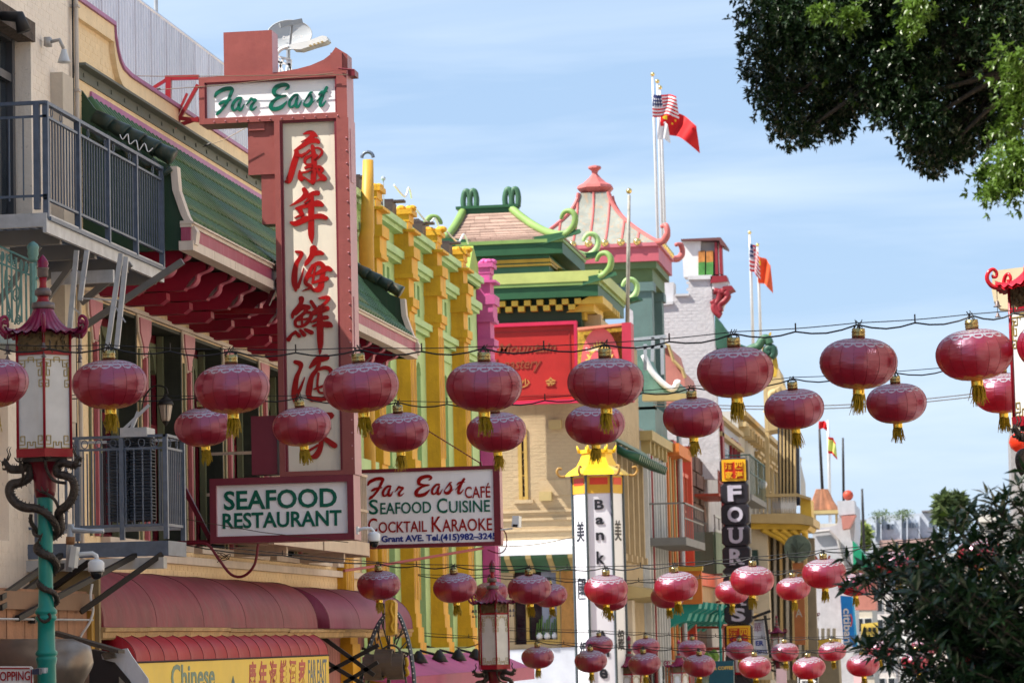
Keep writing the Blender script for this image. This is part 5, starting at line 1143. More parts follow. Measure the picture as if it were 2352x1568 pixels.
bc = thing('bullet_camera', 'white box camera on a short arm at the right side of the cafe sign', 'camera', Q(1182, 1200, 50))
mk('camera_arm', M().tube([Q(1150, 1216, 50), Q(1178, 1213, 50)], .015, 6), WHITE, bc)
mk('camera_body', M().cp([(1177, 1184), (1192, 1184), (1191, 1210), (1175, 1209)], 49.8, 50.1), C('white_plastic'), bc); mk('camera_lens', M().cp([(1178, 1203), (1189, 1204), (1188, 1210), (1177, 1209)], 49.78, 49.798), BLACK, bc)
# ------------------------------------------------------------------ lattice sign with drums
dg = thing('drum_sign', 'dark lattice arch sign with three brown drums and a yellow carved plaque', 'sign', Q(885, 1590, 47))
IR = C('grey_brown_iron', (.10, .095, .085), .5, .4, .25, 8); IR2 = C('blue_grey_iron', (.10, .12, .15), .45, .3)
def arcp(pts, Y): return smooth_path([tuple(Q(u, v, Y)) for u, v in pts], 4)
Lo = [(822, 1600), (835, 1530), (850, 1480), (868, 1435), (890, 1408), (904, 1402)]; Ro = [(904, 1402), (918, 1415), (932, 1450), (942, 1490), (950, 1545), (954, 1600)]
for nm, pts, yo in (('rim', Lo, 46.9), ('rim', Ro, 47.1)): mk('arch_rim', M().tube(arcp(pts, yo), .035, 6), IR2, dg)
mk('arch_inner', M().tube(arcp([(838, 1600), (852, 1545), (872, 1500), (890, 1483), (908, 1483), (922, 1500), (930, 1545), (936, 1600)], 46.8), .018, 5), IR, dg)
for a, b in (((885, 1412), (893, 1484)), ((876, 1425), (893, 1484)), ((885, 1412), (906, 1440)), ((865, 1440), (880, 1495)), ((852, 1478), (875, 1495)), ((846, 1500), (862, 1510)), ((840, 1530), (858, 1528)), ((858, 1455), (868, 1505)), ((915, 1430), (905, 1480)), ((926, 1440), (910, 1480)), ((936, 1470), (915, 1495)), ((940, 1500), (922, 1520)), ((835, 1560), (850, 1545)), ((832, 1568), (850, 1590)), ((895, 1430), (895, 1482)), ((905, 1470), (930, 1450)), ((872, 1432), (868, 1470))):
    mk('lattice_bar', M().bar(Q(*a, 46.9), Q(*b, 46.9), .018, .02), IR, dg)
m = M(); pp = arcp(Lo, 46.86)+arcp(Ro, 47.06)
for i in range(0, len(pp), 1): m.ball(Vector(pp[i])+Vector((0, -.035, 0)), .012, 5)
mk('bulb_row', m, WHITE, dg, kind='stuff')
DR = C('bronze_drum', (.16, .125, .10), .4, .4, .2, 3)
for (u, v), r, ln in (((880, 1531), .20, .27), ((904, 1521), .21, .27), ((929, 1529), .20, .26)):
    p = Q(u, v, 46.8); g = M(); n = 20; vs = []
    for x, q in ((-ln, .97), (-ln, 1), (0, 1), (0, .9), (-.02, .88)):
        for k in range(n): vs.append((p.x+x, p.y+r*q*cos(2*pi*k/n), p.z+r*q*sin(2*pi*k/n)))
    g.add(vs, [(i*n+k, i*n+(k+1) % n, (i+1)*n+(k+1) % n, (i+1)*n+k) for i in range(4) for k in range(n)]+[[4*n+k for k in range(n)], [k for k in range(n)][::-1]])
    d_ = mk('drum', g, DR, dg)
    mk('gold_figure', M().tube(smooth_path([tuple(p+Vector((.03, .0, .12))), tuple(p+Vector((.05, -.04, .04))), tuple(p+Vector((.02, .0, -.02))), tuple(p+Vector((.06, -.05, -.10))), tuple(p+Vector((.02, 0, -.14)))]), .028, 7), C('gold_paint', (.62, .36, .03), .4, var=.3, scale=10), d_, True)
mk('carved_plaque', M().cp([(884, 1380), (892, 1376), (903, 1377), (908, 1384), (907, 1455), (898, 1459), (886, 1458)], 46.5, 46.7), C('gold_paint'), dg)
mk('carved_relief', M().tube(smooth_path([tuple(Q(u, v, 46.5)) for u, v in ((900, 1382), (897, 1400), (903, 1420), (898, 1436), (902, 1450))]), .025, 7), C('gold_paint'), dg, True)
mk('rod', M().tube([Q(880, 1440, 47), Q(881, 1385, 47)], .02, 6), BLACK, dg)
mk('stand', M().bar(Q(893, 1483, 47), Q(893, 1640, 47), .05), IR, dg)
# cables hanging over the awnings
tag(mk('cable_tangle', M().tube(smooth_path([tuple(Q(508+16*cos(k*1.3)+k*.6, 1272+9*sin(k*1.7)+k*.8, 40+.02*k)) for k in range(14)], 4), .005, 5), BLACK), 'tangle of black cable hanging below the seafood box over the awning', 'cable')
# ------------------------------------------------------------------ yellow and green pier building
OY = mat('golden_yellow_paint', (.66, .35, .02), .6, var=.2, scale=2, streak=.5, bump=.3, dirt=(.35, .16, .02), speck=.15)
OYL = OY
PG = mat('pale_green_paint', (.42, .58, .27), .65, var=.14, streak=.4, bump=.25, dirt=(.22, .33, .16))
PGD = mat('mid_sage_paint', (.16, .30, .12), .65, var=.15)
bF = thing('pier_building', 'golden yellow and pale green building with tall moulded piers beside the restaurant', 'building', (-10.3, 59, 0))
PY = [50.15, 53.3, 56.42, 59.54, 62.66]
arch = []
for a, b in zip(PY, PY[1:]+[65.6]): c = (a+b)/2+.06; arch += [(c-.62, c-.12, 7.55, 9.75), (c+.12, c+.62, 7.55, 9.75)]
slots = []
for a, b in zip(PY, PY[1:]+[65.6]):
    c = (a+b)/2
    for k in range(4): slots.append((c-.86+k*.46, c-.62+k*.46, 10.62, 11.22))
lowg = []
for a, b in zip(PY, PY[1:]+[65.6]): c = (a+b)/2; lowg += [(c-.75, c-.1, 4.4, 6.95), (c+.1, c+.75, 4.4, 6.95)]
m = M(); wall_holes(m, 'x', -10.6, -10.3, 52.0, 65.75, 1.5, 12.0, arch+slots+lowg); m.box(-20, -10.6, 52.05, 65.75, -2, 11.8)
mk('wall', m, PG, bF)
mk('blind_wall', M().box(-10.6, -10.52, 52.1, 65.7, 7.4, 11.4), PGD, bF)
for y0, y1, z0, z1 in arch:
    c = (y0+y1)/2; r = (y1-y0)/2; pts = [(y0, z1)]+[(c-r*cos(pi*k/8), z1-.004+r*sin(pi*k/8)-.0) for k in range(9)]+[(y1, z1)]
    g = M(); g.yz([(y0-.0, z1-.3)]+[(c-r*cos(pi*k/8), z1-.28+r*sin(pi*k/8)) for k in range(9)]+[(y1, z1-.3), (y1, z1), (y0, z1)] if False else [(y0, z1-.26)]+[(c-r*cos(pi*k/6), z1-.26+r*sin(pi*k/6)) for k in range(4)]+[(c, z1), (y0, z1)], -10.58, -10.29)
    g.yz([(y1, z1-.26), (y1, z1), (c, z1)]+[(c+r*sin(pi*k/6), z1-.26+r*cos(pi*k/6)) for k in range(0, 3)], -10.58, -10.29)
    mk('arch_head', g, PG, bF)
for y0, y1, z0, z1 in lowg:
    w_ = mk('window', M().box(-10.56, -10.48, y0, y0+.06, z0, z1).box(-10.56, -10.48, y1-.06, y1, z0, z1).box(-10.56, -10.48, y0+.06, y1-.06, 5.7, 5.78), PG, bF)
    mk('pane', M().box(-10.54, -10.52, y0+.06, y1-.06, z0, z1), C('navy_glass', (.03, .04, .07), .1, spec=.8), w_)
for a, b in zip(PY, PY[1:]+[65.6]):
    a += .3; b -= .3
    mk('cornice', M().box(-10.3, -10.05, a, b, 11.98, 12.10).box(-10.3, -10.12, a, b, 11.9, 11.98), PG, bF)
    mk('ledge', M().box(-10.3, -10.1, a, b, 11.42, 11.56).box(-10.3, -10.16, a, b, 11.34, 11.42), PG, bF)
    mk('ledge', M().box(-10.3, -10.14, a, b, 10.38, 10.5).box(-10.3, -10.2, a, b, 10.28, 10.38), PG, bF)
    mk('sill_ledge', M().box(-10.3, -9.98, (a+b)/2-.85, (a+b)/2+.85, 7.3, 7.5).box(-10.3, -10.1, (a+b)/2-.75, (a+b)/2+.75, 7.1, 7.3), PG, bF)
    mk('sill_ledge', M().box(-10.3, -9.95, a, b, 4.1, 4.32), PG, bF)
    mk('balcony_panel', M().box(-10.3, -10.26, a+.2, b-.2, 10.0, 10.2), PG, bF)
def pier_parts(y, mt, par, h=12.35, cut=None):
    z = h-12.35; X = -10.3; L_ = []
    def blk(z0, z1, p, hw, nm='moulding'): p = .26+(p-.28)*.6; hw = .27+(hw-.27)*.6; L_.append((nm, M().box(X-.02, X+p, y-hw, y+hw, z0+z, z1+z)))
    blk(12.27, 12.36, .42, .30, 'cap'); blk(12.14, 12.27, .32, .24, 'neck'); blk(11.98, 12.14, .28, .22, 'neck'); blk(11.93, 11.98, .52, .40, 'cap_plate')
    blk(11.66, 11.93, .30, .27, 'neck'); blk(11.46, 11.66, .48, .38, 'cap'); blk(11.16, 11.46, .40, .34, 'block'); blk(11.08, 11.16, .44, .38)
    blk(10.72, 11.08, .28, .27, 'block'); blk(10.56, 10.72, .42, .36); blk(10.47, 10.56, .36, .31)
    blk(7.75, 10.47, .28, .27, 'shaft'); blk(7.5, 7.75, .38, .33); blk(7.38, 7.5, .33, .3)
    blk(4.95, 7.38, .26, .27, 'shaft'); blk(4.7, 4.95, .3, .3, 'base_course'); blk(4.42, 4.7, .36, .33, 'base_course'); blk(3.6, 4.42, .42, .36, 'base_course')
    for nm, g in L_: mk(nm, g, mt, par)
    for z0, z1 in ((7.95, 10.3), (5.2, 7.25)): mk('groove_strip', M().box(X+.28, X+.29, y-.18, y-.13, z0+z, z1+z).box(X+.28, X+.29, y+.13, y+.18, z0+z, z1+z), mt, par)
    g = M(); rr = random.Random(int(y*10))
    for k in range(7): g.ball((X+.05+rr.random()*.3, y-.2+rr.random()*.4, 12.38+z+rr.random()*.03), .075+rr.random()*.03, 7, .7)
    mk('cap_ornament', g, mt, par)
for y in PY: pier_parts(y, OY, bF)
VT = C('ochre_pipe', (.55, .30, .04), .5, var=.2)
mk('vent_pipe', M().tube([(-10.0, 51.9, 9.5), (-10.0, 51.9, 11.3), (-9.97, 51.86, 11.42), (-9.93, 51.85, 12.62)], [.13, .13, .12, .09], 14), VT, bF, True)
mk('vent_hood', M().tube([(-10.02+.1*cos(pi*k/8)+.08, 51.85, 12.66+.1*sin(pi*k/8)) for k in range(9)], .03, 8), GALV, bF)
mk('drain_pipe', M().tube([(-10.02, 51.95, 4), (-10.02, 51.95, 9.5)], .1, 12), VT, bF, True)
m = M()
for y in PY[1:]: m.box(-10.45, -10.2, y-.9, y-.5, 12.1, 12.42); m.box(-10.4, -10.0, y-.82, y-.62, 12.42, 12.46); m.tube([(-10.2, y-.6, 12.1), (-10.25, y-.6, 12.5), (-10.6, y-.6, 12.5)], .02, 5)
mk('roof_lamps', m, C('dark_lamp_box', (.06, .04, .04), .5), bF, kind='stuff')
mk('antenna', M().tube([(-10.3, 55.2, 12), (-10.3, 55.2, 12.78)], .012, 5).ball((-10.3, 55.2, 12.8), .045), C('mast_grey'), bF)
mk('gable_crest', M().yz([(64.0, 11.9), (65.6, 11.9), (65.5, 12.4), (64.9, 12.75), (64.5, 12.4)], -10.6, -10.2), C('olive_green_crest', (.25, .35, .06), .6), bF)
mk('roof_plant', M().box(-11.5, -10.8, 61.5, 63.2, 11.8, 12.75).box(-11.6, -10.75, 61.4, 63.3, 12.75, 12.9), C('dark_lamp_box'), bF)
# pink pier of the next building
bG = thing('pink_building', 'narrow bright pink building edge with a moulded pier past the green wall', 'building', (-10.3, 67, 0))
PKM = mat('bright_pink_paint', (.50, .09, .27), .6, var=.12, streak=.25, bump=.2, dirt=(.35, .08, .2))
mk('wall', M().box(-18, -10.36, 65.8, 67.2, -2, 12.1), PKM, bG)
pier_parts(66.25, PKM, bG, 12.5)
pw = thing('pink_awning', 'pink metal awning with black spot lamps at the foot of the yellow piers', 'awning', (-9.6, 57, 3.9))
mk('awning_sheet', M().xz([(-10.3, 4.25), (-9.9, 4.2), (-9.1, 3.85), (-9.1, 3.7), (-10.3, 3.9)], 50.6, 64.5), PKM, pw)
mk('awning_edge', M().box(-9.12, -9.06, 50.6, 64.5, 3.62, 3.87), C('dark_pink_trim', (.35, .04, .12), .5), pw)
for k in range(5):
    p = Vector((-9.6, 51.8+k*2.1, 4.18)); mk('spot_arm', M().tube([(-10.2, p.y, 4.35), p], .025, 6), BLACK, pw)
    mk('spot_lamp', M().lathe([(.17, -.12), (.12, -.02), (.05, .08), (.03, .1)], p, 12), BLACK, pw, True)
# ------------------------------------------------------------------ cream corner building with green pagoda roofs
bH = thing('pagoda_corner_building', 'cream brick corner building crowned by two green pagoda roofs with curled corners', 'building', (-10.2, 90, 0))
CB = mat('pale_straw_brick', (.46, .35, .21), .8, var=.16, streak=.55, bump=.5, dirt=(.28, .2, .13), speck=.35)
YH = 88.0
q = lambda u, v: Q(u, v, YH)
w1 = (q(1165, 0).x, q(1211, 1050).x, q(1180, 1148).z, q(1180, 985).z)
sh1 = (q(1180, 1400).x, q(1287, 1400).x, q(1250, 1478).z, q(1250, 1283).z)
m = M(); wall_holes(m, 'y', YH, YH+.35, -16, -10.2, -3, 13.6, [w1, sh1]); m.box(-16, -10.2, YH+.35, 97.6, -4, 13.5); mk('wall', m, CB, bH)
bricks(bH, CB, 'y', YH, -13.3, -10.22, 4.2, 11.2, [w1, sh1], near=lambda c: abs(c[0]+11)+abs(c[1]-8.5), bl=.3, bh=.085, j=.014)
bricks(bH, CB, 'x', -10.2, 88.0, 97.5, 4.2, 11.0, [(88.9+1.45*k, 90.0+1.45*k, 6.9, 9.9) for k in range(6)], bl=.3, bh=.085, j=.014, stuff_only=True)
OCF = C('ochre_window_frame', (.45, .30, .08), .55)
f = M().box(w1[0], w1[0]+.1, YH-.04, YH+.1, w1[2], w1[3]).box(w1[1]-.09, w1[1], YH-.04, YH+.1, w1[2], w1[3]).box(w1[0]+.1, w1[1]-.09, YH-.03, YH+.1, w1[2], w1[2]+.09)
for z in (.33, .66): f.box(w1[0]+.1, w1[1]-.09, YH, YH+.08, w1[2]+(w1[3]-w1[2])*z, w1[2]+(w1[3]-w1[2])*z+.05)
f.box((w1[0]+w1[1])/2-.1, (w1[0]+w1[1])/2-.05, YH, YH+.08, w1[2]+.09, w1[3]); wd = mk('window', f, OCF, bH)
lt = M()
for k in range(-14, 16):
    x = w1[0]+.1+k*.085
    for s in (1, -1):
        a, b = [], []
        z0_, z1_ = w1[2]+.09, w1[3]-.7; x0_, x1_ = (x, x+(z1_-z0_)*.9*s)
        pts = []
        for t in [i/20 for i in range(21)]:
            xx, zz = x0_+(x1_-x0_)*t, z0_+(z1_-z0_)*t
            if w1[0]+.1 < xx < w1[1]-.09: pts.append((xx, YH+.05, zz))
        if len(pts) > 1: lt.bar(pts[0], pts[-1], .022, .015)
mk('lattice', lt, C('cream_lattice', (.5, .45, .3), .6), wd, kind='stuff'); mk('pane', M().box(w1[0]+.1, w1[1]-.09, YH+.12, YH+.14, w1[2], w1[3]), GLASSD, wd)
mk('sill', M().box(w1[0]-.15, w1[1]+.15, YH-.1, YH, w1[2]-.1, w1[2]), CB, bH)
for v in (1172, 1190, 1215): z = q(1250, v).z; mk('string_course', M().box(-16, -10.15, YH-.06, YH, z-.05, z+.02).box(-10.2, -10.12, YH, 97, z-.05, z+.02), CB, bH)
p = q(1238, 1110); mk('blank_panel', M().box(p.x, p.x+.9, YH-.03, YH, p.z-.35, p.z+.1), CB, bH)
mk('shop_fascia', M().prism([(-16, YH-1.0, 7.02), (-10.3, YH-1.0, 7.02), (-10.3, YH, 7.25), (-16, YH, 7.25)], [(-16, YH-1.0, 6.8), (-10.3, YH-1.0, 6.8), (-10.3, YH, 6.8), (-16, YH, 6.8)]), C('white_paint_b', (.7, .72, .76), .5), bH)
mk('green_soffit', M().prism([(-16, YH-1.0, 6.79), (-10.3, YH-1.0, 6.79), (-10.3, YH, 6.4), (-16, YH, 6.4)], [(-16, YH-.95, 6.72), (-10.3, YH-.95, 6.72), (-10.3, YH-.05, 6.35), (-16, YH-.05, 6.35)]), GREENM, bH)
for k in range(6): mk('soffit_rib', M().prism([(-13.6+k*.6, YH-1.01, 6.80), (-13.45+k*.6, YH-1.01, 6.80), (-13.45+k*.6, YH, 6.41), (-13.6+k*.6, YH, 6.41)], [(-13.6+k*.6, YH-.99, 6.70), (-13.45+k*.6, YH-.99, 6.70), (-13.45+k*.6, YH-.02, 6.32), (-13.6+k*.6, YH-.02, 6.32)]), C('straw_trim', (.42, .32, .14), .6), bH)
mk('ochre_wall', M().cp([(1288, 1275), (1320, 1270), (1330, 1500), (1290, 1500)], YH-.06, YH), C('stained_ochre_render', (.42, .21, .06), .8, var=.3, scale=6, bump=.5), bH)
f = M(); f.box(sh1[0], sh1[1], YH-.02, YH+.08, sh1[3]-.08, sh1[3]).box(sh1[0]+.35, sh1[0]+.43, YH-.02, YH+.08, sh1[2], sh1[3]-.08).box(sh1[1]-.1, sh1[1], YH-.02, YH+.08, sh1[2], sh1[3]-.08).box(sh1[0]+.43, sh1[1]-.1, YH-.02, YH+.08, sh1[2], sh1[2]+.12)
wd = mk('shop_window', f, OCF, bH); mk('pane', M().box(sh1[0], sh1[1], YH+.3, YH+.32, sh1[2], sh1[3]), C('shop_glass', (.03, .03, .025), .15, var=.9, scale=3), wd)
mk('curtain', M().box(sh1[1]-.55, sh1[1]-.12, YH+.2, YH+.26, sh1[2]+.2, sh1[3]-.3), C('blue_grey_curtain', (.3, .33, .42), .8, streak=.5), wd)
for k in range(3): mk('vase', M().lathe([(.05, 0), (.1, .06), (.09, .14), (.04, .18), (.06, .2)], (sh1[0]+.7+k*.22, YH+.15, sh1[2]+.12), 12), WHITE, wd, True)
for k in range(9): mk('potted_stem', M().tube([(sh1[0]+.6+k*.07, YH+.15, sh1[2]+.2), (sh1[0]+.6+k*.07+.05, YH+.15, sh1[2]+.6+.1*(k % 3))], .02, 5), C('plant_green', (.08, .16, .03), .6), wd)
mk('white_base_wall', M().cp([(1165, 1492), (1320, 1485), (1325, 1640), (1165, 1640)], YH-.1, YH-.07), C('bluish_white_render', (.55, .58, .66), .7), bH)
for k in range(6):
    y0 = 88.9+1.45*k; mk('facade_window', M().box(-10.24, -10.17, y0, y0+.12, 6.9, 9.9).box(-10.24, -10.17, y0+.98, y0+1.1, 6.9, 9.9).box(-10.24, -10.19, y0+.12, y0+.98, 6.9, 9.9), C('brown_grey_shade', (.22, .19, .14), .7), bH)
    mk('facade_column', M().box(-10.2, -9.95, y0-.28, y0-.04, 6.8, 10.0), CB, bH)
    mk('column_foot', M().box(-10.2, -9.88, y0-.32, y0, 6.65, 6.85), CB, bH)
mk('green_awning_edge', M().prism([(-10.2, 89, 6.0), (-8.9, 89, 5.75), (-8.9, 89, 5.6), (-10.2, 89, 5.5)], [(-10.2, 100, 6.0), (-8.9, 100, 5.75), (-8.9, 100, 5.6), (-10.2, 100, 5.5)]), C('straw_trim'), bH)
mk('green_awning_panels', M().prism([(-8.895, 89, 5.73), (-8.88, 89, 5.73), (-8.88, 89, 5.62), (-8.895, 89, 5.62)], [(-8.895, 100, 5.73), (-8.88, 100, 5.73), (-8.88, 100, 5.62), (-8.895, 100, 5.62)]), GREENM, bH)
mk('lower_column', M().box(-10.2, -9.75, 90, 90.7, 0, 5.5).box(-10.2, -10.0, 91.5, 93, 0, 5.5), C('speckled_cream', (.6, .54, .45), .8), bH)
# small green tiled canopy on the street side
cnp = thing('green_tiled_hood', 'small dark green tiled hood with curled ridge on the street side, above the bank sign', 'tiled hood', (-9.6, 92, 9.9))
for k in range(16):
    y = 89.5+k*.52; mk('tile_row', M().tube([(-10.2, y, 10.0), (-9.8, y, 9.72), (-9.35, y, 9.58)], [.1, .12, .13], 8), C('bottle_green_tile', (.02, .09, .045), .3, var=.4, scale=6), cnp, True)
mk('ridge_slab', M().prism([(-10.2, 89.2, 10.2), (-10.05, 89.2, 10.2), (-9.95, 89.2, 10.05), (-10.2, 89.2, 10.02)], [(-10.2, 98, 10.2), (-10.05, 98, 10.2), (-9.95, 98, 10.05), (-10.2, 98, 10.02)]), C('grey_green_slab', (.18, .25, .18), .6), cnp)
# pagoda storeys (centre x0, half width; front edge at YF)
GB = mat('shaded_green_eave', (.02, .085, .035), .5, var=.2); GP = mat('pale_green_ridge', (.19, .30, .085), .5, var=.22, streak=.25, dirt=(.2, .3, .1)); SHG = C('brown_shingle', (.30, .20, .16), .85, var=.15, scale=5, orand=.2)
YO = C('golden_trim', (.58, .38, .05), .5, var=.2)
SH = [0]; SHS = M()
def pag(u0, u1, v_eave, v_top, tu0, tu1, Yf, depth, par, curlL=False, lip=None, shr=9, thick=.34):
    """hipped pagoda roof: front eave between u0..u1, ridge between tu0..tu1"""
    A_, B_ = Q(u0, v_eave+ .024*(u1-u0)/2, Yf), Q(u1, v_eave-.024*(u1-u0)/2, Yf); ze = (A_.z+B_.z)/2; zt = Q((tu0+tu1)/2, v_top, Yf+depth/2).z
    xc = (A_.x+B_.x)/2; hx = (B_.x-A_.x)/2; tx0, tx1 = Q(tu0, v_top, Yf+depth/2).x, Q(tu1, v_top, Yf+depth/2).x; yc = Yf+depth/2
    hy = depth/2; th = (hx-(tx1-tx0)/2)
    def pt(f, sx, sy, off=0):   # f 0 = ridge, 1 = eave, concave
        z = ze+(zt-ze)*max(0, 1-f)**1.55+ (off)
        x = (tx0 if sx < 0 else tx1)*(1-f)+(xc+sx*hx)*f; y = yc+sy*(hy*f+.15*(1-f)); return Vector((x, y, z))
    n = 8; m = M()
    for (s0, s1) in (((-1, -1), (1, -1)), ((1, -1), (1, 1)), ((1, 1), (-1, 1)), ((-1, 1), (-1, -1))):
        m.grid(lambda i, j: (pt(i/n, *s0), pt(i/n, *s1))[j], n, 1)
    m.box(tx0, tx1, yc-.14, yc+.14, zt-.05, zt); mk('roof_deck', m, C('dark_roof_felt', (.14, .10, .08), .9), par)
    # shingle courses on front and right slopes
    for (s0, s1) in (((-1, -1), (1, -1)), ((1, -1), (1, 1))):
        for r in range(shr):
            f0, f1 = r/shr, (r+1.02)/shr; a0, b0, a1_, b1_ = pt(f0, *s0), pt(f0, *s1), pt(f1, *s0), pt(f1, *s1); w_ = (b1_-a1_).length; k = int(w_/.42)
            for i in range(k):
                t0, t1 = i/k+.002, (i+1)/k-.002; up = Vector((0, 0, .02)); up2 = Vector((0, 0, .05))
                P0, P1, P2, P3 = a0.lerp(b0, t0), a0.lerp(b0, t1), a1_.lerp(b1_, t1), a1_.lerp(b1_, t0)
                g = M() if SH[0] < 290 and s1 == (1, -1) else SHS; g.prism([P0+up, P1+up, P2+up2, P3+up2], [P0-up, P1-up, P2, P3])
                if g is not SHS: SH[0] += 1; mk('shingle', g, SHG, par)
    # hip ridges, curled at the ends
    for sx in (-1, 1):
        for sy in (-1, 1):
            pts = [pt(i/n, sx, sy, .10) for i in range(n+1)]; d = Vector((sx, sy*.35, 0)).normalized()
            e = pts[-1]; c0 = [(.22, .10), (.42, .34), (.46, .64), (.30, .84), (.06, .84), (-.08, .68), (-.09, .58)]
            cs_ = .78
            pts += [e+d*(a*cs_)+Vector((0, 0, b*cs_)) for a, b in c0]
            sp = smooth_path([tuple(p) for p in pts], 3); rr = [.12]*len(sp)
            for i in range(len(sp)):
                g_ = i/len(sp)
                rr[i] = .12 if g_ < .5 else .12-.07*(g_-.5)*2
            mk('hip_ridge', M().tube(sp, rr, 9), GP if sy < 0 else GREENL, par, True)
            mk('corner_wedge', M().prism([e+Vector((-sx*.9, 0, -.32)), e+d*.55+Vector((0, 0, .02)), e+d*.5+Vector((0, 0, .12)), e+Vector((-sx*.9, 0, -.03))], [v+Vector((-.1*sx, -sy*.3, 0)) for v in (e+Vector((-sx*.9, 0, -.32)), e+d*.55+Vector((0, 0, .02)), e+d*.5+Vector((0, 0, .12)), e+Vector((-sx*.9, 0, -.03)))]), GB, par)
    # eave bands
    x0, x1, y0, y1 = xc-hx, xc+hx, yc-hy, yc+hy
    if lip: mk('eave_lip', M().box(x0+.02, x1-.02, y0-.07, y0+.02, ze+.0, ze+lip).box(x1-.02, x1+.07, y0, y1, ze, ze+lip), C('lemon_green_lip', (.40, .45, .14), .5, streak=.15, dirt=(.3, .4, .1)), par)
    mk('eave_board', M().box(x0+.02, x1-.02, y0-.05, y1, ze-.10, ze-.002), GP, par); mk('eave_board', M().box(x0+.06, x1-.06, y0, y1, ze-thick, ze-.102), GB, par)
    return xc, hx, ze, yc, hy, zt, tx0, tx1
up_ = pag(1008, 1296, 553, 490, 1066, 1176, YH-.6, 5.2, bH, shr=12, thick=.42)
xc, hx, ze, yc, hy, zt, tx0, tx1 = up_
mk('ridge_beam', M().box(tx0-.12, tx1+.12, yc-.25, yc+.2, zt-.03, zt+.12).box(tx0-.2, tx1+.2, yc-.3, yc+.25, zt+.12, zt+.2), GB, bH)
for x in (tx0+.08, tx1-.1):
    for k in (0, .2): mk('ridge_horn', M().tube(smooth_path([(x+k-.08, yc, zt+.15), (x+k-.1, yc, zt+.42), (x+k-.04, yc, zt+.66), (x+k+.05, yc, zt+.66), (x+k+.1, yc, zt+.44), (x+k+.08, yc, zt+.15)]), .085, 8), GREENM, bH, True)
mk('upper_storey', M().box(xc-hx+.35, xc+hx-.5, yc-hy+.35, yc+hy, ze-1.1, ze-.4), C('storey_green', (.05, .16, .09), .5), bH)
mk('golden_frieze', M().box(xc-hx+.3, xc+hx-.45, yc-hy+.3, yc+hy, ze-.62, ze-.52).box(xc-hx+.28, xc+hx-.43, yc-hy+.28, yc+hy, ze-.72, ze-.66), YO, bH)
lo_ = pag(960, 1378, 653, 628, 1090, 1262, YH-1.1, 6.6, bH, lip=.30, shr=6, thick=.42)
xc, hx, ze, yc, hy, zt, tx0, tx1 = lo_
for r_, (dz, off) in enumerate(((.46, 0), (.62, .18))):
    for k in range(22): mk('dentil', M().box(xc+hx-.75-k*.36-off, xc+hx-.75-k*.36-off+.18, yc-hy+.12, yc-hy+.4, ze-dz-.15, ze-dz), YO, bH)
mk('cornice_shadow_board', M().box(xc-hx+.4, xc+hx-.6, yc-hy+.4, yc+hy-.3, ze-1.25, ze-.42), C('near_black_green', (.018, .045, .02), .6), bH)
mk('straw_cornice', M().box(-16, -10.3, YH-.3, YH+5, ze-1.42, ze-1.26), C('straw_trim'), bH); mk('grey_stone_band', M().box(-16, -10.25, YH-.2, YH+5, ze-1.6, ze-1.42), C('weathered_grey_band', (.2, .19, .18), .8, var=.5, scale=5), bH)
for k in range(3): mk('corner_bracket', M().prism([Vector((xc+hx-.35-k*.28, yc-hy+.15+k*.2, ze-.42-k*.2)), Vector((xc+hx+.05-k*.28, yc-hy+.15+k*.2, ze-.42-k*.2)), Vector((xc+hx+.05-k*.28, yc-hy+.15+k*.2, ze-.62-k*.2)), Vector((xc+hx-.75-k*.28, yc-hy+.15+k*.2, ze-.62-k*.2))], [Vector((xc+hx-.35-k*.28, yc-hy+2.6, ze-.42-k*.2)), Vector((xc+hx+.05-k*.28, yc-hy+2.6, ze-.42-k*.2)), Vector((xc+hx+.05-k*.28, yc-hy+2.6, ze-.62-k*.2)), Vector((xc+hx-.75-k*.28, yc-hy+2.6, ze-.62-k*.2))]), YO, bH)
for k in range(10): mk('rafter_end', M().box(xc+hx-.5, xc+hx+.02, yc-hy+.4+k*.45, yc-hy+.6+k*.45, ze-.6, ze-.43), YO, bH)
mk('shingles', SHS, SHG, bH, kind='stuff')
# red sign board on its wall
rs = thing('monastery_sign', 'big red sign board with faded script reading Mountain Monastery and a sun emblem', 'sign', Q(1240, 922, 87))
q7 = lambda u, v: Q(u, v, 87); a, b = q7(1120, 752), q7(1322, 916)
RSG = C('red_sign_board', (.40, .018, .014), .5, var=.15, streak=.2, dirt=(.4, .02, .02)); MG = C('magenta_red_frame', (.52, .02, .07), .5)
mk('board', M().box(a.x, b.x, 87.1, 87.3, b.z, a.z), RSG, rs)
mk('frame', M().box(a.x, b.x+.08, 87.0, 87.3, a.z, a.z+.1).box(a.x, b.x+.08, 87.0, 87.3, b.z-.1, b.z).box(b.x, b.x+.08, 87.0, 87.3, b.z, a.z), MG, rs)
mk('inner_line', M().box(a.x, b.x-.12, 87.085, 87.1, a.z-.17, a.z-.13).box(a.x, b.x-.12, 87.085, 87.1, b.z+.13, b.z+.17).box(b.x-.16, b.x-.12, 87.085, 87.1, b.z+.17, a.z-.17), C('dark_red_line', (.3, .02, .015), .5), rs)
def t7(s, u0, v0, u1, v1, mt, **k): p, r = q7(u0, v1), q7(u1, v0); return text(rs, s, mt, ((p.x+r.x)/2, 87.1, (p.z+r.z)/2), r.x-p.x, r.z-p.z, depth=.02, **k)
BRL = C('faded_brown_letter', (.24, .05, .02), .5)
t7('Mountain', 1142, 784, 1276, 812, BRL, shear=.3, bold=.01); t7('Monastery', 1118, 820, 1242, 857, BRL, shear=.3, bold=.01)
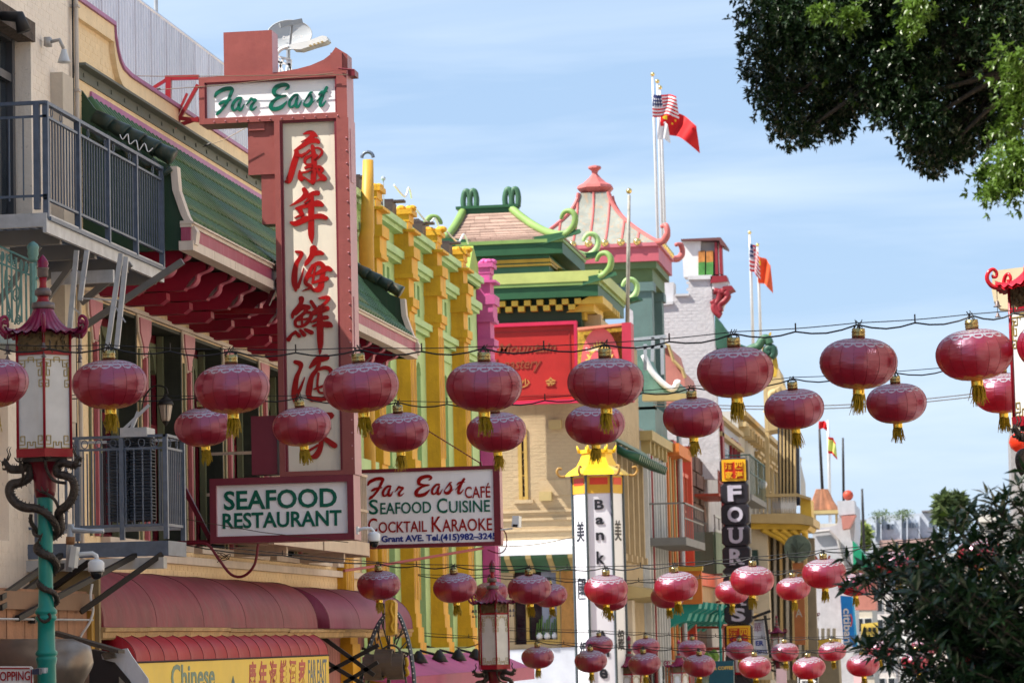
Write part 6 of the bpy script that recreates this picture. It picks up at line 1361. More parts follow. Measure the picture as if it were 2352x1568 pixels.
t7('少', 1196, 868, 1216, 890, C('tan_letter', (.45, .22, .06), .5), bold=.02); t7('金', 1252, 865, 1276, 888, C('tan_letter'), bold=.02)
hk = M(); a, b = q7(1326, 748), q7(1450, 916)
mk('side_panel', M().cp([(1428, 741), (1449, 740), (1452, 920), (1430, 920)], 85.300, 86.000), C('crimson_panel', (.45, .03, .06), .5), rs)
mk('top_rail', M().cp([(1326, 752), (1428, 742), (1428, 747), (1326, 758)], 85.400, 86.000), C('salmon_rail', (.62, .22, .14), .5), rs)
mk('back_board', M().cp([(1327, 756), (1428, 747), (1430, 918), (1327, 918)], 86.050, 86.100), C('gold_tile_back', (.5, .33, .04), .5, var=.6, scale=14), rs)
oval = [(1378+44*cos(t), 838-86*sin(t)) for t in [2*pi*k/30 for k in range(30)]]
mk('emblem_plate', M().cp(oval, 85.600, 85.800), C('salmon_emblem', (.68, .13, .13), .5), rs)
ray_ = []
for k in range(60): t = 2*pi*k/60; r = 1 if k % 2 else .80; ray_.append((1378+36*r*cos(t), 845-64*r*sin(t)))
mk('emblem_rays', M().cp(ray_, 85.570, 85.600), C('pale_gold', (.72, .5, .12), .5), rs)
mk('emblem_ring', M().cp([(1378+27*cos(2*pi*k/24), 850-48*sin(2*pi*k/24)) for k in range(24)], 85.540, 85.570), C('salmon_ring', (.62, .1, .12), .5), rs)
mk('emblem_centre', M().cp([(1378+18*cos(2*pi*k/24), 855-34*sin(2*pi*k/24)) for k in range(24)], 85.510, 85.540), C('pale_gold'), rs)
text(rs, 'Buddhist', WHITE, (q7(1377, 812).x, 85.535, q7(1377, 812).z), .42, .1, depth=.01)
# ------------------------------------------------------------------ tower with pink ribbed roof
bI = thing('pagoda_tower', 'tower with rusty grey flared roof, pink ribs and gold balls behind the green pagoda', 'tower', (-13.1, 108, 0))
YT = 104.0; qt = lambda u, v: Q(u, v, YT); xc = qt(1352, 560).x; hx = 2.36; ze = qt(1352, 563).z; zt = qt(1352, 425).z; yc = YT+hx
PKR = C('salmon_pink_rib', (.46, .12, .11), .5, var=.2); RST = C('rusty_grey_roof', (.24, .25, .22), .6, var=.25, scale=3, streak=.9, dirt=(.42, .22, .10))
n = 12; f2 = lambda f: .52+(hx-.52)*f**1.7
m = M()
crn = ((-1, -1), (1, -1), (1, 1), (-1, 1))
pp = lambda f, s: Vector((xc+s[0]*f2(f), yc+s[1]*f2(f), zt+(ze-zt)*f))
for k in range(4): m.grid(lambda i, j: (pp(i/n, crn[k]), pp(i/n, crn[(k+1) % 4]))[j], n, 1)
mk('roof_sheet', m, RST, bI, True)
for k in range(4):
    mk('roof_rib', M().tube([pp(i/n, crn[k]) for i in range(n+1)], .075, 6), PKR, bI)
    for t in range(-3, 4):
        pts = []
        for i in range(25):
            f = i/24; hw_ = f2(f)
            if hw_ > abs(t)*.55+.05: pts.append(pp(f, crn[k]).lerp(pp(f, crn[(k+1) % 4]), .5+t*.55/(2*hw_)))
        if len(pts) > 2: mk('roof_rib', M().tube(pts, .045, 6), PKR, bI)
for k in range(4):
    e = pp(1, crn[k]); d = Vector((crn[k][0], crn[k][1], 0)).normalized()
    mk('corner_curl', M().tube(smooth_path([tuple(e), tuple(e+d*.3+Vector((0, 0, .02))), tuple(e+d*.5+Vector((0, 0, .25))), tuple(e+d*.42+Vector((0, 0, .52))), tuple(e+d*.2+Vector((0, 0, .5)))]), [.12]*8+[.1]*5+[.07]*4, 8), PKR, bI, True)
    for t in range(-3, 4):
        c = pp(1, crn[k]).lerp(pp(1, crn[(k+1) % 4]), .5+t*.55/(2*hx))-Vector((0, 0, -.04)); nrm = Vector(((0, -1, 0), (1, 0, 0), (0, 1, 0), (-1, 0, 0))[k]); mk('gold_ball', M().ball(c+nrm*.02, .14, 12), C('polished_gold', (.75, .55, .2), .2, .9), bI, True)
m = M().box(xc-hx-.08, xc+hx+.08, yc-hx-.08, yc+hx+.08, ze-.12, ze-.0); mk('eave_edge', m, C('bright_pink_edge', (.52, .15, .18), .5), bI)
mk('eave_fascia', M().box(xc-hx, xc+hx, yc-hx, yc+hx, ze-.62, ze-.12), C('pink_fascia', (.46, .10, .13), .5), bI)
fin = [(.01, 1.05), (.22, 1.0), (.24, .94), (.12, .84), (.1, .74), (.22, .6), (.42, .42), (.5, .38), (.62, .32), (.66, .22), (.56, .12), (.42, 0)]
mk('finial', M().lathe([(r, z) for r, z in fin[::-1]], (xc, yc, zt-.02), 8, pi/8), PKR, bI)
BG = C('blue_green_tower_wall', (.10, .16, .15), .6, streak=.2)
mk('entablature', M().box(xc-hx+.25, xc+hx-.25, yc-hx+.25, yc+hx-.25, ze-1.3, ze-.62).box(xc-hx+.1, xc+hx-.1, yc-hx+.1, yc+hx-.1, ze-.85, ze-.622), C('olive_green_band', (.10, .15, .06), .6), bI)
for sx in (-1, 1):
    for sy in (-1, 1): mk('corner_column', M().box(xc+sx*(hx-.95), xc+sx*(hx-.3), yc+sy*(hx-.95), yc+sy*(hx-.3), ze-5.6, ze-1.3).box(xc+sx*(hx-1.02), xc+sx*(hx-.22), yc+sy*(hx-1.02), yc+sy*(hx-.22), ze-1.6, ze-1.3), BG, bI)
mk('infill_beam', M().xz([(xc+.2, ze-1.3), (xc+hx-.9, ze-1.3), (xc+hx-.9, ze-2.3)], yc-hx+.35, yc-hx+.6), BG, bI)
mk('tower_base', M().box(xc-hx+.3, xc+hx-.3, yc-hx+.3, yc+hx-.3, -4, ze-5.5), BG, bI)
mk('shaded_core', M().box(xc-hx+.9, xc-.1, yc-hx+1.2, yc+hx-.9, ze-5.5, ze-1.3), C('olive_green_band'), bI)
# poles and flags
def pole(u0, v0, u1, v1, Y, r, label, mt, ball=True, cat='flagpole'):
    t = thing('flagpole', label, cat, Q(u1, v1, Y)); a, b = Q(u0, v0, Y), Q(u1, v1, Y)
    mk('pole', M().tube([a, a.lerp(b, .3), b], [r*.7, r*.9, r], 8), mt, t, True)
    if ball: mk('gold_ball', M().ball(a+Vector((0, 0, .12)), .09, 12), C('polished_gold'), t, True)
    return t
PW = C('white_pole', (.6, .6, .6), .35, .2)
pole(1499, 178, 1516, 700, 122, .065, 'leftmost tall white flagpole of the three, flying the striped flag', PW)
pole(1510, 194, 1526, 690, 123, .065, 'middle tall white flagpole of the three near the tower', PW); pole(1516, 208, 1533, 690, 124, .065, 'rightmost tall white flagpole of the three, with a red flag', PW)
pole(1722, 540, 1730, 800, 150, .075, 'left white flagpole of the distant pair on a roof', PW); pole(1740, 568, 1748, 800, 151, .075, 'right white flagpole of the distant pair on a roof', PW)
pole(1445, 448, 1441, 742, 90, .06, 'weathered bare pole with a ball before the pink roofed tower', C('weathered_pole', (.4, .38, .34), .7, var=.4, scale=4, streak=.6))
pole(1882, 985, 1889, 1125, 200, .10, 'dark bare pole rising from the tiled kiosk roof', DARK, False); pole(1902, 965, 1907, 1200, 205, .11, 'white distant flagpole with a yellow and red flag', PW, False)
pole(1936, 1005, 1938, 1170, 230, .10, 'thin dark distant pole right of the yellow flag', DARK, False); pole(1980, 1122, 1985, 1270, 300, .14, 'short dark slanting pole before the hill houses', DARK, False)
def flag(name, u0, v0, W_, H_, Y, fold, mats, face, label, drop=.25):
    """cloth pinned on the left edge, rippled in depth; face(i, j) gives the colour slot"""
    p0 = Q(u0, v0, Y); nu, nv = 26, 13; m = M(); T_ = .02
    def P(i, j):
        f, g = i/nu, j/nv; return Vector((p0.x+W_*f-(.04*sin(f*9+g*2)), p0.y-fold*sin(f*8+g*2.5)*(.3+f)*.5, p0.z-H_*g-drop*f*(.5+f)-.05*sin(f*7+g)))
    vs = [P(i, j) for i in range(nu+1) for j in range(nv+1)]; N_ = len(vs); m.add(vs, []); m.add([v+Vector((0, T_, 0)) for v in vs], [])
    for i in range(nu):
        for j in range(nv):
            a = i*(nv+1)+j; q_ = [a, a+nv+1, a+nv+2, a+1]; c = face(i, j); m.f.append(q_); m.mi.append(c); m.f.append([k+N_ for k in q_[::-1]]); m.mi.append(c)
    o = mk(name, m, mats, None, True); return tag(o, label, 'flag')
FR, FW, FB, FY = C('flag_red', (.60, .01, .015), .6, transl=.3), C('flag_white', (.72, .72, .75), .6, transl=.3), C('flag_navy', (.02, .03, .12), .6, transl=.3), C('flag_yellow', (.8, .6, .03), .6, transl=.3)
us = lambda i, j: (2 if (i < 9 and j < 7) and not (i % 2 == 0 and j % 2 == 0 and i and j) else (1 if i < 9 and j < 7 else (0 if j % 2 == 0 else 1)))
flag('striped_flag', 1500, 216, .95, .88, 121.8, .35, [FR, FW, FB], us, 'striped flag with a starry blue corner flying on the tall left pole', .1)
def five(i, j): return 1 if (i, j) in ((6, 1), (8, 2), (9, 4), (7, 6)) or (2 <= i <= 4 and 2 <= j <= 4) else 0
flag('red_flag', 1518, 248, 1.45, 1.0, 124.0, .5, [FR, FY], five, 'large red flag with yellow stars flying lower than the striped flag', .55)
flag('white_flag', 1511, 278, .42, .7, 122.9, .3, [FW, FR], lambda i, j: 1 if (6 < i < 12 and j < 3) else 0, 'small white flag drooping behind the large red flag', .1)
flag('striped_flag', 1722, 556, .42, 1.35, 149.8, .25, [FR, FW, FB], us, 'narrow furled striped flag on the distant left pole', .35)
flag('red_flag', 1741, 586, .62, 1.3, 150.8, .35, [C('flag_orange_red', (.75, .12, .04), .6, transl=.3), FY], lambda i, j: 1 if 2 < i < 6 and 1 < j < 4 else 0, 'orange red flag curling on the distant right pole', .35)
flag('yellow_flag', 1902, 1000, .5, 1.1, 204.8, .3, [C('flag_pale_yellow', (.65, .7, .2), .6, transl=.3), FR], lambda i, j: 1 if j > 10 or j < 2 else 0, 'pale yellow flag with red edge on the far white pole', .3)
flag('red_flag', 1881, 965, .5, .5, 199.8, .2, [FR, FY], lambda i, j: 0, 'small red flag just behind a hanging lantern tassel, far off', .1)
# ------------------------------------------------------------------ white stepped brick building
bJ = thing('white_stepped_building', 'white painted brick building with stepped parapet and a dark red bracketed corner turret', 'building', (-10.2, 122, 0))
WB = mat('white_painted_brick', (.46, .45, .47), .8, var=.2, streak=.45, bump=1.0, bscale=8, dirt=(.4, .38, .38), speck=.2)
YJ = 120.0
mk('wall', M().cp([(1440, 705), (1509, 700), (1518, 699), (1545, 697), (1546, 677), (1581, 676), (1582, 638), (1634, 637), (1655, 1100), (1440, 1100)], YJ, YJ+.5), WB, bJ)
mk('body', M().box(-22, -10.0, YJ+.5, 127, -4, Q(1600, 760, YJ).z), WB, bJ)
stp = lambda x: Q(0, 0, YJ).z*0+(Q(1520, 701, YJ).z if x < Q(1546, 690, YJ).x else Q(1560, 679, YJ).z if x < Q(1582, 660, YJ).x else Q(1600, 641, YJ).z)
bricks(bJ, WB, 'y', YJ, Q(1506, 800, YJ).x, Q(1636, 800, YJ).x-.15, Q(1560, 930, YJ).z, Q(1600, 641, YJ).z, [], near=lambda c: -c[1]-c[0], bl=.34, bh=.11, j=.02, top=stp)
mk('parapet_cap', M().cp([(1505, 695), (1546, 692), (1546, 698), (1505, 702)], YJ-.1, YJ+.5).cp([(1550, 675), (1583, 674), (1583, 679), (1550, 680)], YJ-.1, YJ+.5).cp([(1580, 633), (1635, 631), (1635, 641), (1580, 642)], YJ-.1, YJ+.5), C('grey_white_cap', (.5, .5, .52), .8, streak=.3), bJ)
mk('side_block', M().cp([(1504, 650), (1547, 648), (1547, 692), (1504, 695)], YJ+.2, YJ+1.2), C('grey_white_cap'), bJ)
mk('turret', M().cp([(1566, 551), (1610, 549), (1607, 634), (1570, 636)], YJ+.1, YJ+1.2), C('plain_white_render', (.68, .66, .66), .7, streak=.3), bJ)
mk('turret', M().cp([(1610, 549), (1650, 547), (1650, 632), (1607, 634)], YJ+.5, YJ+1.2), C('plain_white_render'), bJ)
mk('turret_roof', M().cp([(1564, 549), (1655, 545), (1668, 562), (1668, 568), (1655, 562), (1652, 552), (1564, 553)], YJ-.1, YJ+1.4), C('dark_turret_top', (.13, .05, .05), .6), bJ)
for (u, w_, mt) in ((1604, 15, 'rust_orange_tile'), (1622, 16, 'rust_orange_tile')):
    mk('barrel_tile', M().cp([(u, 577), (u+w_, 575), (u+w_, 601), (u, 603)], YJ+.05, YJ+.45), C('rust_orange_tile', (.5, .2, .05), .5, var=.5, scale=6), bJ); mk('barrel_tile', M().cp([(u, 603), (u+w_, 601), (u+w_, 632), (u, 633)], YJ+.02, YJ+.45), C('leaf_green_tile', (.08, .25, .06), .4, var=.4, scale=4), bJ)
DR2 = C('oxblood_paint', (.24, .02, .03), .5)
for u in (1641, 1651): mk('turret_pilaster', M().cp([(u, 556), (u+6, 556), (u+9, 630), (u+2, 630)], YJ, YJ+.5), DR2, bJ)
mk('turret_cornice', M().cp([(1632, 634), (1668, 632), (1672, 646), (1632, 650)], YJ-.1, YJ+1), DR2, bJ); mk('turret_band', M().cp([(1632, 651), (1672, 646), (1668, 662), (1634, 664)], YJ, YJ+.9), C('plain_white_render'), bJ); mk('turret_cornice', M().cp([(1660, 658), (1680, 655), (1686, 663), (1668, 671), (1658, 670)], YJ-.1, YJ+1), DR2, bJ)
for pts in (((1640, 668), (1652, 672), (1650, 690), (1640, 702), (1643, 715), (1655, 725)), ((1665, 672), (1672, 680), (1664, 692), (1652, 700), (1655, 716)), ((1636, 690), (1645, 704), (1652, 722), (1656, 726)), ((1650, 668), (1658, 676), (1662, 664))):
    mk('scroll_bracket', M().tube(smooth_path([tuple(Q(u, v, YJ-.05)) for u, v in pts]), .13, 7), DR2, bJ, True)
mk('bracket_backing', M().cp([(1634, 664), (1668, 664), (1668, 690), (1655, 726), (1650, 720), (1636, 700)], YJ+.12, YJ+.5), C('plain_white_render'), bJ)
g2 = thing('green_curved_roof', 'dark green pagoda roof sweeping down from the white brick wall to gold finials', 'roof', Q(1700, 810, 128))
DG2 = C('deep_green_roof', (.03, .09, .06), .5, var=.3, scale=3)
mk('roof_sweep', M().cp([(1642, 722), (1650, 735), (1662, 748), (1672, 765), (1700, 790), (1735, 803), (1735, 850), (1642, 850)], 127, 131), DG2, g2)
mk('ridge_wave', M().tube(smooth_path([tuple(Q(u, v, 126.8)) for u, v in ((1715, 806), (1728, 800), (1742, 795), (1752, 780), (1762, 778), (1768, 790))]), .18, 8), GREENM, g2, True)
mk('dark_scroll', M().tube(smooth_path([tuple(Q(u, v, 126.8)) for u, v in ((1768, 812), (1760, 806), (1766, 798), (1775, 800), (1778, 812), (1770, 820))]), .16, 8), DG2, g2, True)
for u, v0, v1 in ((1766, 765, 810), (1779, 798, 840)): mk('gold_finial', M().cp([(u, v0), (u+5, v0-3), (u+3, v0+15), (u+8, v1), (u+4, v1+25), (u-4, v1+25), (u-6, v1)], 126.9, 127.2), YO, g2)
pk = thing('pink_gabled_building', 'salmon pink stepped gable with tan edge in front of the white brick wall', 'building', Q(1535, 850, 112))
mk('gable_wall', M().cp([(1470, 790), (1510, 788), (1535, 795), (1545, 830), (1565, 850), (1572, 870), (1575, 960), (1470, 960)], 112, 117), C('salmon_render', (.46, .19, .16), .7, streak=.15), pk)
mk('gable_edge', M().tube([Q(u, v, 111.9) for u, v in ((1512, 786), (1536, 794), (1547, 828), (1567, 849), (1574, 868))], .07, 6), C('straw_trim'), pk)
gc = thing('green_hood_roof', 'weathered green flared hood roof with white upturned lip beside the front lanterns', 'roof', Q(1500, 900, 100))
mk('hood', M().cp([(1462, 820), (1478, 812), (1490, 840), (1512, 868), (1545, 888), (1556, 875), (1562, 885), (1556, 900), (1470, 903)], 99, 102), C('verdigris_roof', (.12, .24, .2), .6, var=.4, scale=2, streak=.3), gc)
mk('white_lip', M().tube(smooth_path([tuple(Q(u, v, 98.9)) for u, v in ((1478, 815), (1495, 850), (1520, 878), (1542, 893), (1552, 886), (1554, 878), (1561, 880))]), .1, 7), WHITE, gc, True)
mk('sill_beam', M().cp([(1475, 905), (1575, 903), (1575, 918), (1475, 920)], 98.5, 99), C('straw_trim'), gc)
m = M()
for a, b in (((1482, 790), (1482, 850)), ((1520, 775), (1522, 860)), ((1455, 780), (1530, 772)), ((1460, 800), (1530, 795)), ((1500, 775), (1498, 830))): m.bar(Q(*a, 97), Q(*b, 97), .1)
mk('pipe_frame', m, C('mast_grey'), gc)
# ------------------------------------------------------------------ narrow street facades beyond the corner
def facade(name, label, ya, yb, ztop, mt, zbot=-4, x=-10.2, cat='building'):
    t = thing(name, label, cat, (x, (ya+yb)/2, -3)); mk('wall', M().box(x-9, x, ya, yb, zbot, ztop), mt, t); return t
GW = C('blue_grey_render', (.38, .40, .42), .7, streak=.25)
k1 = facade('grey_columned_building', 'blue grey narrow building with pale vertical columns and an iron balcony', 97.7, 104.5, 11.0, GW)
for i in range(8):
    y = 98.1+i*.85; mk('column', M().box(-10.2, -10.02, y, y+.16, 3.5, 10.6), C('pale_column', (.62, .62, .62), .6), k1); mk('window_bay', M().box(-10.21, -10.16, y+.2, y+.75, 5, 10.2), C('grey_green_blind', (.2, .22, .2), .6), k1)
mk('cornice', M().box(-10.2, -9.8, 97.7, 104.5, 10.6, 10.9), C('straw_trim'), k1)
for i in range(4): mk('lower_window', M().box(-10.2, -10.15, 98.3+i*1.5, 99.3+i*1.5, 1.5, 6.0), GLASSD, k1)
def ironbalc(label, ya, yb, z, mt, xo=-8.9, h=1.05):
    t = thing('iron_balcony', label, 'balcony', (-9.6, (ya+yb)/2, z)); mk('slab', M().box(-10.2, xo, ya, yb, z-.25, z), C('grey_slab', (.2, .2, .2), .7), t)
    me = me_of(M().box(-.012, .012, -.012, .012, 0, h), 'baluster', mt); n = int((yb-ya)/.6)
    for i in range(n+1): inst('baluster', me, t, (xo-.03, ya+(yb-ya)*i/n, z))
    for i in range(6): inst('baluster', me, t, (-10.1+i*(xo+10.1)/6, ya+.03, z))
    mk('rail', M().box(xo-.06, xo, ya, yb, z+h, z+h+.05).box(-10.2, xo, ya, ya+.05, z+h, z+h+.05).box(xo-.05, xo-.01, ya, yb, z+h*.55, z+h*.55+.04), mt, t); return t
IRG = C('grey_iron', (.2, .2, .2), .5)
ironbalc('upper grey iron balcony with potted plants left of the red facade', 98.5, 105.5, 7.55, IRG)
ironbalc('lower grey iron balcony under the teal corbels', 98.5, 106, 2.6, C('pale_iron', (.4, .42, .42), .5))
tag(mk('potted_bush', (lambda g: [g.ball((-9.1+R.uniform(-.3, .3), 106.5+R.uniform(-.5, .5), 3.1+R.uniform(-.6, .8)), R.uniform(.1, .22), 6) for _ in range(50)] and g)(M()), C('bush_green', (.12, .22, .03), .7, transl=.2)), 'yellow green potted bush on the lower grey iron balcony', 'plant')
k2 = facade('teal_and_orange_building', 'narrow facade of teal, orange and straw vertical strips behind the balcony', 104.6, 109.0, 11.2, C('teal_wall', (.02, .24, .22), .6))
for i, (y, mt) in enumerate(((104.7, C('orange_strip', (.6, .17, .03), .6)), (105.5, C('straw_trim')), (106.4, C('orange_strip')), (107.2, C('straw_trim')), (108.1, C('vivid_red', (.5, .012, .008), .5)))): mk('pilaster', M().box(-10.2, -10.0, y, y+.35, 2, 10.8), mt, k2)
mk('orange_cornice', M().box(-10.2, -9.6, 104.6, 109, 10.5, 10.9), C('orange_strip'), k2)
mk('drain_pipe', M().tube([(-9.8, 106.9, 3.0), (-9.8, 106.9, 11.5)], .09, 8), C('mast_grey'), k2)
k3 = facade('red_facade', 'flat vivid red narrow facade right of the teal strips', 109.1, 113.4, 11.3, C('vivid_red'))
mk('red_corner', M().box(-10.2, -9.95, 113.0, 113.4, 2, 11.3), C('coral', (.7, .12, .06), .5), k3)
k4 = facade('dark_gallery_building', 'dark brown shadowed facade with a green boxed gallery and orange corbelled band', 113.5, 127.5, 11.2, C('dark_brown_stone', (.10, .055, .045), .8, var=.6, scale=1.5, bump=1, bscale=3))
for i in range(9):
    for j in range(7): mk('stone_block', M().box(-10.2, -10.16+R.random()*.08, 113.8+i*1.5, 115.1+i*1.5+R.random()*.1, 7.0+j*.6, 7.5+j*.6+R.random()*.06), C('dark_brown_block', (.14, .08, .065), .8, var=.5, scale=2, bump=.8, orand=.4), k4)
gl_ = thing('green_gallery', 'grey green timber gallery box with wire rail over an orange band', 'gallery', (-9.6, 118, 6.8))
GT = C('grey_green_boards', (.14, .19, .13), .7, streak=.4, orand=.15)
for i in range(12): mk('board', M().box(-9.27, -9.2, 113.8+i*1.15, 114.92+i*1.15, 6.6, 8.2), GT, gl_)
mk('box_side', M().box(-10.2, -9.3, 113.8, 127.6, 6.6, 8.1), GT, gl_); mk('front_side', M().box(-10.2, -9.28, 113.7, 113.79, 6.6, 8.2), GT, gl_)
mk('handrail', M().box(-9.26, -9.2, 113.8, 127.6, 8.75, 8.82).box(-9.27, -9.19, 113.8, 127.6, 8.21, 8.3), C('pale_iron'), gl_)
for i in range(8): mk('post', M().box(-9.25, -9.21, 113.9+i*1.9, 113.96+i*1.9, 8.3, 8.75), IRG, gl_)
mk('orange_band', M().box(-10.2, -9.1, 104.5, 127.6, 6.15, 6.58), C('coral'), gl_); mk('gold_strip', M().box(-10.2, -9.0, 104.4, 127.6, 6.58, 6.7) , YO, gl_) if False else None
mk('orange_front', M().box(-10.2, -8.95, 104.3, 104.5, 5.5, 6.6), C('orange_strip'), gl_); mk('gold_strip', M().box(-10.2, -8.9, 104.2, 104.5, 6.6, 6.75), YO, gl_); mk('tan_band', M().box(-10.2, -9.2, 104.5, 127.6, 5.6, 6.14), C('tan_board', (.42, .27, .15), .7), gl_)
mk('scroll_relief', M().tube(smooth_path([(-9.9, 104.25, 5.85), (-9.85, 104.25, 6.1), (-9.6, 104.25, 6.2), (-9.35, 104.25, 6.1), (-9.3, 104.25, 5.85)]), .06, 6), C('straw_trim'), gl_)
TL = C('teal_corbel_paint', (.02, .30, .26), .55, var=.2)
for i in range(10): mk('corbel', M().xz([(-10.2, 5.58), (-9.05, 5.58), (-9.1, 5.35), (-9.4, 5.2), (-9.5, 4.95), (-9.9, 4.85), (-10.2, 4.6)], 104.5+i*2.3, 105.6+i*2.3), TL, gl_)
mk('teal_pole', M().tube([(-9.0, 112, 5.5), (-9.0, 112, -3)], .05, 8), TL, gl_)
for a, b in (((1560, 1330), (1660, 1318)), ((1590, 1395), (1655, 1380)), ((1600, 1440), (1660, 1440)), ((1600, 1470), (1650, 1530))): tag(mk('red_strut', M().bar(Q(*a, 113), Q(*b, 113), .08), C('red_oxide_steel', (.4, .06, .03), .5)), 'red oxide strut holding the black vertical sign, %s' % ({1560: 'uppermost', 1590: 'thick one in the middle', 1600: 'below the lantern' if a[1] == 1440 else 'slanting at the foot'}[a[0]]), 'strut')
# four seas style vertical sign
fs_ = thing('vertical_letter_sign', 'tall black vertical sign of padded tiles spelling FOUR SEAS between gold seals', 'sign', Q(1690, 1560, 112))
YF = 112.0; PADM = C('black_padded_panel', (.022, .02, .028), .4); LG_ = C('lavender_grey_letter', (.46, .45, .55), .4); SE = C('seal_gold', (.75, .42, .02), .4); SRD = C('seal_red', (.45, .03, .01), .4)
def padtile(v0, v1, dx=0):
    k = .024*0; u0, u1 = 1652+(v0-1050)*.03, 1719+(v0-1050)*.03; a, b = Q(u0, v0, YF), Q(u1, v1, YF); w_, h_ = b.x-a.x, a.z-b.z; c = .12; pts = [(a.x+c, b.z), (b.x-c, b.z), (b.x, b.z+c), (b.x, a.z-c), (b.x-c, a.z), (a.x+c, a.z), (a.x, a.z-c), (a.x, b.z+c)]
    pts2 = [((x-(a.x+b.x)/2)*.92+(a.x+b.x)/2, (z-(a.z+b.z)/2)*.92+(a.z+b.z)/2) for x, z in pts]
    m = M().prism([(x, YF, z) for x, z in pts2], [(x, YF+.06, z) for x, z in pts]); m.prism([(x, YF+.06, z) for x, z in pts], [(x, YF+.55, z) for x, z in pts]); o = mk('sign_tile', m, PADM, fs_); return a, b, o
L8 = [(1052, 1107, None), (1108, 1156, 'F'), (1157, 1205, 'O'), (1206, 1253, 'U'), (1254, 1301, 'R'), (1302, 1322, ''), (1323, 1372, 'S'), (1373, 1394, 'E'), (1395, 1420, 'A'), (1388+33, 1421+8, ''), (1388+42, 1478-46, '')]
L8 = [(1052, 1107, None), (1108, 1156, 'F'), (1157, 1205, 'O'), (1206, 1253, 'U'), (1254, 1301, 'R'), (1302, 1322, ''), (1323, 1370, 'S'), (1371, 1386, 'E'), (1387, 1431, 'S'), (1433, 1500, None), (1501, 1600, '')]
L8 = [(1052, 1107, None), (1108, 1156, 'F'), (1157, 1205, 'O'), (1206, 1253, 'U'), (1254, 1301, 'R'), (1302, 1320, ''), (1321, 1352, 'S'), (1353, 1372, 'E'), (1373, 1390, 'A'), (1391, 1431, 'S'), (1433, 1500, None), (1501, 1600, '')]
for v0, v1, ch in L8:
    a, b, o = padtile(v0, v1); cx_, cz_ = (a.x+b.x)/2, (a.z+b.z)/2; hh = a.z-b.z
    if ch is None:
        mk('gold_seal', M().box(a.x+.08, b.x-.08, YF-.03, YF, b.z+.06, a.z-.06), SE, fs_); mk('red_seal_field', M().box(a.x+.17, b.x-.17, YF-.05, YF-.03, b.z+.15, a.z-.15), SRD, fs_)
        s4 = .31
        for i, cc_ in enumerate('酒四家海'): text(fs_, cc_, SE, (cx_+(-.18 if i % 2 == 0 else .18), YF-.05, cz_+(hh*.19 if i < 2 else -hh*.19)), .27, hh*.3, depth=.02, bold=.02)
    elif ch:
        H_ = min(.56, hh*.74); W_ = .5 if ch != 'O' else .56
        lt_ = text(fs_, ch, LG_, (cx_, YF-.002, cz_), W_, H_, depth=.05, bold=.035)
        sr = M()
        serif = {'F': [(-.27, -.5, .3), (-.3, .5, .12)], 'U': [(-.38, .5, .34), (.38, .5, .34)], 'R': [(-.3, -.5, .34), (.42, -.5, .24), (-.36, .5, .14)], 'A': [(-.4, -.5, .3), (.4, -.5, .3)], 'E': [(-.42, -.5, .12), (-.42, .5, .12)]}.get(ch, [])
        for sx_, sz_, sw in serif: zz = cz_+sz_*H_*(.93); sr.box(cx_+sx_*W_-sw*W_/1.6, cx_+sx_*W_+sw*W_/1.6, YF-.06, YF-.002, zz-.03, zz+.03)
        if sr.v: mk('letter_serif', sr, LG_, fs_, kind='stuff')
# ------------------------------------------------------------------ blue white wall and ornate cream building
k5 = facade('blue_white_building', 'blue white rendered narrow building right of the black vertical sign', 128.0, 140.5, 13.5, C('blue_white_render', (.38, .42, .52), .7, streak=.3))
mk('red_pilaster', M().box(-10.2, -9.95, 128.1, 129.0, 3, 13.3), C('oxblood_paint'), k5); mk('grey_panel', M().box(-10.2, -10.15, 131, 134, 8, 12.3), GLASSB, k5)
ib = ironbalc('teal iron balcony high beside the blue white wall', 130.5, 140, 10.3, C('dark_teal_iron', (.04, .12, .11), .5), -9.0, 1.6)
k6 = thing('ornate_cream_building', 'ornate cream building with a bowed balustraded balcony and tall columns', 'building', (-10.2, 155, -3))
CRM = mat('warm_cream_stucco', (.48, .35, .17), .65, var=.12, streak=.3, dirt=(.3, .2, .1)); CRW = C('off_white_stucco', (.42, .39, .34), .65, streak=.3)
mk('wall', M().box(-19, -10.2, 140.6, 185, -4, 14.5), CRW, k6)
q6 = lambda u, v, Y=146: Q(u, v, Y)
mk('column', M().cp([(1749, 790), (1757, 800), (1765, 990), (1757, 990)], 143, 143.6), CRM, k6)
mk('crown_wall', M().cp([(1757, 815), (1772, 820), (1790, 850), (1797, 880), (1815, 905), (1820, 960), (1790, 985), (1757, 990)], 147, 150), CRM, k6)
for i in range(5): u = 1790+i*8; mk('bay_column', M().cp([(u, 960+i*3), (u+4, 962+i*3), (u+5, 1155), (u+1, 1155)], 145.4, 146), CRM, k6)
mk('bay_glass', M().cp([(1786, 965), (1835, 975), (1838, 1160), (1788, 1160)], 146.1, 146.6), C('navy_glass'), k6)
for pts in (((1757, 950), (1775, 930), (1790, 905), (1785, 890)), ((1790, 980), (1800, 950), (1820, 940), (1825, 920)), ((1800, 970), (1825, 965), (1830, 945)), ((1765, 930), (1770, 905), (1782, 900)), ((1800, 920), (1815, 925), (1812, 940))): mk('scroll_ornament', M().tube(smooth_path([tuple(q6(u, v, 145.2)) for u, v in pts]), .16, 7), CRM, k6, True)
mk('column', M().cp([(1757, 990), (1765, 990), (1768, 1140), (1760, 1140)], 144.5, 145), CRM, k6)
mk('orb', M().ball(q6(1752, 1112, 143), .2, 12), WHITE, k6, True); mk('orb_stem', M().tube([q6(1752, 1122, 143), q6(1753, 1150, 143)], .1, 8), CRM, k6)
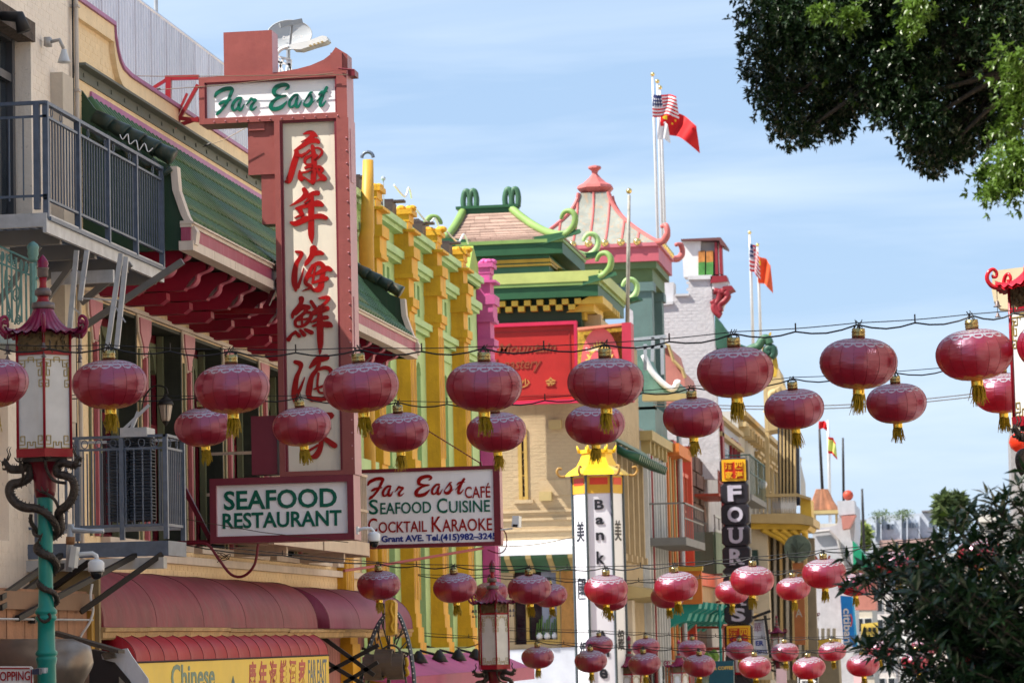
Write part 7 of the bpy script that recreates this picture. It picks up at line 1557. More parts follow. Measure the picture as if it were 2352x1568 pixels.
bl = thing('balustrade_balcony', 'cream balcony with bulging white balusters and gilded underside brackets', 'balcony', q6(1790, 1190))
mk('hand_rail', M().cp([(1725, 1135), (1830, 1132), (1862, 1142), (1862, 1148), (1830, 1139), (1725, 1142)], 144, 144.6), CRM, bl)
mk('floor_band', M().cp([(1725, 1180), (1835, 1178), (1868, 1188), (1868, 1206), (1835, 1202), (1725, 1200)], 143.8, 150), CRM, bl); mk('under_band', M().cp([(1725, 1201), (1835, 1203), (1862, 1207), (1855, 1216), (1725, 1214)], 144.2, 150), C('golden_trim'), bl)
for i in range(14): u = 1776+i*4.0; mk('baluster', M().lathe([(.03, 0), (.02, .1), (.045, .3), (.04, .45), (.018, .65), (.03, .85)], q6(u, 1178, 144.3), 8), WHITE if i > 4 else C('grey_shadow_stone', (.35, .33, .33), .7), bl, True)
for i in range(5): mk('end_panel', M().cp([(1728+i*9, 1143), (1734+i*9, 1143), (1734+i*9, 1179), (1728+i*9, 1179)], 144.2, 144.5), CRW, bl)
mk('pedestal', M().cp([(1838, 1140), (1862, 1146), (1864, 1186), (1838, 1180)], 144.5, 147), C('golden_trim'), bl)
for i in range(5): mk('under_bracket', M().tube(smooth_path([tuple(q6(1750+i*22, 1214, 144.4)), tuple(q6(1768+i*20, 1222, 144.6)), tuple(q6(1800+i*12, 1240, 145)), tuple(q6(1815+i*6, 1262, 146))]), .16, 7), C('golden_trim'), bl, True)
for i in range(7): u = 1762+i*14; mk('lower_column', M().cp([(u, 1225), (u+6, 1225), (u+10, 1560), (u+3, 1560)], 146.5, 147), CRM if i % 2 == 0 else CRW, k6)
mk('lower_shade', M().cp([(1760, 1225), (1870, 1235), (1880, 1560), (1765, 1560)], 147.4, 148), C('brown_grey_shade'), k6)
mk('side_wall', M().cp([(1720, 1210), (1760, 1210), (1775, 1560), (1725, 1560)], 145, 146), C('warm_white_wall', (.6, .53, .42), .7), k6)
mk('dark_shutter', M().cp([(1722, 1262), (1740, 1262), (1745, 1350), (1724, 1350)], 144.6, 144.9), C('dark_green_shutter', (.02, .05, .045), .5), k6)
k7 = thing('pale_row_building', 'pale stone row building stepping back with a rounded cornice, beyond the cream one', 'building', q6(1825, 1100, 180))
mk('wall', M().cp([(1790, 1010), (1815, 1035), (1820, 1055), (1828, 1090), (1830, 1140), (1790, 1140)], 176, 186), CRW, k7); mk('cornice', M().cp([(1812, 1038), (1835, 1045), (1832, 1060), (1818, 1058)], 175, 178), CRW, k7)
for i in range(4): mk('band', M().cp([(1792, 1040+i*24), (1828, 1052+i*20), (1828, 1056+i*20), (1792, 1046+i*24)], 175.5, 176), C('grey_shadow_stone'), k7)
rd = thing('round_green_sign', 'round grey green tree emblem disc over an orange lettered strip below the balcony', 'sign', Q(1832, 1300, 140))
mk('disc', M().cp([(1832+31*cos(2*pi*k/28), 1258-31*sin(2*pi*k/28)) for k in range(28)], 139.7, 140), C('grey_green_disc', (.13, .17, .13), .6, var=.6, scale=2), rd)
mk('tree_relief', M().bar(Q(1832, 1289, 139.6), Q(1832, 1255, 139.6), .08).bar(Q(1832, 1265, 139.6), Q(1818, 1248, 139.6), .06).bar(Q(1832, 1265, 139.6), Q(1846, 1248, 139.6), .06).bar(Q(1832, 1258, 139.6), Q(1828, 1238, 139.6), .05), C('dark_relief', (.06, .08, .06), .6), rd)
mk('strip', M().cp([(1820, 1292), (1846, 1292), (1850, 1480), (1826, 1480)], 139.9, 140.1), C('orange_brown_strip', (.35, .12, .04), .6), rd)
for i, c_ in enumerate('GA'): text(rd, c_, CRW, Q(1835, 1322+i*85, 139.9), .3, .35, depth=.02)
# distant things past the cream building
kk = thing('tiled_kiosk', 'small open belvedere with orange clay tile roof on the distant white roof', 'kiosk', Q(1890, 1200, 200))
for i in range(16):
    a = Q(1888+(i-7.5)*1.5, 1124, 199.5); b = Q(1856+i*4.7, 1172, 198.6); mk('tile_row', M().tube([a, a.lerp(b, .5)-Vector((0, 0, .12)), b], .085, 6), C('clay_tile', (.27, .11, .055), .7, var=.4, scale=2, orand=.3), kk)
mk('eave', M().cp([(1854, 1172), (1930, 1170), (1930, 1178), (1854, 1180)], 198.5, 201), C('straw_trim'), kk)
for u in (1860, 1868, 1918, 1926): mk('post', M().cp([(u, 1178), (u+5, 1178), (u+6, 1205), (u+1, 1205)], 198.8, 199.3), CRM, kk)
mk('base', M().cp([(1850, 1203), (1935, 1201), (1935, 1212), (1850, 1212)], 198.5, 201), CRW, kk)
kw = thing('white_parapet_building', 'sunlit white building with sloping parapet below the clay tiled kiosk', 'building', Q(1910, 1300, 196))
mk('wall', M().cp([(1866, 1212), (1900, 1210), (1922, 1205), (1930, 1160), (1962, 1155), (1964, 1210), (1958, 1280), (1962, 1600), (1866, 1600)], 196, 206), C('sunlit_white', (.46, .46, .50), .6, streak=.2), kw)
mk('corner_box', M().cp([(1922, 1150), (1962, 1148), (1964, 1180), (1926, 1183)], 194, 197), C('sunlit_white'), kw)
mk('red_ball', M().ball(Q(1948, 1137, 195), .33, 14), C('brick_red_ball', (.4, .06, .03), .5), kw, True); mk('ball_stem', M().tube([Q(1948, 1146, 195), Q(1949, 1156, 195)], .12, 6), C('straw_trim'), kw)
mk('salmon_bracket', M().cp([(1932, 1184), (1965, 1182), (1950, 1212), (1935, 1215)], 193.8, 195.8), C('salmon_render'), kw)
mk('slope_edge', M().tube([Q(1866, 1222, 195.8), Q(1905, 1218, 195.8), Q(1925, 1240, 195.8), Q(1940, 1300, 195.8)], .12, 6), C('grey_shadow_stone'), kw)
mk('salmon_base', M().cp([(1958, 1310), (2010, 1306), (2012, 1400), (1962, 1400)], 192, 196), C('salmon_render'), kw)
gp = tag(mk('green_gable', M().cp([(1958, 1240), (2006, 1300), (1960, 1306)], 188, 195), C('emerald_paint', (.01, .26, .14), .5)), 'emerald green triangular awning beside the distant white building', 'awning')
tag(mk('rooftop_truss', M().bar(Q(1862, 1262, 150), Q(1890, 1305, 150), .12).bar(Q(1890, 1305, 150), Q(1896, 1270, 150), .1).bar(Q(1896, 1300, 150), Q(1906, 1275, 150), .1), C('red_oxide_steel')), 'small red oxide metal frame over the third lantern string', 'frame')
# bank sign
bs = thing('bank_sign', 'white six sided bank sign pillar with a yellow pagoda cap and vertical lettering', 'sign', Q(1375, 1700, 75))
YBk = 75.0; s1 = YBk/FPX
c_ = Q(1372, 1300, YBk); cxb, Rb = Q(1370, 1300, YBk).x, .62
def bx_(v): return Q(1366+(v-1100)*.025, v, YBk)
ang = [math.radians(a) for a in (-110, -50, 10, 70, 130, 190)]
def hexpts(v, r, tilt=True): p = bx_(v); return [Vector((p.x+r*cos(a), YBk+.55+r*sin(a), p.z)) for a in ang]
x0b = bx_(1300).x
zz = lambda v: bx_(v).z
HX = lambda z, r: [Vector((x0b+r*cos(a), YBk+.55+r*sin(a), z)) for a in ang]
mk('pillar', M().prism(HX(zz(1640), .60)[::-1], HX(zz(1090), .60)[::-1]), C('bank_panel_white', (.74, .75, .80), .35, var=.04), bs)
for k in range(6):
    a, b = HX(0, .62)[k], HX(0, .62)[(k+1) % 6]; e = (b-a).normalized(); nr = Vector((e.y, -e.x, 0)); up1, up0 = Vector((0, 0, zz(1134))), Vector((0, 0, zz(1640)))
    mk('corner_strip', M().tube([a+up0, a+Vector((0, 0, zz(1085)))], .035, 6), C('slate_strip', (.06, .08, .09), .4), bs)
    f_ = M()
    for t0, t1 in ((.05, .12), (.88, .95)): f_.prism([a.lerp(b, t0)+up0-nr*.05, a.lerp(b, t1)+up0-nr*.05, a.lerp(b, t1)+up1-nr*.05, a.lerp(b, t0)+up1-nr*.05], [a.lerp(b, t0)+up0-nr*.02, a.lerp(b, t1)+up0-nr*.02, a.lerp(b, t1)+up1-nr*.02, a.lerp(b, t0)+up1-nr*.02])
    mk('ochre_border', f_, C('ochre_border', (.55, .25, .03), .45), bs)
    p0, p1 = Vector((0, 0, zz(1132))), Vector((0, 0, zz(1092)))
    mk('head_panel', M().prism([a+p0, b+p0, b+p1, a+p1], [a*1+p0-nr*.06, b+p0-nr*.06, b+p1-nr*.06, a+p1-nr*.06]), C('bank_ochre', (.62, .36, .03), .45), bs)
    mk('red_lozenge', M().prism([a.lerp(b, .15)+Vector((0, 0, zz(1112)))+nr*.01, a.lerp(b, .85)+Vector((0, 0, zz(1112)))+nr*.01, a.lerp(b, .85)+Vector((0, 0, zz(1096)))+nr*.01, a.lerp(b, .15)+Vector((0, 0, zz(1096)))+nr*.01], [a.lerp(b, .15)+Vector((0, 0, zz(1112))), a.lerp(b, .85)+Vector((0, 0, zz(1112))), a.lerp(b, .85)+Vector((0, 0, zz(1096))), a.lerp(b, .15)+Vector((0, 0, zz(1096)))]), C('lozenge_red', (.6, .05, .02), .4), bs)
YEL = C('bright_yellow_enamel', (.80, .50, .02), .25, var=.06)
m = M(); rp = [(.80, 1090), (.70, 1080), (.50, 1068), (.40, 1050), (.37, 1038)]
vs = []; 
for r, v in rp: vs += HX(zz(v), r)
m.add(vs, [(i*6+k, i*6+(k+1) % 6, (i+1)*6+(k+1) % 6, (i+1)*6+k) for i in range(len(rp)-1) for k in range(6)]+[[24+k for k in range(6)], [5-k for k in range(6)]]); mk('pagoda_cap', m, YEL, bs)
mk('crown', M().prism(HX(zz(1038), .42)[::-1], HX(zz(1030), .42)[::-1]), YEL, bs)
for k in range(6):
    a = HX(0, .78)[k]; d = Vector((cos(ang[k]), sin(ang[k]), 0)); z = zz(1090)
    mk('corner_curl', M().tube(smooth_path([tuple(a+Vector((0, 0, z))), tuple(a+d*.12+Vector((0, 0, z+.0))), tuple(a+d*.2+Vector((0, 0, z+.1))), tuple(a+d*.16+Vector((0, 0, z+.2))), tuple(a+d*.08+Vector((0, 0, z+.18)))]), .035, 6), C('curl_ochre', (.35, .2, .05), .5), bs, True)
    b = HX(0, .42)[k]; mk('crown_point', M().tube([b+Vector((0, 0, zz(1036))), b+d*.06+Vector((0, 0, zz(1020)))], [.05, .015], 6), YEL, bs, True)
# faces: 0-1 is the wide front panel, 5-0 ... the left one
a, b = HX(0, .605)[0], HX(0, .605)[1]; e = (b-a).normalized(); BKL = C('charcoal_letter', (.02, .022, .03), .4)
for ch, v0, v1 in (('B', 1146, 1170), ('a', 1187, 1204), ('n', 1222, 1240), ('k', 1265, 1295), ('o', 1322, 1340), ('f', 1358, 1384), ('A', 1447, 1476), ('m', 1492, 1508), ('e', 1535, 1558)):
    zc = zz((v0+v1)/2)-.0; mid = (a+b)/2; h_ = (v1-v0)*s1*.98; w_ = {'B': .23, 'A': .26, 'm': .3, 'f': .15}.get(ch, .2)
    text(bs, ch, BKL, mid+Vector((0, 0, zc)), w_, h_, dirv=e, depth=.01, bold=.03)
# left panel face (between corner 4/5 and 0)
a, b = HX(0, .605)[5], HX(0, .605)[0]; e2_ = (b-a).normalized()
for ch, v in (('美', 1218), ('國', 1350), ('銀', 1495), ('行', 1600)): text(bs, ch, BKL, (a+b)/2+Vector((0, 0, zz(v))), .34, .5, dirv=e2_, depth=.01, bold=.01)
a, b = HX(0, .605)[1], HX(0, .605)[2]; e3_ = (b-a).normalized()
for ch, v in (('美', 1218), ('國', 1350), ('銀', 1470)): text(bs, ch, BKL, (a+b)/2+Vector((0, 0, zz(v))), .34, .5, dirv=e3_, depth=.01, bold=.01)
# blue vertical bank banner, gift shop signs, coffee sign
bb = thing('blue_banner_sign', 'bright blue vertical sign with rotated white bank lettering and a red arc', 'sign', Q(1942, 1500, 130))
mk('panel', M().cp([(1930, 1367), (1956, 1369), (1965, 1485), (1938, 1482)], 130, 130.5), C('bright_blue_enamel', (.01, .22, .68), .35, var=.15), bb)
mk('side', M().cp([(1956, 1369), (1961, 1372), (1970, 1485), (1965, 1486)], 130.1, 130.6), C('sky_blue_side', (.08, .5, .8), .35), bb)
p = Q(1945, 1440, 129.97); V_, F_x = text_mesh('citibank', .02, 0, .1); g = M(); xs = [v[0] for v in V_]; ys_ = [v[1] for v in V_]; W_ = max(xs)-min(xs)
g.add([(p.x-.13+(v[1]-min(ys_))*.45-(.0)*v[0], 129.97-(v[2]/.1+1)*.01, p.z+.78-(v[0]-min(xs))/W_*1.75) for v in V_], F_x); mk('lettering', g, WHITE, bb)
mk('red_arc', M().tube([(p.x+.16+.06*sin(pi*k/8), 129.95, p.z+.55-.5*k/8) for k in range(9)], .025, 5), C('lozenge_red'), bb)
gs = thing('gift_shop_sign', 'white tapering sign in a black frame lettered with gifts, right of the black sign', 'sign', Q(1750, 1510, 108))
mk('panel', M().cp([(1732, 1425), (1754, 1422), (1764, 1504), (1733, 1504)], 108, 108.15), C('sign_lavender_white', (.6, .6, .7), .4), gs)
mk('frame', M().bar(Q(1728, 1418, 107.9), Q(1770, 1402, 107.9), .1).bar(Q(1757, 1412, 107.9), Q(1770, 1510, 107.9), .1).bar(Q(1733, 1424, 107.9), Q(1770, 1420, 107.9), .05), BLACK, gs)
text(gs, '華', C('faded_plum', (.25, .1, .18), .5), Q(1740, 1440, 108), .28, .32, depth=.01); text(gs, 'ER', BLUL, Q(1745, 1476, 108), .28, .17, depth=.01, bold=.04); text(gs, 'GIFTS', BLUL, Q(1749, 1496, 108), .4, .13, depth=.01, bold=.03)
cf = thing('coffee_sign', 'teal blue shop sign lettered and coffee in yellow low in the street', 'sign', Q(1660, 1560, 100))
mk('panel', M().cp([(1632, 1518), (1685, 1516), (1686, 1600), (1625, 1600)], 100, 100.2), C('petrol_blue', (.01, .09, .14), .4), cf); text(cf, '& COFFEE', C('pale_gold'), Q(1662, 1533, 100), .62, .11, depth=.01, bold=.03)
# low street clutter between 1400 and 2000
def slab(name, label, pts, Y0_, Y1_2, mt, cat): return tag(mk(name, M().cp(pts, Y0_, Y1_2), mt), label, cat)
ys_s = thing('yellow_shop', 'low straw yellow shop front band behind the distant lamps', 'shop front', Q(1850, 1500, 170))
mk('fascia', M().cp([(1805, 1470), (1925, 1466), (1925, 1500), (1805, 1502)], 168, 172), C('golden_trim'), ys_s); mk('lower', M().cp([(1770, 1502), (1925, 1500), (1930, 1600), (1770, 1600)], 169, 172), C('brown_grey_shade'), ys_s)
for i in range(9): mk('parapet_post', M().cp([(1808+i*13, 1442), (1815+i*13, 1442), (1815+i*13, 1468), (1808+i*13, 1468)], 169, 169.5), CRW, ys_s)
slab('street_panel', 'pinkish white notice board low among the far lanterns', [(1783, 1535), (1806, 1534), (1808, 1600), (1783, 1600)], 90, 90.1, C('pinkish_white', (.6, .42, .45), .5), 'board')
slab('street_panel', 'second pinkish notice board further right low among the lanterns', [(1960, 1535), (1990, 1533), (1992, 1600), (1962, 1600)], 90, 90.1, C('pinkish_white'), 'board')
ow = thing('one_way_sign', 'black arrow sign with white one way arrow at the bottom edge', 'sign', Q(1852, 1560, 80)); mk('plate', M().cp([(1832, 1552), (1880, 1551), (1880, 1600), (1832, 1600)], 80, 80.04), WHITE, ow); mk('black_field', M().cp([(1834, 1554), (1878, 1553), (1878, 1600), (1834, 1600)], 79.97, 80), BLACK, ow); mk('arrow', M().cp([(1838, 1560), (1862, 1559), (1862, 1555), (1876, 1564), (1862, 1573), (1862, 1570), (1838, 1571)], 79.95, 79.97), WHITE, ow); text(ow, 'ONE WAY', BLACK, Q(1851, 1565, 79.95), .2, .07, depth=.01)
# buildings further down the left side and the far slope
rr = random.Random(11)
nb = [((1960, 1330), (2010, 1600), (.55, .48, .38), 'pale cream block low behind the blue banner', 225), ((2005, 1300), (2060, 1600), (.62, .55, .5), 'pale pinkish block behind the bush tips', 260), ((2045, 1280), (2100, 1600), (.5, .5, .5), 'grey block behind the bush, left of the hill tree', 290), ((2095, 1290), (2180, 1600), (.6, .58, .56), 'white block glimpsed through the bush', 280), ((2170, 1270), (2260, 1600), (.55, .42, .34), 'tan block glimpsed through the right of the bush', 270), ((2250, 1180), (2420, 1600), (.6, .58, .55), 'pale block at the far right behind the bush', 200)]
for (a, b, c, l, Y) in nb:
    t = thing('street_building', l, 'building', Q((a[0]+b[0])/2, b[1], Y)); p, r = Q(*a, Y), Q(*b, Y); mk('wall', M().box(p.x, r.x, Y, Y+12, -6, p.z), C('render_%d' % Y, c, .7, streak=.3), t); mk('cornice', M().box(p.x-.2, r.x+.2, Y-.3, Y, p.z-.5, p.z), C('pale_trim', (.6, .58, .54), .7), t)
    nx = max(2, int((r.x-p.x)/1.1))
    for i in range(nx):
        for j in range(6):
            x = p.x+(i+.5)*(r.x-p.x)/nx; z = p.z-1.6-j*1.6; w_ = mk('window', M().box(x-.3, x+.3, Y-.06, Y, z-.55, z+.45), C('pale_trim'), t); mk('pane', M().box(x-.24, x+.24, Y-.08, Y-.06, z-.5, z+.4), GLASSD, w_)
yb = thing('yellow_sign_board', 'mustard yellow shop board with dark marks behind the upper bush tips', 'sign', Q(2010, 1500, 215)); mk('board', M().cp([(1978, 1432), (2016, 1428), (2018, 1492), (1980, 1495)], 215, 215.5), C('mustard', (.6, .42, .08), .6), yb)
for i in range(3): mk('dark_mark', M().cp([(1983+i*11, 1440), (1990+i*11, 1440), (1990+i*11, 1450), (1983+i*11, 1450)], 214.9, 215), BLACK, yb)
# the hill with houses
hb = thing('hill_apartments', 'long grey white apartment row with brick red lower walls on the far hill', 'building', Q(2065, 1300, 420)); YH2 = 430
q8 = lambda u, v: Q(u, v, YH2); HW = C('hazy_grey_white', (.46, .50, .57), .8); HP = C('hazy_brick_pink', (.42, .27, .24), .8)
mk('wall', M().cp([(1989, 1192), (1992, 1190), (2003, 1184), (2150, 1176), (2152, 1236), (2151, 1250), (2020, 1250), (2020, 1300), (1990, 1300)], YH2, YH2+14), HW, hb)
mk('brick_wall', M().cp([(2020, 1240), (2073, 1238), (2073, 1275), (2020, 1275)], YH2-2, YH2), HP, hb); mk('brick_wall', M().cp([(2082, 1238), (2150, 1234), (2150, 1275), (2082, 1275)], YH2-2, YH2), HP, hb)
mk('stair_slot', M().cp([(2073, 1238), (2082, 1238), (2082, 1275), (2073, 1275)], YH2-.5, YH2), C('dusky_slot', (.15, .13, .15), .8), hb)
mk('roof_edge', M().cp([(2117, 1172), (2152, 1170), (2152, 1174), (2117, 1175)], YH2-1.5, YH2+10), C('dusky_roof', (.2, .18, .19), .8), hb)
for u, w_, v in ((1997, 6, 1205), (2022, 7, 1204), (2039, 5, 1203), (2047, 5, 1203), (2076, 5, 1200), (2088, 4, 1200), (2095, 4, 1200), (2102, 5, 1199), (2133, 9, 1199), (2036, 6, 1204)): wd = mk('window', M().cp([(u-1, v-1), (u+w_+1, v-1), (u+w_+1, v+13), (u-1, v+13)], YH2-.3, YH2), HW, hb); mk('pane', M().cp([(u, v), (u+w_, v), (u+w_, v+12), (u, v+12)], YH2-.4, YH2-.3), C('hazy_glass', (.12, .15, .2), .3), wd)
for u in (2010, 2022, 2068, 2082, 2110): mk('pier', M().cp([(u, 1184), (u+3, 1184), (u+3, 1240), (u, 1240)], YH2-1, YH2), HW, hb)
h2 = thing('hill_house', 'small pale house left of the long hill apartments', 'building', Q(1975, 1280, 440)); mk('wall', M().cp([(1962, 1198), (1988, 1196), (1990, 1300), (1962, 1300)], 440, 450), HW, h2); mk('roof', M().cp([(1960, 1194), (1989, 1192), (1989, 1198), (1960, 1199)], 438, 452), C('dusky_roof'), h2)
# right side of the street: buildings whose sunlit fronts light the left side
cols = [((.84, .74, .58), 'cream'), ((.82, .66, .50), 'peach'), ((.80, .76, .68), 'stone'), ((.84, .70, .50), 'straw'), ((.78, .66, .54), 'tan')]
y = 4; k = 0
FACING = ('the ground before the first balcony', 'the wall left of the upper balcony', 'the near dragon lamp', 'the tall blade sign', 'the cafe sign', 'the yellow piers', 'the cross street', 'the green pagoda roofs', 'the grey columned balcony', 'the green gallery', 'the blue white wall', 'the ornate cream balcony', 'the pale row building', 'the round green sign', 'the tiled kiosk', 'the white parapet', 'the street end', 'the hill', 'the far shops', 'the far lamp')
while y < 185:
    wd_ = R.uniform(9, 15); z1 = R.uniform(15, 19) if y > 20 else 14; c, nm = cols[k % 5]; ye = y+wd_-.1
    t = thing('shop_house', '%s painted building on the right side of the street, number %s down the hill' % (nm, ('one', 'two', 'three', 'four', 'five', 'six', 'seven', 'eight', 'nine', 'ten', 'eleven', 'twelve', 'thirteen', 'fourteen', 'fifteen', 'sixteen', 'seventeen', 'eighteen', 'nineteen', 'twenty')[k]), 'building', (3.8, (y+ye)/2, 0), 'buildings on the right side of the street')
    t['label'] = '%s painted building across the street from %s' % (nm, FACING[k])
    mk('wall', M().box(3.7, 14, y, ye, -5, z1), C('sunlit_%s' % nm, c, .75, streak=.15), t); mk('cornice', M().box(3.4, 3.7, y, ye, z1-.5, z1-.02), C('sunlit_%s' % nm), t)
    for i in range(int(wd_/2.6)):
        for j in range(3): z = 4.6+j*3.6; yy_ = y+1.2+i*2.6; w_ = mk('window', M().box(3.6, 3.7, yy_-.08, yy_+1.18, z-.08, z+1.88), C('pale_trim'), t); mk('pane', M().box(3.57, 3.6, yy_, yy_+1.1, z, z+1.8), GLASSD, w_)
    y += wd_; k += 1
rb = thing('beige_sign_box', 'beige rounded blank sign box high behind the red lamp at the right edge', 'sign', Q(2320, 670, 60))
mk('box', M().cp([(2280, 622), (2360, 612), (2440, 612), (2440, 715), (2330, 712), (2298, 708), (2284, 690), (2278, 660)], 60, 60.5), C('beige_acrylic', (.62, .52, .36), .4), rb)
gw = thing('grey_wall_building', 'grey stained wall at the right edge above the bush', 'building', Q(2340, 1100, 90))
mk('wall', M().cp([(2320, 985), (2420, 980), (2420, 1600), (2338, 1600)], 90, 96), C('stained_grey_wall', (.28, .28, .30), .8, var=.4, scale=1.5, streak=.4), gw); mk('upper_wall', M().cp([(2325, 830), (2345, 815), (2420, 800), (2420, 980), (2328, 984)], 91, 96), C('beige_acrylic'), gw)
tag(mk('red_lantern_sign', M().ball(Q(2345, 1015, 58), .22, 14, .9), C('glowing_red_plastic', (.7, .05, .02), .3, transl=.3), None, True), 'orange red round lantern half hidden beside the right edge lamp', 'lantern')
# overhead wires
for a, b, Y, l in (((1500, 925), (2352, 890), 80, 'thin distant wire pair, upper, left of the right edge lanterns'), ((1500, 932), (2352, 897), 80, 'thin distant wire pair, lower, below the second string'), ((980, 1452), (1130, 1462), 60, 'short black wire before the yellow pier feet'), ((1000, 1225), (1320, 1232), 70, 'thin wire level with the cafe sign foot')):
    p, r = Q(*a, Y), Q(*b, Y); tag(mk('overhead_wire', M().tube([p.lerp(r, t/12)-Vector((0, 0, .25*sin(pi*t/12))) for t in range(13)], .012, 4), C('aged_wire')), l, 'wire')

# loose service cables and rooftop bits on the yellow and green building
rr = random.Random(77)
for i, (a, b, l) in enumerate((((905, 425), (945, 455), 'first loose roof cable beside the yellow pier tops'), ((955, 480), (1010, 530), 'second loose roof cable between the yellow pier tops'), ((1025, 530), (1075, 560), 'third loose roof cable beside the dark roof box'))):
    p, r = S(*a, -10.3), S(*b, -10.3); tag(mk('roof_cable', M().tube(smooth_path([tuple(p), tuple(p.lerp(r, .3)+Vector((.1, 0, -.15))), tuple(p.lerp(r, .7)+Vector((.05, 0, .12))), tuple(r)]), .02, 5), WHITE), l, 'cable')
for i, (u, v, l) in enumerate(((1262, 985, 'upper'), (1240, 1150, 'lower'))):
    p = Q(u, v, 87.9); tag(mk('conduit_box', M().box(p.x, p.x+.35, 87.75, 87.99, p.z, p.z+.25), C('straw_trim')), 'small %s conduit box fixed to the cream brick wall left of the bank sign' % l, 'box')

# framed windows, mouldings and pipes on the mid street fronts
def street_windows(par, ya, yb, z0, z1, n, rows, frame, x=-10.2, hood=None):
    wy = (yb-ya)/n; wz = (z1-z0)/rows
    for i in range(n):
        for j in range(rows):
            a, b, c, d = ya+wy*(i+.22), ya+wy*(i+.82), z0+wz*(j+.15), z0+wz*(j+.85)
            f = M().box(x+.02, x+.12, a-.1, a, c, d).box(x+.02, x+.12, b, b+.1, c, d).box(x+.02, x+.16, a-.14, b+.14, d, d+.14).box(x+.02, x+.2, a-.14, b+.14, c-.12, c).box(x+.03, x+.08, a, b, (c+d)/2-.03, (c+d)/2+.03)
            w_ = mk('window', f, frame, par); mk('pane', M().box(x+.025, x+.04, a, b, c, d), GLASSD if (i+j) % 3 else GLASSB, w_)
            if hood: mk('hood', M().box(x+.02, x+.3, a-.2, b+.2, d+.15, d+.28), hood, w_)
street_windows(k5, 129.3, 140.2, 3.0, 10.0, 3, 2, CRM, hood=CRM)
street_windows(k5, 134.2, 140.2, 10.4, 13.2, 2, 1, DR2)
street_windows(k6, 141, 156, -2, 4.5, 5, 2, CRM); street_windows(k6, 150, 184, 6.5, 13.5, 8, 2, CRM, hood=CRM)
street_windows(k3, 109.4, 112.9, 7.2, 10.6, 2, 1, C('coral')); street_windows(k2, 104.9, 108.9, 0.5, 4.4, 3, 1, C('orange_strip'))
for z in (13.3, 12.6, 5.6): mk('string_course', M().box(-10.2, -9.95, 128, 140.5, z, z+.18), CRM, k5)
for z in (14.3, 13.8, 6.0, 5.2): mk('string_course', M().box(-10.2, -9.85, 140.7, 185, z, z+.22), CRM, k6)
for i in range(24): mk('cornice_bracket', M().box(-10.2, -9.75, 141+i*1.8, 141.4+i*1.8, 13.4, 13.8), CRM, k6)
for i, y in enumerate((99.4, 113.6, 128.0, 140.6)): mk('drain_pipe', M().tube([(-10.05, y, -3), (-10.05, y, 10.8)], .07, 8), C('mast_grey') if i % 2 else DR2, (k1, k4, k5, k6)[i])
for i in range(5): mk('corbel', M().box(-10.2, -9.9, 98+i*1.3, 98.25+i*1.3, 10.2, 10.6), C('straw_trim'), k1)
# fire escape ladder on the dark gallery front
fe = thing('fire_escape', 'red oxide fire escape ladder and landings on the dark front left of the black sign', 'fire escape', (-9.6, 121, 0))
for z in (1.0, 3.9, 9.6):
    mk('landing', M().box(-10.15, -9.2, 116, 121, z, z+.1), C('red_oxide_steel'), fe); mk('landing_rail', M().box(-9.24, -9.2, 116, 121, z+.9, z+.96).box(-9.24, -9.2, 116, 121, z+.5, z+.54), C('red_oxide_steel'), fe)
    for i in range(9): mk('rail_bar', M().box(-9.24, -9.2, 116+i*.6, 116.04+i*.6, z+.1, z+.96), C('red_oxide_steel'), fe)
for x in (-9.9, -9.5): mk('ladder_side', M().bar((x, 118, 1.0), (x, 119.5, 3.9), .06), C('red_oxide_steel'), fe)
# ------------------------------------------------------------------ trees
LEAF = mat('glossy_dark_leaf', (.018, .042, .012), .36, var=.3, scale=3, orand=.35, spec=.5, transl=.15)
LEAFY = mat('sunlit_yellow_leaf', (.10, .18, .025), .36, var=.3, scale=3, orand=.25, spec=.5, transl=.35)  # brighter copy of the dark leaf, sunlight put into the colour
LEAFN = mat('narrow_dark_leaf', (.016, .042, .014), .3, var=.3, scale=3, orand=.3, spec=.6, transl=.2)
BARK = mat('dark_bark', (.03, .023, .018), .9, var=.4, scale=8, bump=.8)
def leaf_geo(L_, W_, fold=.25, curve=.2):
    pts = [(0, 0), (.45, 1), (1, 0)]; v = []; f = []
    for t, w_ in pts: v += [(t*L_, -w_*W_/2, fold*w_*W_/2-curve*L_*t*t), (t*L_, 0, -curve*L_*t*t), (t*L_, w_*W_/2, fold*w_*W_/2-curve*L_*t*t)]
    for i in range(2): f += [(3*i, 3*i+3, 3*i+4, 3*i+1), (3*i+1, 3*i+4, 3*i+5, 3*i+2)]
    return v, f
def rotm(d, roll):
    d = Vector(d).normalized(); q = d.to_track_quat('X', 'Z').to_matrix(); return q @ Matrix.Rotation(roll, 3, 'X')
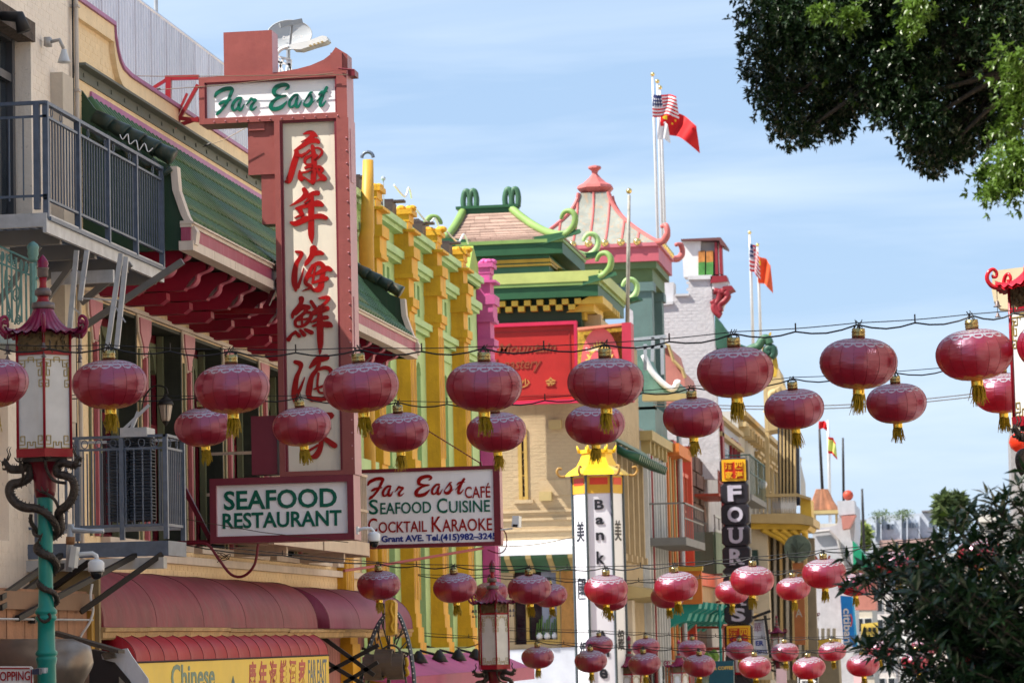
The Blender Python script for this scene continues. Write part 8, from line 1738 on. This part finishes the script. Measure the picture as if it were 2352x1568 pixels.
class Foliage:
    def __init__(s, par, mats, L_, W_): s.par = par; s.mats = mats; s.g = leaf_geo(L_, W_); s.items = []
    def leaf(s, p, d, sc_, mi, rr): s.items.append((Vector(p), rotm(d, rr.uniform(-.9, .9)), sc_, mi))
    def rosette(s, p, axis, n, sc_, mi, rr):
        axis = Vector(axis).normalized(); a = axis.orthogonal().normalized(); b = axis.cross(a)
        for k in range(n):
            t = 2.4*k+rr.random(); sp = .35+.75*k/n; d = axis*(1.1-sp)+(a*cos(t)+b*sin(t))*sp+Vector((0, 0, -.08)); s.leaf(Vector(p)+axis*(.02*sc_*(k/n)), d, sc_*rr.uniform(.7, 1.1), mi, rr)
    def build(s):
        near = sorted(range(len(s.items)), key=lambda i: s.items[i][0].y-(.5 if -.1 < 0 else 0))
        vis = []; rest = []
        for i in near:
            p = s.items[i][0]; c = co.matrix_world.inverted() @ p; u = CX+FPX*c.x/-c.z; v = CY-FPX*c.y/-c.z
            (vis if (0 < u < 2352 and 0 < v < 1568 and len(vis) < 300) else rest).append(i)
        mes = []
        for mt in s.mats: me = bpy.data.meshes.new('leaf'); me.from_pydata(*[s.g[0], [], s.g[1]]); me.materials.append(mt); mes.append(me)
        for i in vis:
            p, r, sc_, mi = s.items[i]; o = inst('leaf', mes[mi], s.par, p, rot=r.to_euler(), scale=(sc_,)*3)
        import numpy as np
        gv = np.array(s.g[0]); gf = np.array(s.g[1]); n = len(gv)
        for mi in range(len(s.mats)):
            ids = [i for i in rest if s.items[i][3] == mi]
            if not ids: continue
            off = np.array(origin(s.par)); Vv = np.concatenate([gv*s.items[i][2] @ np.array(s.items[i][1]).T+np.array(s.items[i][0])-off for i in ids])
            Ff = (gf[None]+n*np.arange(len(ids))[:, None, None]).reshape(-1, 4)
            me = bpy.data.meshes.new('foliage'); me.vertices.add(len(Vv)); me.vertices.foreach_set('co', Vv.ravel()); me.loops.add(Ff.size); me.loops.foreach_set('vertex_index', Ff.ravel().astype('i4'))
            me.polygons.add(len(Ff)); me.polygons.foreach_set('loop_start', np.arange(0, Ff.size, 4, dtype='i4')); me.polygons.foreach_set('loop_total', np.full(len(Ff), 4, dtype='i4')); me.materials.append(s.mats[mi]); me.update(calc_edges=True)
            o = bpy.data.objects.new('foliage', me); COL.objects.link(o); o.parent = s.par; o['kind'] = 'stuff'
tA = thing('street_tree', 'broadleaf street tree whose dark crown hangs in from the top right corner', 'tree', (2.2, 19.5, 1.1))
tr_ = M().tube([(2.2, 19.5, 1.0), (2.15, 19.5, 4), (2.0, 19.6, 6.8), (1.6, 19.6, 8.4), (1.1, 19.7, 9.6)], [.26, .2, .16, .12, .08], 12); mk('trunk', tr_, BARK, tA, True)
rr = random.Random(21); YA = 19.6
blobs = [(1795,55,95),(1790,-40,110),(1765,180,66),(1748,120,50),(1795,235,62),(1815,295,50),(1850,300,42),(1870,180,110),(1880,50,130),(1905,260,70),(1930,225,60),(2010,100,140),(2000,215,50),(2030,245,50),(2075,190,110),(2110,290,70),(2130,340,55),(2170,345,55),(2150,375,32),(2200,250,110),(2220,310,62),(2240,120,150),(2320,60,110),(2330,230,85),(2290,290,50),(2120,20,150),(1960,-60,150),(2330,-60,160),(2150,-120,150),(1850,-130,110),(2050,-200,160),(2300,-220,170)]
fA = Foliage(tA, [LEAF, LEAFY], .047, .021)
lim = M()
for (u, v, r) in blobs:
    Y = YA+rr.uniform(-.5, .8); c = Q(u, v, Y); R0 = r/FPX*Y; st = Vector((1.9, 19.6, 7.6)).lerp(Vector((1.5, 19.6, 9.5)), rr.random())
    if u < 2230: lim.tube(smooth_path([tuple(st), tuple(st.lerp(c, .5)+Vector((0, 0, .25))), tuple(c)], 3), [.04-.005*i for i in range(7)], 5)
    n = int(640*(R0/.27)**2.2)
    for k in range(n):
        d = Vector((rr.gauss(0, 1), rr.gauss(0, 1), rr.gauss(0, 1))).normalized(); rad = R0*(rr.random()**.45)*(1+.14*rr.gauss(0, 1)); p = c+d*rad
        clump = sin(p.x*9+3)*sin(p.z*10+1)*sin(p.y*9)
        if clump < -.45 and rr.random() < .6: continue
        ax = (d+Vector((0, 0, .35))+Vector((rr.gauss(0, .4), rr.gauss(0, .4), rr.gauss(0, .4))))
        fA.rosette(p, ax, rr.choice((5, 6, 7)), rr.uniform(.75, 1.15), 0 if rr.random() > .02 else 1, rr)
mk('limbs', lim, BARK, tA, True, kind='stuff')
yb_ = [(2300,400,38),(2330,380,42),(2340,430,40),(2290,425,24),(2275,450,22),(2335,345,35),(2320,150,36),(2335,260,40),(2310,290,26),(2345,190,40),(1960,45,28),(2090,70,26),(2110,20,30),(1890,30,18),(2260,395,20)]  # leaf clumps given the sunlit colour
for (u, v, r) in yb_:
    Y = YA-.9+rr.uniform(-.3, .2); c = Q(u, v, Y); R0 = r/FPX*Y; n = int(110*(R0/.1)**1.6)
    for k in range(n):
        d = Vector((rr.gauss(0, 1), rr.gauss(0, 1), rr.gauss(0, 1))).normalized(); p = c+d*R0*abs(rr.gauss(0, .9)); fA.rosette(p, d+Vector((-.3, -.4, .5)), 6, rr.uniform(.9, 1.25), 1, rr)
fA.build()
tB = thing('street_tree', 'dark narrow leaved bush like tree filling the bottom right corner before the lanterns', 'tree', (1.6, 17.5, 1.2))
mk('trunk', M().tube([(1.6, 17.5, 1.0), (1.45, 17.6, 2.4), (1.2, 17.6, 3.3)], [.14, .1, .07], 10), BARK, tB, True)
fB = Foliage(tB, [LEAFN, LEAFY], .118, .035); br = M(); rb_ = random.Random(33)
tips = [(1965,1300),(1950,1335),(1985,1290),(2010,1275),(2035,1275),(2060,1268),(2040,1290),(2082,1275),(2100,1262),(2125,1250),(2150,1240),(2172,1222),(2195,1200),(2210,1195),(2230,1165),(2260,1175),(2285,1150),(2300,1170),(2315,1130),(2340,1105),(2350,1150),(2380,1120),(2000,1320),(2030,1330),(2070,1320),(2110,1280),(2150,1260),(2200,1240),(2250,1230),(2300,1220),(2350,1210),(2110,1330),(2160,1310),(2210,1300),(2270,1290),(2330,1280),
 (2055,1425),(2090,1400),(2075,1445),(2020,1465),(2000,1485),(1985,1475),(2040,1480),(2100,1430),(2140,1395),(2130,1440),(2180,1420),(2230,1400),(2290,1380),(2340,1360),(2120,1495),(2110,1525),(2160,1500),(2090,1550),(2140,1550),(2200,1540),(2250,1500),(2300,1480),(2350,1450),(2180,1560),(2240,1560),(2300,1550),(2350,1530),(2210,1350),(2260,1345),(2320,1330),(2200,1465),(2275,1440),(2330,1415),(2380,1300),(2400,1400),(2380,1500),(2230,1590),(2320,1600),(2150,1600)]
allt = [(u, v, True) for u, v in tips]+[(rb_.uniform(2170, 2400), rb_.uniform(1250, 1600), True) for _ in range(24)]+[(rb_.uniform(2080, 2300), rb_.uniform(1290, 1480), True) for _ in range(8)]
for (u, v, _) in allt:
    Y = rb_.uniform(17.0, 18.4); tip = Q(u, v+12, Y); base = Vector((1.25+rb_.uniform(-.2, .35), 17.7+rb_.uniform(-.2, .2), 3.5+rb_.uniform(-.2, .6))); mid = base.lerp(tip, .55)-Vector((0, 0, rb_.uniform(.02, .14)))
    pth = smooth_path([tuple(base), tuple(mid), tuple(tip)], 8); n = len(pth); br.tube(pth, [.009-.006*i/n for i in range(n)], 5)
    for i in range(int(n*(.5 if u < 2200 else .35)), n):
        p = Vector(pth[i]); d = (p-Vector(pth[i-1])).normalized()
        if i == n-1: fB.rosette(p, d+Vector((0, 0, .5)), 9, rb_.uniform(.8, 1.1), 0, rb_)
        elif rb_.random() < .97: fB.rosette(p+Vector((rb_.uniform(-.03, .03), rb_.uniform(-.03, .03), rb_.uniform(-.03, .03))), d*.6+Vector((rb_.gauss(0, .6), rb_.gauss(0, .6), .4+rb_.gauss(0, .5))), 6, rb_.uniform(.7, 1.0), 0, rb_)
        for _q in range(1):
            sd_ = p+Vector((rb_.uniform(-.07, .07), rb_.uniform(-.08, .08), rb_.uniform(-.02, .08))); br.tube([p, sd_], .004, 4); fB.rosette(sd_, sd_-p+Vector((0, 0, .08)), 7, rb_.uniform(.7, 1.0), 0, rb_)
p = Q(2180, 1185, 17.2); fB.rosette(p, (-.4, -.3, .8), 4, 1, 1, rb_)
mk('branches', br, BARK, tB, True, kind='stuff'); fB.build()
def hilltree(name, label, c, w_, h_, mt, n, Y, seed, ls=26, tw=.12):
    t = thing(name, label, 'tree', Q(c[0], c[1]+h_, Y)); r2 = random.Random(seed); F = Foliage(t, [mt], .9, .6); s_ = Y/FPX
    mk('trunk', M().tube([Q(c[0], c[1]+h_, Y), Q(c[0], c[1]+h_*.5, Y)], [w_*s_*tw, w_*s_*tw*.4], 8), BARK, t)
    lob = [(Q(c[0]+w_*r2.uniform(-.32, .32), c[1]+h_*r2.uniform(-.38, .45), Y+r2.uniform(-3, 3)), w_*s_*r2.uniform(.14, .26)) for _ in range(16)]
    for _ in range(n):
        p, r = r2.choice(lob); d = Vector((r2.gauss(0, 1), r2.gauss(0, 1), r2.gauss(0, 1))).normalized(); F.leaf(p+d*r*r2.random()**.4, d+Vector((r2.gauss(0, .5), r2.gauss(0, .5), .3)), r2.uniform(.5, 1.0)*s_*ls, 0, r2)
    F.build()
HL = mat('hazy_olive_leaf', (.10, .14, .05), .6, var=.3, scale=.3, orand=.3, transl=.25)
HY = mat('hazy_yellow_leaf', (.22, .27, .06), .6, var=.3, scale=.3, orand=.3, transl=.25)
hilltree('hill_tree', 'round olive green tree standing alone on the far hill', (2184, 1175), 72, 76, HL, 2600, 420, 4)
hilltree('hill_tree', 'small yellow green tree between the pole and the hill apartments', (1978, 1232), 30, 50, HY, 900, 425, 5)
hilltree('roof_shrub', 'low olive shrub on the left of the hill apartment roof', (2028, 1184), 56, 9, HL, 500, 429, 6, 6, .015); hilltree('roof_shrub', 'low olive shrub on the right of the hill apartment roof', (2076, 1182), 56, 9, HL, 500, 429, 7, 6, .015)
